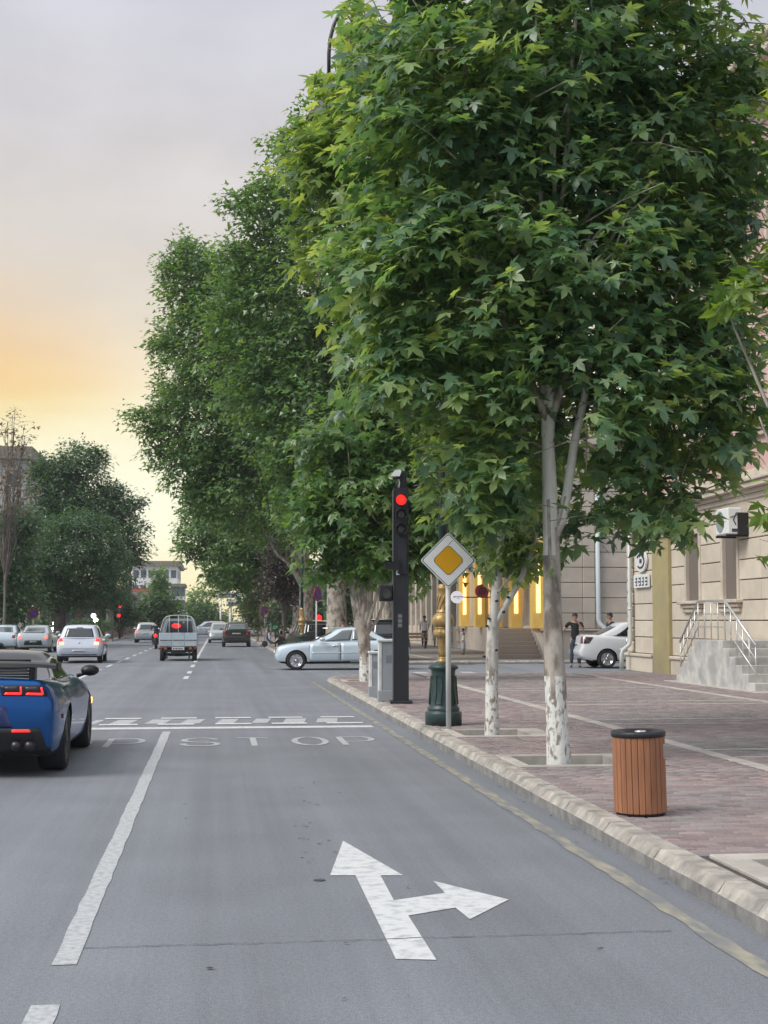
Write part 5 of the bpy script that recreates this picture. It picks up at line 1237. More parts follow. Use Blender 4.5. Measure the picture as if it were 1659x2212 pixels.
M_plate = mat('number_plate', (0.62, 0.64, 0.63), rough=.4)
M_plateg = mat('green_number_plate', (0.30, 0.48, 0.33), rough=.4)
M_chrome = mat('chrome', (.75, .76, .78), rough=.12, metal=1)
M_amber = mat('amber_lens', (0.6, 0.25, 0.02), rough=.3, emit=(1, .55, .12), estr=1.5)

def ip(x, pts):
    xs, ys = zip(*pts); return np.interp(x, xs, ys)
class Shell:
    """A rounded box bent by a shape function; patches lie on its skin."""
    def __init__(s, fn, h, r): s.fn = fn; s.h = np.array(h, float); s.r = r
    def P(s, n):
        n = np.asarray(n, float); q = n * s.h; inner = np.clip(q, -(s.h - s.r), s.h - s.r); d = q - inner
        l = np.linalg.norm(d, axis=-1, keepdims=True); q = inner + np.where(l > 1e-9, d / np.maximum(l, 1e-9) * s.r, d)
        m = q / s.h; return s.fn(m[..., 0], m[..., 1], m[..., 2])
    def closed(s, nx=13, ny=25, nz=11):
        ax = []
        for k, n in enumerate((nx, ny, nz)):
            t = np.linspace(-1, 1, n); e = 1 - s.r / s.h[k]
            inn = np.linspace(-e, e, n - 6); ed = e + (1 - e) * np.array([.35, .7, 1.0]); ax.append(np.concatenate([-ed[::-1], inn, ed]))
        idx = {}; pts = []; fs = []
        def gv(i, j, k):
            if (i, j, k) not in idx: idx[i, j, k] = len(pts); pts.append((ax[0][i], ax[1][j], ax[2][k]))
            return idx[i, j, k]
        for a in range(3):
            o1, o2 = [q for q in range(3) if q != a]; N = (nx, ny, nz)
            for side in (0, N[a] - 1):
                for p in range(N[o1] - 1):
                    for q in range(N[o2] - 1):
                        f = []
                        for (u, v) in ((p, q), (p + 1, q), (p + 1, q + 1), (p, q + 1)):
                            t = [0, 0, 0]; t[a] = side; t[o1] = u; t[o2] = v; f.append(gv(*t))
                        fs.append(f)
        return s.P(np.array(pts)), fs
    def face(s, face, u, v):
        o = np.ones_like(u)
        return np.stack({'rear': (u, -o, v), 'front': (u, o, v), 'right': (o, u, v), 'left': (-o, u, v), 'top': (u, v, o)}[face], -1)
    def patch(s, b, face, quad, off=.005, n=(8, 6), thick=.012, mi=0):
        """quad: four (u,v) corners on that face, bottom-left, bottom-right, top-right, top-left."""
        (a0, a1), (b0, b1), (c0, c1), (d0, d1) = quad; N, M = n
        U = np.linspace(0, 1, N)[:, None]; V = np.linspace(0, 1, M)[None]
        u = (a0 * (1 - U) + b0 * U) * (1 - V) + (d0 * (1 - U) + c0 * U) * V; v = (a1 * (1 - U) + b1 * U) * (1 - V) + (d1 * (1 - U) + c1 * U) * V
        p = s.P(s.face(face, u, v)); e = 1e-3
        du = s.P(s.face(face, u + e, v)) - s.P(s.face(face, u - e, v)); dv = s.P(s.face(face, u, v + e)) - s.P(s.face(face, u, v - e))
        nr = np.cross(du, dv); nr /= np.maximum(np.linalg.norm(nr, axis=-1, keepdims=True), 1e-9)
        out = {'rear': (0, -1, 0), 'front': (0, 1, 0), 'right': (1, 0, 0), 'left': (-1, 0, 0), 'top': (0, 0, 1)}[face]
        if (nr * np.array(out)).sum() < 0: nr = -nr
        top = p + nr * off; bot = p + nr * (off - thick)
        vs = [tuple(x) for x in top.reshape(-1, 3)] + [tuple(x) for x in bot.reshape(-1, 3)]; fs = []; g = lambda i, j: i * M + j; Q = N * M
        for i in range(N - 1):
            for j in range(M - 1): fs.append((g(i, j), g(i + 1, j), g(i + 1, j + 1), g(i, j + 1)))
        rim = [g(i, 0) for i in range(N)] + [g(N - 1, j) for j in range(1, M)] + [g(i, M - 1) for i in range(N - 2, -1, -1)] + [g(0, j) for j in range(M - 2, 0, -1)]
        for k in range(len(rim)): a, c = rim[k], rim[(k + 1) % len(rim)]; fs.append((a, a + Q, c + Q, c))
        b.add(vs, fs, mi, True); return b
def rect(u0, u1, v0, v1): return ((u0, v0), (u1, v0), (u1, v1), (u0, v1))

def wheel(parent, x, y, r, w, side, rimm=M_rim, spokes=5, name='wheel'):
    t = bpy.data.objects.new(name, None); link(t, parent); t.location = (x, y, r); t.empty_display_size = .1
    M = Matrix.Rotation(math.pi / 2 * side, 4, 'Y')
    b = MB(); b.lathe([(r * .66, -w / 2), (r * .93, -w / 2), (r * .985, -w * .38), (r, -w * .2), (r, w * .2), (r * .985, w * .38), (r * .93, w / 2), (r * .70, w / 2 - .004), (r * .66, w / 2 - .03)], 36, M=M); b.build('tyre', M_tyre, t)
    b = MB(); b.lathe([(r * .665, w / 2 - .025), (r * .67, w / 2 - .004), (r * .63, w / 2 - .012), (r * .60, w / 2 - .05)], 32, M=M)
    for k in range(spokes):
        a = 2 * math.pi * k / spokes; Mk = M @ Matrix.Rotation(a, 4, 'Z')
        b.box(-.17 * r, .17 * r, .02, r * .645, w / 2 - .05, w / 2 - .018, bev=.01, M=Mk @ Matrix.Identity(4))
    b.lathe([(r * .17, w / 2 - .05), (r * .17, w / 2 - .012), (r * .08, w / 2 - .006)], 16, M=M); b.build('rim', rimm, t)
    b = MB(); b.lathe([(r * .655, w / 2 - .07), (r * .655, w / 2 - .062)], 24, M=M); b.build('wheel_back', M_arch, t)
    return t

def carve(o, P, arch=1.14):
    """Cut the wheel arches out of the closed body."""
    c = MB(); R_ = P['rw'] * arch
    for y in (P['ya'], P['ya'] + P['wb']):
        for s in (-1, 1):
            vs = []; n = 28; x0, x1 = s * (P['W'] / 2 - .34), s * (P['W'] / 2 + .3)
            for X in (x0, x1): vs += [(X, y + R_ * math.cos(2 * math.pi * k / n), P['rw'] * 1.0 + R_ * math.sin(2 * math.pi * k / n)) for k in range(n)]
            c.add(vs, [tuple(range(n)), tuple(range(n, 2 * n))[::-1]] + [(k, n + k, n + (k + 1) % n, (k + 1) % n) for k in range(n)])
    co = c.build('cutter', M_arch, o.parent)
    m = o.modifiers.new('b', 'BOOLEAN'); m.operation = 'DIFFERENCE'; m.object = co; m.solver = 'EXACT'
    dg = bpy.context.evaluated_depsgraph_get(); me = bpy.data.meshes.new_from_object(o.evaluated_get(dg)); old = o.data
    o.modifiers.clear(); o.data = me; bpy.data.meshes.remove(old); bpy.data.objects.remove(co)
    if len(me.materials) < 2: me.materials.append(M_arch)
    me.materials[1] = M_arch
    for p in me.polygons:
        x, y, z = p.center; p.material_index = 0
        for ya in (P['ya'], P['ya'] + P['wb']):
            d = math.hypot(y - ya, z - P['rw'])
            if d < R_ * 1.01 and abs(x) > P['W'] / 2 - .36 and (abs(p.normal.x) < .55 or abs(x) < P['W'] / 2 - .28): p.material_index = 1
        if p.normal.z < -.6 and z < P['rw'] * .9: p.material_index = 1
    me.polygons.foreach_set('use_smooth', [True] * len(me.polygons)); me.set_sharp_from_angle(angle=R(38)); me.update()

BASE = dict(L=4.3, W=1.74, H=1.48, wb=2.55, rw=.31, tw=.2, rearc=[(0, .12), (.2, .02), (.5, .0), (.75, .05), (1, .12)], frontc=[(0, .12), (.3, 0), (.6, .03), (1, .25)],
            side=[(0, .93), (.3, .99), (.55, 1.0), (.8, .975), (1, .92)], prear=[(0, .86), (.12, .93), (.5, 1)], pfront=[(0, .80), (.15, .90), (.6, 1)],
            top=[(-1, .95), (.2, .95), (.55, .93), (.85, .80), (1, .66)], bot=[(-1, .32), (-.8, .22), (.8, .2), (1, .26)], r=.11, gr=.10,
            g=dict(rb=-.97, rt=-.80, fb=.42, ft=.06, hb=.90, ht=.70, arch=.05))
def make_car(name, label, cat, loc, rotz, P_, pm, group=None, glass=M_cglass, lights=None, extra=None, rimm=M_rim, detail='rear', spokes=5):
    P = dict(BASE); P.update(P_); L, W = P['L'], P['W']; P.setdefault('ya', -P['wb'] / 2 - .02)
    t = thing(name, label, cat, loc, rotz, group)
    def low(a, b, c):
        cc = (c + 1) / 2; yr = -L / 2 + ip(cc, P['rearc']); yf = L / 2 - ip(cc, P['frontc']); y = yr + (yf - yr) * (b + 1) / 2
        u = np.clip(y / (L / 2), -1, 1); zt = ip(u, P['top']); zb = ip(u, P['bot']); z = zb + (zt - zb) * cc + .025 * (1 - a * a) * cc ** 3
        hw = W / 2 * ip(cc, P['side']) * ip(y + L / 2, P['prear']) * ip(L / 2 - y, P['pfront']); 
        if 'hip' in P: hw = hw * (1 + P['hip'] * np.exp(-((y - P['ya']) / .5) ** 2) * np.clip(1 - abs(cc - .6) * 2, 0, 1))
        return np.stack([a * hw, y - (1 - 0) * 0 * a, z], -1)
    g = P['g']
    def up(a, b, c):
        cc = (c + 1) / 2; yr = (g['rb'] + (g['rt'] - g['rb']) * cc ** g.get('rp', 1.0)) * L / 2; yf = (g['fb'] + (g['ft'] - g['fb']) * cc ** .95) * L / 2; y = yr + (yf - yr) * (b + 1) / 2
        mid = (g['rt'] + g['ft']) / 2 * L / 2; half = (g['ft'] - g['rt']) / 2 * L / 2
        zt = P['H'] - .03 - g['arch'] * np.clip(np.abs((y - mid) / half), 0, 1.3) ** 2.2; zb = ip(np.clip(y / (L / 2), -1, 1), P['top']) - .06
        z = zb + (zt - zb) * cc + .03 * (1 - a * a) * cc ** 3
        hw = W / 2 * (g['hb'] + (g['ht'] - g['hb']) * cc ** 1.15) * (1 - .10 * np.abs(b) ** 4); bow = .05 * (1 - a * a)
        return np.stack([a * hw, y + np.where(b < 0, -1, 1) * bow * np.abs(b) ** 3, z], -1)
    lo = Shell(low, (W / 2, L / 2, .4), P['r']); gh = Shell(up, (W / 2 * .8, L / 4, .28), P['gr'])
    b = MB(); v, f = lo.closed(); b.add([tuple(x) for x in v], f, 0, True); body = b.build('body', [pm, M_arch], t); carve(body, P)
    b = MB(); v, f = gh.closed(11, 19, 11); b.add([tuple(x) for x in v], f, 0, True); cab = b.build('cabin', P.get('cabm', pm), t)
    n = lambda nm, b, m: b.build(nm, m, t)
    for k, ya in enumerate((P['ya'], P['ya'] + P['wb'])):
        for s in (-1, 1): wheel(t, s * (W / 2 - P['tw'] / 2 - .015), ya, P['rw'], P['tw'], s, rimm, spokes)
    rw = g.get('rwin', ((-.80, -.72), (.80, -.72), (.78, .72), (-.78, .72)))
    b = MB(); gh.patch(b, 'rear', rw, n=(12, 8)); n('rear_window', b, glass)
    b = MB(); gh.patch(b, 'front', rect(-.84, .84, -.75, .78), n=(12, 8)); n('windscreen', b, glass)
    for s in ('right', 'left'):
        wins = g.get('swin', [(-.86, -.60, -.10, -.08), (-.04, .0, .60, .80)])
        for (u0b, u0t, u1t, u1b) in [(w_[0], w_[1], w_[2], w_[3]) for w_ in wins]:
            b = MB(); gh.patch(b, s, ((u0b, -.66), (u1b, -.66), (u1t, .74), (u0t, .74)), n=(9, 7)); n('side_window', b, glass)
        b = MB(); sx = 1 if s == 'right' else -1; ym = g['fb'] * L / 2 - P.get('mirb', .32); zm = float(ip(2 * ym / L, P['top'])) + .06
        b.lathe([(.02, -.1), (.085, -.075), (.1, 0), (.09, .07), (.03, .1)], 12, M=Matrix.Translation((sx * (W / 2 + .06), ym, zm + .02)) @ Matrix.Rotation(math.pi / 2, 4, 'X') @ Matrix.Scale(.7, 4, (0, 1, 0)) @ Matrix.Scale(1.15, 4, (1, 0, 0)))
        b.tube([(sx * (W / 2 - .1), ym + .03, zm - .05), (sx * (W / 2 + .04), ym, zm)], .025, 6); n('mirror', b, P.get('mirm', pm))
    if detail == 'side':
        for s in ('right', 'left'):
            for (u0, u1) in P.get('doors', [(-.36, .005), (.02, .42)]):
                b = MB(); lo.patch(b, s, rect(u0 - .006, u1 + .006, -.80, .93), off=.002, n=(8, 8)); n('door_gap', b, M_black)
                b = MB(); lo.patch(b, s, rect(u0, u1, -.78, .92), off=.005, n=(10, 10)); dr = n('door', b, pm)
                b = MB(); lo.patch(b, s, rect(u0 + .03, u0 + .12, .56, .66), off=.03, thick=.03, n=(4, 3)); b.build('handle', P.get('handm', pm), dr)
            b = MB(); lo.patch(b, s, rect(-.42, .47, -.05, .03), off=.012, n=(20, 3)); n('side_strip', b, P.get('stripm', pm))
        b = MB(); lo.patch(b, 'front', ((.55, .1), (.93, .1), (.97, .55), (.6, .5)), off=.008); lo.patch(b, 'front', ((-.93, .1), (-.55, .1), (-.6, .5), (-.97, .55)), off=.008); n('headlight', b, M_head)
    if lights: lights(n, lo, gh, P)
    if extra: extra(n, lo, gh, P, t)
    return t
def pl(n, lo, quad, m=M_plate, txt=True, off=.014):
    b = MB(); lo.patch(b, 'rear', quad, off=off, n=(6, 3)); o = n('number_plate', b, m)
    b = MB(); (u0, v0), (u1, _), (_, v1), _ = quad; rnd = random.Random(int(abs(u0) * 1000))
    k = 0; u = u0 + (u1 - u0) * .1
    while u < u1 - (u1 - u0) * .12:
        w = (u1 - u0) * .075; lo.patch(b, 'rear', rect(u, u + w, v0 + (v1 - v0) * .25, v0 + (v1 - v0) * .75), off=off + .002, n=(2, 2), thick=.002); u += w * (1.35 if rnd.random() < .75 else 1.9)
    b.build('plate_text', M_ink, o)
def tails(q, m=M_tail, hot=None, side=None):
    def f(n, lo, gh, P):
        for s in (1, -1):
            quad = [(s * u, v) for u, v in q]
            b = MB(); lo.patch(b, 'rear', quad, off=.01, n=(6, 6)); n('tail_light', b, m)
            if hot:
                b = MB(); lo.patch(b, 'rear', [(s * u, v) for u, v in hot], off=.016, n=(5, 4)); n('brake_bulb', b, M_brakehot)
    return f
def ground_xy(px, py, z=0.0): p = G(px, py, z); return p.x, p.y

# ---- blue sports coupe, cut by the left edge
M_blackcar = paint('black_car_paint', (0.01, 0.01, 0.012), metal=.2)
M_bluecar = paint('metallic_blue_paint', (0.001, 0.085, 0.30), metal=.6, rough=.25, coat=.5)
CAR_C = -2.49; ry = G(140, 1662).y
def camaro_extra(n, lo, gh, P, t):
    L, W = P['L'], P['W']
    for s in (1, -1):
        b = MB(); lo.patch(b, 'rear', [(s * u, v) for u, v in ((.36, .54), (.965, .54), (.97, .84), (.36, .80))], off=.006, n=(12, 6)); n('tail_light_bezel', b, M_black)
        for (u0, u1) in ((.39, .655), (.675, .94)):
            b = MB(); lo.patch(b, 'rear', [(s * u, v) for u, v in ((u0, .58), (u1 - .04, .58), (u1 - .03, .63), (u0 + .03, .63))], off=.016, n=(6, 4)); lo.patch(b, 'rear', [(s * u, v) for u, v in ((u1 - .05, .59), (u1 - .03, .60), (u1 + .008, .79), (u1 - .014, .78))], off=.016, n=(4, 4)); n('tail_light', b, M_brake)
            b = MB(); lo.patch(b, 'rear', [(s * u, v) for u, v in ((u0 + .03, .70), (u1 - .07, .70), (u1 - .04, .80), (u0 + .03, .77))], off=.012, n=(5, 3)); n('clear_lens', b, mat('dim_lens%d' % (s * int(u0 * 100)), (.06, .06, .06), rough=.2))
        b = MB(); lo.patch(b, 'rear', [(s * u, v) for u, v in ((.50, -.40), (.74, -.40), (.72, -.35), (.50, -.35))], off=.02, n=(5, 3)); n('fog_light', b, M_brake)
        for u in (.43, .57):
            b = MB(); b.lathe([(.055, -.06), (.062, -.1), (.05, -.1), (.048, -.02)], 18, M=Matrix.Translation((s * u, -L / 2 + .17, .34)) @ Matrix.Rotation(math.pi / 2, 4, 'X') @ Matrix.Translation((0, 0, .16)))
            n('exhaust_tip', b, M_rimd)
        b = MB(); b.box(s * .56 - .03, s * .56 + .03, -L / 2 + .20, -L / 2 + .42, .96, 1.165, bev=.012); n('wing_post', b, M_black)
        b = MB(); lo.patch(b, 'right' if s > 0 else 'left', rect(.70, .74, .1, .32), off=.01, n=(3, 3)); n('side_marker', b, M_amber)
        b = MB(); lo.patch(b, 'right' if s > 0 else 'left', rect(-.82, -.795, -.02, .1), off=.01, n=(3, 3)); n('side_reflector', b, M_tail)
    b = MB(); lo.patch(b, 'rear', ((-.98, -.985), (.98, -.985), (.86, -.32), (-.86, -.32)), off=.01, n=(14, 6)); n('diffuser', b, M_black)
    b = MB(); prof = [(-.13, 1.165), (-.10, 1.20), (.05, 1.215), (.2, 1.19), (.22, 1.17), (.05, 1.175)]
    N = 13; vs = []; fs = []
    for i in range(N):
        x = -.83 + 1.66 * i / (N - 1); dz = -.03 * abs(x / .83) ** 4; sh = .05 * abs(x / .83) ** 3
        vs += [(x, -L / 2 + .20 + y + sh, z + dz) for y, z in prof]
    K = len(prof)
    for i in range(N - 1): fs += [(i * K + k, i * K + (k + 1) % K, (i + 1) * K + (k + 1) % K, (i + 1) * K + k) for k in range(K)]
    fs += [tuple(range(K)), tuple((N - 1) * K + k for k in range(K))]; b.add(vs, fs); 
    for s in (-1, 1): b.box(s * .83 - .012, s * .83 + .012, -L / 2 + .13, -L / 2 + .46, 1.12, 1.205, bev=.008)
    n('rear_wing', b, M_black)
    for k in range(5):
        v = -.45 + k * .25; b = MB(); gh.patch(b, 'rear', ((-.74, v), (.74, v), (.73, v + .05), (-.73, v + .05)), off=.05, thick=.02, n=(8, 3)); n('rear_louvre', b, M_black)
    b = MB(); lo.patch(b, 'rear', ((-.11, .34), (.11, .34), (.11, .42), (-.11, .42)), off=.012, n=(4, 3)); n('badge', b, M_white)
    b = MB(); lo.patch(b, 'rear', ((-.50, -.30), (.50, -.30), (.40, .26), (-.40, .26)), off=.004, n=(8, 6)); n('plate_recess', b, paint('deep_blue', (.006, .03, .14)))
    pl(n, lo, rect(-.34, .34, -.16, .06))
make_car('sports_car', 'metallic blue sports coupe with black rear wing cut off by the left edge', 'car', (CAR_C, ry + 1.38, 0), 0,
         dict(L=4.72, W=1.76, H=1.31, wb=2.81, rw=.345, tw=.29, ya=-1.38, r=.10, gr=.13, hip=.03,
              rearc=[(0, .16), (.18, .07), (.3, .03), (.55, .0), (.72, .03), (.9, .02), (1, .03)], frontc=[(0, .15), (.35, 0), (.6, .05), (1, .4)],
              side=[(0, .92), (.25, .97), (.45, .98), (.62, 1.0), (.8, .965), (1, .84)], prear=[(0, .90), (.12, .945), (.4, .985), (.8, 1)], pfront=[(0, .78), (.2, .9), (.8, 1)],
              top=[(-1, 1.03), (-.6, 1.0), (0, .94), (.4, .96), (.8, .86), (1, .70)], bot=[(-1, .27), (-.85, .2), (.85, .16), (1, .2)], mirm=M_black, cabm=M_blackcar, mirb=.30,
              g=dict(rb=-.74, rt=-.28, fb=.33, ft=.0, hb=.88, ht=.60, arch=.04, swin=[(-.93, -.80, .78, .93)])),
         M_bluecar, extra=camaro_extra, rimm=M_rimd, spokes=10, detail='rear')

# ---- white hatchback braking
M_whitecar = paint('white_car_paint', (0.62, 0.66, 0.74), metal=.05, rough=.35); M_silver = paint('silver_car_paint', (0.50, 0.53, 0.55), metal=.55, rough=.3); M_greycar = paint('grey_car_paint', (0.30, 0.32, 0.34), metal=.5)
M_silverblue = paint('silver_blue_paint', (0.60, 0.69, 0.74), metal=.35, rough=.28); M_darkcar = paint('dark_bronze_paint', (0.055, 0.048, 0.042), metal=.4)
HATCH = dict(L=4.2, W=1.76, H=1.50, wb=2.6, rw=.31, prear=[(0, .90), (.1, .95), (.4, 1)], top=[(-1, .98), (.2, .97), (.55, .95), (.85, .82), (1, .7)], rearc=[(0, .12), (.2, .02), (.45, .0), (.6, .06), (1, .12)],
             g=dict(rb=-.955, rt=-.80, fb=.50, ft=.12, hb=.92, ht=.70, arch=.05, rwin=((-.80, -.62), (.80, -.62), (.80, .66), (-.80, .66)), swin=[(-.86, -.70, -.42, -.36), (-.33, -.38, .02, .04), (.08, .06, .60, .80)]))
def hatch_extra(n, lo, gh, P, t):
    pl(n, lo, rect(-.32, .32, -.62, -.42)); b = MB(); lo.patch(b, 'rear', [(.07 * math.cos(a), .42 + .11 * math.sin(a)) for a in (R(225), R(315), R(45), R(135))], off=.012, n=(4, 4)); n('badge', b, M_chrome)
    b = MB(); lo.patch(b, 'rear', rect(-.86, .86, -.99, -.88), off=.006, n=(10, 3)); n('lower_trim', b, M_black)
    b = MB(); lo.patch(b, 'rear', rect(-.8, .8, -.28, -.26), off=.004, n=(10, 2)); n('bumper_gap', b, M_black)
    b = MB(); gh.patch(b, 'rear', rect(-.2, .2, .72, .78), off=.008, n=(5, 2)); n('high_brake_light', b, M_tail)
x, y = ground_xy(168, 1433); make_car('hatchback', 'white hatchback with both brake lights lit waiting left of the pickup truck', 'car', (x, y + 2.0, 0), R(1), HATCH, M_whitecar,
    lights=tails(((.70, .18), (.985, .18), (.985, .98), (.82, .98)), M_brake, ((.70, .24), (.92, .24), (.92, .52), (.74, .52))), extra=hatch_extra)
x, y = ground_xy(311, 1390); make_car('hatchback', 'small silver hatchback with a green plate far ahead left of the pickup truck', 'car', (x, y + 4, 0), R(0), dict(HATCH, W=1.66, L=3.9), M_silver,
    lights=tails(((.66, .30), (.97, .30), (.97, .80), (.80, .80)), M_tailpink), extra=lambda n, lo, gh, P, t: (pl(n, lo, rect(-.3, .3, -.05, .2), M_plateg)))
# ---- silver cars at the left
SEDAN = dict(L=4.45, W=1.74, H=1.43, wb=2.65, rw=.31, top=[(-1, 1.02), (-.7, 1.0), (0, .94), (.5, .92), (.85, .80), (1, .68)],
             g=dict(rb=-.66, rt=-.36, fb=.46, ft=.10, hb=.88, ht=.66, arch=.05, swin=[(-.80, -.50, -.10, -.06), (-.02, -.04, .56, .80)]))
def sedan_extra(n, lo, gh, P, t):
    pl(n, lo, rect(-.22, .22, -.42, -.2), M_plateg); b = MB(); lo.patch(b, 'rear', ((-.62, -.75), (.62, -.75), (.55, -.1), (-.55, -.1)), off=.006, n=(8, 4)); n('bumper_panel', b, M_black)
    b = MB(); lo.patch(b, 'top', rect(-.7, .7, -.99, -.93), off=.05, thick=.05, n=(8, 3)); n('deck_spoiler', b, M_greycar)
x, y = ground_xy(72, 1410); make_car('sedan', 'silver sedan with a small rear deck spoiler left of the white hatchback', 'car', (x, y + 2, 0), 0, SEDAN, M_silver, glass=M_cglass2, lights=tails(((.74, .15), (.97, .15), (.97, .6), (.78, .55)), M_tailpink), extra=sedan_extra)
x, y = ground_xy(2, 1408); make_car('sedan', 'farthest left silver sedan, half hidden behind the grey car at the edge', 'car', (x, y + 2, 0), 0, SEDAN, M_silverblue, glass=M_cglass2, lights=tails(((.74, .15), (.97, .15), (.97, .6), (.78, .55)), M_tail))
make_car('sedan', 'grey sedan with a dark roof pillar and black mirror just above the blue coupe', 'car', (-6.5, 37.2, 0), 0, dict(SEDAN, mirm=M_black), M_greycar, glass=M_cglass2, lights=tails(((.74, .15), (.97, .15), (.97, .6), (.78, .55)), M_tail), detail='side')
# ---- silver sedan turning out of the side street
x, y = ground_xy(640, 1448)
def merc_extra(n, lo, gh, P, t):
    b = MB()
    for s in (-1, 1): b.tube([(s * .45, y_, 1.41 - .05 * abs(y_ + .2) ** 2) for y_ in np.linspace(-.9, .6, 9)], .012, 5)
    n('roof_trim', b, M_chrome)
make_car('sedan', 'silver blue sedan crossing from the side street, seen from its left side behind the trunk', 'car', (x + 1.565, y + .87, 0), R(90), dict(L=4.53, W=1.73, H=1.43, wb=2.715, rw=.316, ya=-1.15, tw=.205, r=.13,
    top=[(-1, .98), (-.75, 1.0), (0, .95), (.45, .94), (.8, .86), (1, .76)], frontc=[(0, .10), (.3, 0), (.6, .01), (1, .10)], pfront=[(0, .82), (.15, .92), (.6, 1)], doors=[(-.40, .03), (.045, .50)], handm=M_chrome, mirb=.42,
    g=dict(rb=-.72, rt=-.42, fb=.50, ft=.10, hb=.89, ht=.66, arch=.07, swin=[(-.78, -.44, -.02, -.01), (.03, .03, .55, .80)])), M_silverblue, glass=M_cglass2, detail='side', extra=merc_extra, spokes=7)
# ---- white sedan parked behind the building corner
x, y = ground_xy(1327, 1444, .12)
def aveo_extra(n, lo, gh, P, t):
    pl(n, lo, rect(-.3, .3, .1, .3))
    for s in ('right',):
        b = MB(); lo.patch(b, s, ((-.985, .30), (-.90, .36), (-.83, .86), (-.96, .90)), off=.01, n=(6, 6)); n('tail_light', b, mat('smoked_lens', (.03, .012, .012), rough=.15, coat=1))
make_car('sedan', 'white sedan parked nose behind the stone building corner with its rear showing', 'car', (x + 1.05, y + .85, .12), R(-90), dict(L=4.31, W=1.71, H=1.50, wb=2.48, rw=.30, ya=-1.27, top=[(-1, 1.06), (-.72, 1.05), (0, .96), (.5, .94), (.85, .84), (1, .7)], rearc=[(0, .14), (.18, .0), (.42, .02), (.5, .08), (.9, .10), (1, .16)],
    g=dict(rb=-.74, rt=-.34, fb=.50, ft=.12, hb=.90, ht=.68, arch=.05, swin=[(-.66, -.36, -.06, -.02), (.02, .0, .56, .80)]), doors=[(-.30, .03), (.045, .46)], stripm=M_whitecar), paint('clean_white_paint', (0.66, 0.67, 0.68), metal=.0, rough=.3), detail='side', extra=aveo_extra, spokes=6, lights=tails(((.72, .30), (.98, .30), (.98, .90), (.80, .86)), M_tail))
# ---- dark crossover and the cars around it
x, y = ground_xy(511, 1398)
CROSS_ = dict(HATCH, W=1.78, H=1.56, L=4.3, rw=.34, bot=[(-1, .36), (-.8, .26), (.8, .24), (1, .3)], top=[(-1, 1.06), (.2, 1.03), (.55, 1.0), (.85, .9), (1, .75)])
make_car('crossover', 'dark bronze crossover driving ahead in the right lane', 'car', (x, y + 2.1, 0), 0, CROSS_, M_darkcar, glass=M_cglass2, lights=tails(((.74, .10), (.98, .10), (.98, .80), (.82, .80)), M_tail), extra=lambda n, lo, gh, P, t: (pl(n, lo, rect(-.3, .3, .25, .42))))
x, y = ground_xy(476, 1390); make_car('hatchback', 'silver oncoming hatchback half hidden behind the dark crossover', 'car', (x, y + 4, 0), R(180), HATCH, M_silver, glass=M_cglass2, detail='side')
x, y = ground_xy(447, 1377); make_car('sport_utility', 'white car crossing the avenue far ahead, farther left of the two', 'car', (x, y, 0), R(90), CROSS_, M_whitecar, glass=M_cglass2, detail='side')
x, y = ground_xy(490, 1376); make_car('sport_utility', 'white car crossing the avenue far ahead, right of the walkers', 'car', (x + .6, y + 3, 0), R(90), CROSS_, M_whitecar, glass=M_cglass2, detail='side')
x, y = ground_xy(538, 1379); make_car('van', 'pale van parked far away right of the dark crossover', 'car', (x, y, 0), R(0), dict(CROSS_, H=1.9, W=1.8), M_silver, glass=M_cglass2, lights=tails(((.74, .10), (.98, .10), (.98, .80), (.82, .80)), M_tail))
p = PD(676, 1380, 64); make_car('crossover', 'black crossover with a pale roof edge waiting behind the silver blue sedan bonnet', 'car', (p.x, p.y + 2, 0), R(8), dict(CROSS_, H=1.66), M_blackcar, lights=tails(((.74, .10), (.98, .10), (.98, .80), (.82, .80)), M_tail))
p = PD(832, 1390, 53); make_car('crossover', 'dark car standing behind the silver blue sedan roof near the black post', 'car', (p.x, p.y + 2.2, 0), R(4), dict(CROSS_, H=1.72, L=4.3), M_blackcar)

# ---- pickup truck
x, y = ground_xy(384.5, 1428)
tk = thing('pickup_truck', 'small battered pickup truck with pale dropside bed and rounded bar frame', 'truck', (x, y, 0)); n = lambda nm, b, m: b.build(nm, m, tk)
M_truck = mat('weathered_truck_paint', (0.44, 0.51, 0.55), rough=0.5, col2=(0.30, 0.34, 0.36), scale=3, var=0.1, detail=9, contrast=(.5, .75))
M_rust = mat('rusty_edge', (0.10, 0.045, 0.03), rough=.85, col2=(.2, .2, .19), scale=14, contrast=(.45, .6)); M_clear = mat('clear_tarp', (0.33, 0.38, 0.40), rough=.25, coat=.5, var=.05)
hw = .76
for s in (-1, 1):
    for yy in (.35, 2.15): wheel(tk, s * (hw - .11), yy, .27, .17, s, M_rimd, 5)
b = MB(); b.box(-.66, .66, .02, 3.0, .36, .52, bev=.02); b.box(-.3, .3, -.02, .3, .28, .5, bev=.02); b.tube([(-.6, .35, .27), (0, .35, .24), (.6, .35, .27)], .06, 8); n('chassis', b, M_black)
b = MB(); b.box(-hw, hw, 0, 1.95, .56, .62, bev=.01); n('bed_floor', b, M_truck)
for k in range(3):
    x0 = -hw + .008 + k * (2 * hw / 3); b = MB(); w_ = 2 * hw / 3 - .012
    b.box(x0, x0 + w_, -.035, .0, .60, .84, bev=.012); b.box(x0, x0 + w_, -.04, .0, .85, 1.14, bev=.012); n('tailgate_panel', b, M_truck)
    b = MB(); b.box(x0 + .02, x0 + w_ - .02, -.046, -.03, .83, .862); b.box(x0 + .02, x0 + w_ - .02, -.046, -.03, .57, .6); n('rust_seam', b, M_rust)
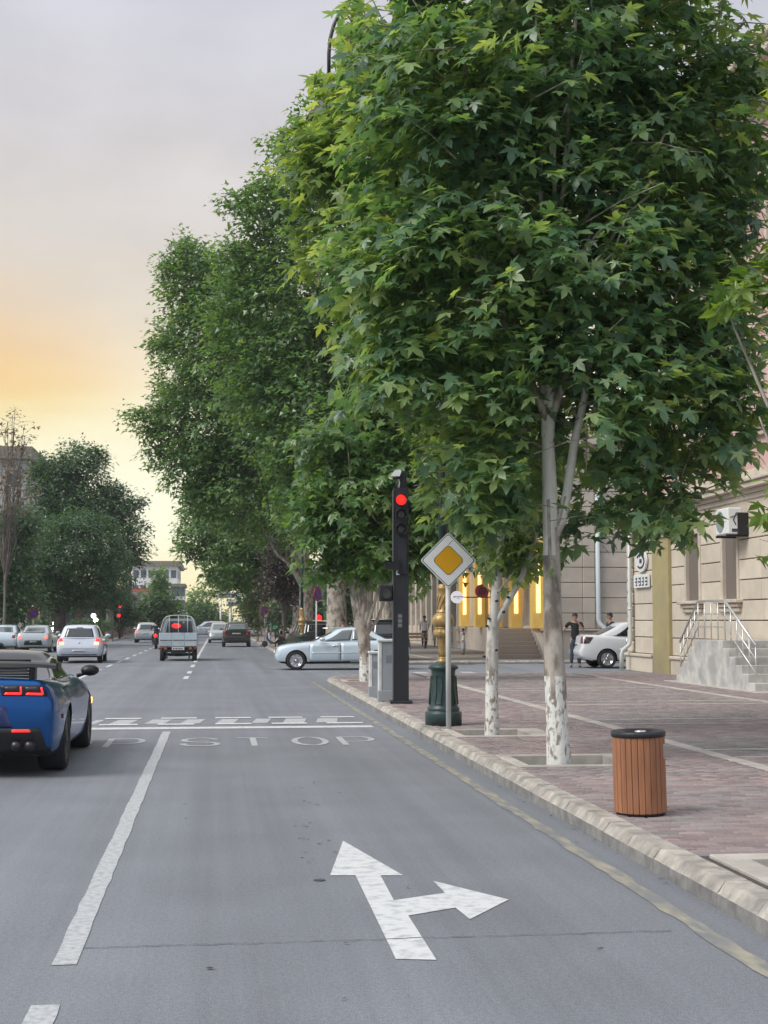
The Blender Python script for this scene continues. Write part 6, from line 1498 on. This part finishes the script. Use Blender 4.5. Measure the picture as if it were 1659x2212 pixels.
for s in (-1, 1):
    b = MB(); b.box(s * hw - .02, s * hw + .02, 0.002, 1.93, .62, 1.14, bev=.012); n('side_board', b, M_truck)
    b = MB(); b.box(s * (hw - .06) - .09, s * (hw - .06) + .05, -.05, -.005, .47, .55, bev=.01); n('tail_light', b, M_tail); b = MB(); b.box(s * (hw - .26) - .06, s * (hw - .26) + .06, -.05, -.005, .47, .55, bev=.01); n('indicator', b, M_amber if False else mat('amber_dull%d' % s, (.35, .12, .03), rough=.3))
    b = MB(); b.box(s * .45 - .03, s * .45 + .03, -.02, .02, .1, .36); n('mud_flap', b, M_black)
b = MB(); b.box(-.25, .25, -.06, -.04, .45, .57, bev=.005); o = n('number_plate', b, M_plate); b = MB()
for k in range(7): b.box(-.2 + k * .058, -.165 + k * .058, -.064, -.058, .48, .54)
b.build('plate_text', M_ink, o)
def archp(yy, sc=1.0): return [(-(hw - .02), yy, 1.12), (-(hw - .05) * sc, yy, 1.3), (-.60 * sc, yy, 1.68), (-.48 * sc, yy, 1.80), (-.3 * sc, yy, 1.845), (0, yy, 1.855), (.3 * sc, yy, 1.845), (.48 * sc, yy, 1.80), (.60 * sc, yy, 1.68), ((hw - .05) * sc, yy, 1.3), (hw - .02, yy, 1.12)]
for yy in (.03, .7, 1.35, 1.9):
    b = MB(); b.tube(archp(yy), .018, 6); n('hoop', b, M_pole)
for xx in (-.37, 0, .37):
    b = MB(); b.tube([(xx, .03, 1.14), (xx, .03, 1.845)], .014, 6); b.tube([(xx, .03, 1.845), (xx, 1.9, 1.845)], .014, 6); n('bar', b, M_pole)
for s in (-1, 1):
    vs = []; fs = []; A = archp(0)[:4] if s < 0 else archp(0)[-4:]
    for yy in np.linspace(.05, 1.9, 6): vs += [(p[0] * 1.002, yy, p[2]) for p in A]
    for i in range(5): fs += [(i * 4 + k, i * 4 + k + 1, (i + 1) * 4 + k + 1, (i + 1) * 4 + k) for k in range(3)]
    b = MB(); b.add(vs, fs); n('tarp_side', b, M_clear)
b = MB(); b.prism([(-hw + .02, .5), (hw - .02, .5), (hw - .02, 1.1), (.58, 1.72), (-.58, 1.72), (-hw + .02, 1.1)], 2.0, 3.2, 'y'); n('cab', b, M_truck)
b = MB(); b.prism([(-.56, 1.14), (.56, 1.14), (.48, 1.62), (-.48, 1.62)], 1.98, 1.999, 'y'); n('rear_window', b, M_cglass)
b = MB(); b.lathe([(.14, 0), (.11, .03), (.03, .04)], 14); b.v = [(p[0] * 1.3 - .14, 1.97 - p[2], p[1] * .7 + 1.42) for p in b.v]; n('high_brake_light', b, M_brake)
b = MB(); b.lathe([(.05, 0), (.04, .03), (.01, .04)], 10); b.v = [(p[0] + .18, 1.97 - p[2], p[1] + 1.55) for p in b.v]; n('cab_lamp', b, mat('dim_warm', (.5, .35, .25), rough=.4))
b = MB(); b.lathe([(.17, 0), (.12, .05), (.03, .07)], 14); b.v = [(p[0] * .6 - .76, -.01 - p[2] * .5, p[1] * .6 + .92) for p in b.v]; 
# ---- motorcycle behind the truck
x, y = ground_xy(336, 1402)
mo = thing('motorcycle', 'dark motorcycle with a lit tail light just left of the pickup truck', 'motorcycle', (x, y, 0)); n = lambda nm, b, m: b.build(nm, m, mo)
for yy in (0, 1.3):
    b = MB(); b.lathe([(.2, -.06), (.29, -.055), (.31, 0), (.29, .055), (.2, .06)], 24, M=Matrix.Translation((0, yy, .31)) @ Matrix.Rotation(math.pi / 2, 4, 'Y')); n('wheel', b, M_tyre)
b = MB(); b.tube([(0, 0, .35), (0, .1, .7), (0, .7, .75), (0, 1.1, .9), (0, 1.3, .31)], [.05, .12, .14, .08, .04], 8); b.box(-.16, .16, .35, .8, .25, .6, bev=.05); n('frame', b, M_blackcar)
b = MB(); b.box(-.13, .13, -.25, .55, .74, .84, bev=.04); n('seat', b, M_black)
b = MB(); b.tube([(-.36, .95, 1.08), (0, 1.05, 1.0), (.36, .95, 1.08)], .018, 6); n('handlebar', b, M_black)
b = MB(); b.lathe([(.10, -.0), (.07, -.04), (.02, -.05)], 12); b.v = [(p[0], -.26 + p[2], p[1] + .78) for p in b.v]; n('tail_light', b, M_brake)
MOTO = (x, y)
# ---- scooter parked by the bench
p = G(606, 1398, .15)
sc = thing('scooter', 'small dark parked scooter by the kerb in front of the bench', 'scooter', (p.x, p.y, .15), R(70)); sc.scale = (.8, .8, .8); n = lambda nm, b, m: b.build(nm, m, sc)
for yy in (0, 1.15):
    b = MB(); b.lathe([(.15, -.05), (.21, -.045), (.225, 0), (.21, .045), (.15, .05)], 20, M=Matrix.Translation((0, yy, .225)) @ Matrix.Rotation(math.pi / 2, 4, 'Y')); n('wheel', b, M_tyre)
b = MB(); b.tube([(0, -.15, .55), (0, .1, .6), (0, .35, .35), (0, .75, .32), (0, .98, .6), (0, 1.0, .95)], [.08, .15, .14, .1, .09, .06], 8); n('body', b, M_darkcar)
b = MB(); b.box(-.13, .13, -.2, .4, .66, .75, bev=.04); n('seat', b, M_black); b = MB(); b.tube([(-.3, .95, 1.0), (.3, .95, 1.0)], .018, 6); n('handlebar', b, M_black)
# ================================================================ PEOPLE
def skin_obj(name, verts, edges, rads, m, parent, root=0, sub=1, inv=None):
    me = bpy.data.meshes.new(name); me.from_pydata(verts, edges, []); o = bpy.data.objects.new(name, me); COL.objects.link(o)
    sk = o.modifiers.new('s', 'SKIN'); sk.use_smooth_shade = True; sk.branch_smoothing = .6
    for i, d in enumerate(me.skin_vertices[0].data): r = rads[i]; d.radius = r if isinstance(r, tuple) else (r, r); d.use_root = (i == root)
    ss = o.modifiers.new('u', 'SUBSURF'); ss.levels = sub; ss.render_levels = sub
    dg = bpy.context.evaluated_depsgraph_get(); nm = bpy.data.meshes.new_from_object(o.evaluated_get(dg)); bpy.data.objects.remove(o); bpy.data.meshes.remove(me)
    nm.name = name; nm.materials.clear(); nm.materials.append(m); nm.polygons.foreach_set('use_smooth', [True] * len(nm.polygons)); nm.polygons.foreach_set('material_index', [0] * len(nm.polygons))
    q = bpy.data.objects.new(name, nm); link(q, parent); return q
M_skin = mat('skin', (0.36, 0.21, 0.145), rough=.55); M_hair = mat('dark_hair', (0.012, 0.009, 0.008), rough=.6); M_eye = mat('eye', (.03, .02, .02), rough=.2)
def cloth(nm, c): return mat(nm, c, rough=.85, var=.08, scale=12, bump=.15, bscale=25)
def person(label, loc, rotz, h, shirt, trouser, shoe=None, pose=None, group=None, hair=True, skirt=None, female=False, fingers=True, name='person', long_sleeve=False):
    """Faces +Y before rotz. pose holds joint overrides in metres for a 1.75 m figure."""
    t = thing(name, label, 'person', loc, rotz, group); k = h / 1.75
    J = dict(pelvis=(0, 0, .96), waist=(0, .0, 1.08), chest=(0, -.005, 1.28), neck=(0, 0, 1.475), head0=(0, .02, 1.56), head1=(0, .03, 1.655), headtop=(0, .015, 1.70), nose=(0, .118, 1.60),
             shL=(-.185, -.01, 1.42), elL=(-.235, -.03, 1.14), wrL=(-.24, .05, .90), shR=(.185, -.01, 1.42), elR=(.235, -.03, 1.14), wrR=(.24, .05, .90),
             hpL=(-.095, 0, .91), knL=(-.105, .02, .50), anL=(-.11, -.02, .09), hpR=(.095, 0, .91), knR=(.105, .02, .50), anR=(.11, -.02, .09))
    J.update(pose or {}); V = lambda n_: Vector(J[n_])
    verts = []; edges = []; rads = []; ix = {}
    def add(n_, p, r, par=None):
        ix[n_] = len(verts); verts.append(tuple(Vector(p) * k)); rads.append(tuple(q * k for q in r) if isinstance(r, tuple) else r * k)
        if par: edges.append((ix[par], ix[n_]))
    add('pelvis', V('pelvis'), (.135, .10)); add('waist', V('waist'), (.125, .095), 'pelvis'); add('chest', V('chest'), (.145, .10), 'waist'); add('ub', V('neck') * .35 + V('chest') * .65, (.135, .095), 'chest'); add('neck', V('neck'), .052, 'ub'); add('head0', V('head0'), (.066, .085), 'neck'); add('head1', V('head1'), (.078, .095), 'head0'); add('headtop', V('headtop'), (.06, .075), 'head1')
    for s in 'LR':
        sx = -1 if s == 'L' else 1
        add('sh' + s, V('sh' + s), .058, 'ub'); add('ua' + s, V('sh' + s).lerp(V('el' + s), .5), .05, 'sh' + s); add('el' + s, V('el' + s), .042, 'ua' + s); add('fa' + s, V('el' + s).lerp(V('wr' + s), .4), .040, 'el' + s); add('wr' + s, V('wr' + s), .027, 'fa' + s)
        d = (V('wr' + s) - V('el' + s)).normalized(); side = d.cross(Vector((sx, 0, 0)));
        if side.length < .2: side = d.cross(Vector((0, 0, 1)))
        side.normalize(); nrm = d.cross(side)
        pm = V('wr' + s) + d * .055; add('pm' + s, pm, (.026, .017) if fingers else .03, 'wr' + s)
        if fingers:
            for f_, (o_, ln) in enumerate(((-.030, .062), (-.011, .075), (.010, .072), (.030, .055))):
                b0 = pm + d * .035 + side * o_; add('f%d%s' % (f_, s), b0, .0095, 'pm' + s); add('g%d%s' % (f_, s), b0 + d * ln * .55 - nrm * .008 * sx, .0085, 'f%d%s' % (f_, s)); add('h%d%s' % (f_, s), b0 + d * ln * .9 - nrm * .03 * sx, .007, 'g%d%s' % (f_, s))
            b0 = V('wr' + s) + d * .03 - side * .03; add('t0' + s, b0, .012, 'pm' + s); add('t1' + s, b0 + d * .03 - side * .022, .010, 't0' + s); add('t2' + s, b0 + d * .055 - side * .026, .008, 't1' + s)
        add('hp' + s, V('hp' + s), .088, 'pelvis'); add('th' + s, V('hp' + s).lerp(V('kn' + s), .5), .075, 'hp' + s); add('kn' + s, V('kn' + s), .056, 'th' + s); add('cf' + s, V('kn' + s).lerp(V('an' + s), .35), .054, 'kn' + s); add('an' + s, V('an' + s), .037, 'cf' + s)
        toe = V('toe' + s) if 'toe' + s in J else V('an' + s) + Vector((sx * .02, .14, -.05)); add('to' + s, toe, (.035, .025), 'an' + s)
    body = skin_obj('body', verts, edges, rads, M_skin, t)
    def garment(nm, chain, m):
        vs = []; es = []; rs = []; id_ = {}
        for (n_, p, r, par) in chain:
            id_[n_] = len(vs); vs.append(tuple(Vector(p) * k)); rs.append(tuple(q * k for q in r) if isinstance(r, tuple) else r * k)
            if par: es.append((id_[par], id_[n_]))
        return skin_obj(nm, vs, es, rs, m, t)
    ub = V('neck') * .35 + V('chest') * .65
    ch = [('hem', V('pelvis') - Vector((0, 0, .12 if not pose or 'pelvis' not in pose else .03)), (.160, .126), None), ('lw', V('pelvis') + Vector((0, 0, .02)), (.156, .122), 'hem'), ('w', V('waist'), (.145, .115), 'lw'), ('c', V('chest'), (.162, .115), 'w'), ('u', ub, (.150, .108), 'c'), ('col', V('neck') - Vector((0, 0, .035)), .066, 'u')]
    for s in 'LR':
        ch += [('s' + s, V('sh' + s), .072, 'u'), ('a' + s, V('sh' + s).lerp(V('el' + s), .42), .066, 's' + s), ('e' + s, V('sh' + s).lerp(V('el' + s), .75), .062, 'a' + s)]
        if long_sleeve: ch += [('m' + s, V('el' + s), .055, 'e' + s), ('x' + s, V('el' + s).lerp(V('wr' + s), .85), .042, 'm' + s)]
    garment('shirt', ch, shirt)
    if skirt:
        ch = [('h', V('pelvis') + Vector((0, 0, .05)), (.145, .115), None), ('m', V('pelvis') * .5 + Vector((0, 0, .25)), (.20, .16), 'h'), ('b', Vector((V('pelvis').x, V('pelvis').y, .22)), (.21, .17), 'm')]; garment('skirt', ch, skirt)
    else:
        ch = [('p', V('pelvis'), (.145, .112), None), ('wb', V('pelvis') + (V('waist') - V('pelvis')) * .9, (.132, .10), 'p')]
        for s in 'LR': ch += [('h' + s, V('hp' + s) - Vector((0, 0, .03)), .10, 'p'), ('t' + s, V('hp' + s).lerp(V('kn' + s), .5), .088, 'h' + s), ('k' + s, V('kn' + s), .07, 't' + s), ('c' + s, V('kn' + s).lerp(V('an' + s), .5), .066, 'k' + s), ('a' + s, V('an' + s).lerp(V('kn' + s), .08), .056, 'c' + s)]
        garment('trousers', ch, trouser)
    for s in 'LR':
        sx = -1 if s == 'L' else 1; a = V('an' + s); toe = V('toe' + s) if 'toe' + s in J else a + Vector((sx * .02, .14, -.05)); hl = a + (a - toe) * Vector((.25, .25, 0)) .length * 0 + Vector((0, -.04, -.05))
        skin_obj('shoe', [tuple(p * k) for p in (hl, a + Vector((0, .02, -.045)), toe)], [(0, 1), (1, 2)], [.040 * k, .046 * k, (.046 * k, .034 * k)], shoe or M_black, t)
    H0 = (V('head1')); fw = Vector((V('nose').x - V('head0').x, V('nose').y - V('head0').y, 0)).normalized(); rt = Vector((fw.y, -fw.x, 0))
    if hair:
        b = MB(); vs = []; fs = []; N_ = 16; M_ = 7
        for i in range(M_):
            ph = math.pi * .5 * (1 - i / (M_ - 1)) * 1.0
            for j in range(N_):
                th = 2 * math.pi * j / N_; front = math.cos(th); low = -.75 if front < .35 else .12
                if female: low = -2.4 if front < .45 else .15
                z = math.sin(ph) if i < M_ - 1 else low; rr = math.cos(ph) if i < M_ - 1 else (1.0 if low < 0 else .99); rr = max(rr, .02)
                p = H0 - fw * .012 + Vector((0, 0, -.01)) + fw * (rr * math.cos(th) * .108) + rt * (rr * math.sin(th) * .090) + Vector((0, 0, z * (.112 if z > 0 else .075))); vs.append(tuple(p * k))
        for i in range(M_ - 1):
            for j in range(N_): q = (j + 1) % N_; fs.append((i * N_ + j, i * N_ + q, (i + 1) * N_ + q, (i + 1) * N_ + j))
        b.add(vs, fs, 0, True); b.build('hair', M_hair, t)
    hc = V('head0') * .35 + V('head1') * .65
    for s in (-1, 1):
        b = MB(); c = (hc + fw * .088 + rt * (s * .032) + Vector((0, 0, .0))) * k; b.lathe([(.004 * k, -.008 * k), (.012 * k, 0), (.004 * k, .008 * k)], 8, c=c); b.build('eye', M_eye, t)
        b = MB(); c = (hc + rt * (s * .08) + Vector((0, 0, -.01))) * k; b.lathe([(.004 * k, -.03 * k), (.016 * k, -.01 * k), (.018 * k, .015 * k), (.004 * k, .032 * k)], 8, c=c); b.build('ear', M_skin, t)
    b = MB(); b.tube([tuple((hc + fw * .090 + Vector((0, 0, .005))) * k), tuple((hc + fw * .112 + Vector((0, 0, -.035))) * k), tuple((hc + fw * .088 + Vector((0, 0, -.042))) * k)], [.008 * k, .014 * k, .010 * k], 8); b.build('nose', M_skin, t)
    b = MB(); b.tube([tuple((hc + fw * .083 + rt * u + Vector((0, 0, -.068))) * k) for u in (-.022, 0, .022)], [.004 * k, .007 * k, .004 * k], 6); b.build('mouth', mat('lips%d' % random.randrange(10 ** 6), (.25, .1, .085), rough=.5), t)
    return t
C_black = cloth('black_cloth', (.010, .010, .012)); C_jean = cloth('dark_jeans', (.035, .055, .085)); C_white = cloth('white_cloth', (.82, .82, .82)); C_navy = cloth('navy_cloth', (.018, .024, .04)); C_dark = cloth('dark_trousers', (.02, .02, .025)); C_beige = cloth('beige_cloth', (.42, .34, .27)); C_blueish = cloth('pale_blue_cloth', (.45, .5, .62)); C_greenc = cloth('olive_cloth', (.06, .065, .045)); C_red = cloth('red_cloth', (.3, .05, .05))
def at(px, py, z=.0): p = G(px, py, z); return (p.x, p.y, z)
# man in black with one hand raised to his mouth, facing the camera
l = at(1243, 1442, .12); person('man in black T-shirt and jeans raising one hand to his face', l, R(180 - 12), 1.78, C_black, C_jean, pose=dict(
    shR=(.19, 0, 1.43), elR=(.36, .02, 1.20), wrR=(.47, .05, 1.06), shL=(-.19, 0, 1.43), elL=(-.27, .10, 1.18), wrL=(-.075, .20, 1.46), anL=(-.13, -.02, .09), anR=(.13, .0, .09)), shoe=M_black)
p = PD(1318, 1330, 48.6); person('man in dark navy top standing behind the white sedan, only head and shoulders showing', (p.x, p.y, .12), R(100), 1.80, C_navy, C_dark)
# walkers by the shops
l = at(917, 1398, .15); person('man in white T-shirt and black trousers walking past the shops left of the lamp post', l, R(172), 1.78, C_white, C_dark, pose=dict(knL=(-.1, .10, .5), anL=(-.1, .06, .09), anR=(.1, -.18, .12), knR=(.1, .0, .5), elL=(-.25, .02, 1.15), wrL=(-.20, .2, 1.0)), group='walkers by the shops')
l = at(943, 1398, .15); person('person in beige top walking half hidden behind the gilt lamp column', l, R(175), 1.68, C_beige, C_beige, pose=dict(anL=(-.1, .12, .09), anR=(.1, -.14, .1)), group='walkers by the shops')
p = PD(1001, 1350, 63); l = (p.x, p.y, .15); person('child in white clothes leaning with raised arms by the grey shop plinth', l, R(60), 1.15, C_white, None, skirt=C_blueish, pose=dict(elL=(-.2, .22, 1.42), wrL=(-.16, .36, 1.6), elR=(.2, .2, 1.4), wrR=(.16, .36, 1.6)), group='walkers by the shops')
p = PD(741, 1345, 58); person('person in olive shirt standing behind the silver blue sedan', (p.x, p.y, 0), R(120), 1.72, C_greenc, C_dark, fingers=False)
p = PD(781, 1350, 60); person('person in white shirt just right of the olive shirted one behind the sedan', (p.x, p.y, 0), R(160), 1.60, C_white, C_dark, fingers=False)
# rider with a green delivery box by the kerb
l = at(581, 1400, 0); rd = person('delivery worker in dark top and pale jeans with a green box at the kerb', l, R(-70), 1.72, C_navy, C_blueish, fingers=False, pose=dict(chest=(0, .06, 1.27), neck=(0, .12, 1.45), head0=(0, .17, 1.53), head1=(0, .19, 1.62), headtop=(0, .18, 1.67), nose=(0, .28, 1.57), shL=(-.185, .08, 1.40), shR=(.185, .08, 1.40)))
bx = thing('delivery_box', 'green insulated delivery box with a pale emblem carried by the kerb worker', 'box', (l[0] + .32, l[1] - .12, .98), R(12)); n = lambda nm, b, m: b.build(nm, m, bx)
b = MB(); b.box(-.26, .26, -.2, .2, -.02, .5, bev=.03); n('shell', b, mat('green_fabric', (.035, .17, .06), rough=.7, var=.06)); b = MB(); b.box(-.27, .27, -.21, .21, .501, .54, bev=.015); n('lid', b, mat('green_lid', (.03, .13, .05), rough=.7))
b = MB(); b.tube([(-.13, -.206, .22), (-.04, -.208, .17), (.06, -.208, .26), (.14, -.206, .32)], .02, 6); b.tube([(-.1, -.206, .3), (.02, -.208, .34), (.12, -.206, .22)], .016, 6); n('emblem', b, M_white)
# motorcyclist, crossing walkers
person('motorcyclist in dark clothes sitting on the motorcycle by the truck', (MOTO[0], MOTO[1], 0), 0, 1.72, C_navy, C_dark, fingers=False, pose=dict(pelvis=(0, .18, .90), waist=(0, .2, 1.02), chest=(0, .24, 1.2), neck=(0, .3, 1.38), head0=(0, .34, 1.46), head1=(0, .36, 1.55), headtop=(0, .34, 1.60), nose=(0, .46, 1.5), shL=(-.19, .28, 1.34), shR=(.19, .28, 1.34),
    elL=(-.3, .5, 1.15), elR=(.3, .5, 1.15), wrL=(-.33, .82, 1.08), wrR=(.33, .82, 1.08), hpL=(-.1, .2, .87), hpR=(.1, .2, .87), knL=(-.2, .6, .72), knR=(.2, .6, .72), anL=(-.19, .5, .32), anR=(.19, .5, .32)))
for (u, d, lb, rot) in ((458, 150, 'left one of two people in dark clothes crossing the avenue far ahead', 80), (474, 146, 'right one of two people in dark clothes crossing the avenue far ahead', -85)):
    p = PD(u, 1372, d); person(lb, (p.x, p.y, 0), R(rot), 1.74, C_navy, C_dark, fingers=False, group='people crossing the far junction', pose=dict(anL=(-.1, .2, .1), anR=(.1, -.22, .12), knL=(-.1, .14, .5), knR=(.1, -.04, .5)))
# people sitting on the bench
sit = dict(pelvis=(0, 0, .52), waist=(0, -.02, .64), chest=(0, -.0, .84), neck=(0, .02, 1.03), head0=(0, .04, 1.11), head1=(0, .05, 1.20), headtop=(0, .04, 1.25), nose=(0, .16, 1.15), shL=(-.18, .01, .98), shR=(.18, .01, .98), elL=(-.24, .02, .72), elR=(.24, .02, .72), wrL=(-.15, .22, .60), wrR=(.15, .22, .60), hpL=(-.1, .02, .50), hpR=(.1, .02, .50), knL=(-.12, .44, .50), knR=(.12, .44, .50), anL=(-.12, .42, .09), anR=(.12, .42, .09))
c = PD(606, 1390, 82)
for dy, lb, sh in ((-.35, 'person in black seated on the bench, nearer of the two', C_black), (.35, 'person in grey blue seated on the bench, farther of the two', C_blueish)):
    person(lb, (c.x - .0, c.y + dy, .0 + .08), R(80 + 180 - 0), 1.70, sh, C_dark, fingers=False, pose=sit, group='people on the bench')

# ================================================================ THE AIR
hb = MB(); hb.box(-70, 70, -40, 345, -1.2, 24)
hz = hb.build('haze', bpy.data.materials.new('haze_air')); hz['kind'] = 'stuff'
hm = hz.data.materials[0]; hm.use_nodes = True; hn = hm.node_tree
for n_ in list(hn.nodes):
    if n_.type != 'OUTPUT_MATERIAL': hn.nodes.remove(n_)
pv = hn.nodes.new('ShaderNodeVolumePrincipled'); pv.inputs['Color'].default_value = (.93, .95, .97, 1); pv.inputs['Density'].default_value = 0.00035
hn.links.new(pv.outputs[0], [n_ for n_ in hn.nodes if n_.type == 'OUTPUT_MATERIAL'][0].inputs['Volume'])
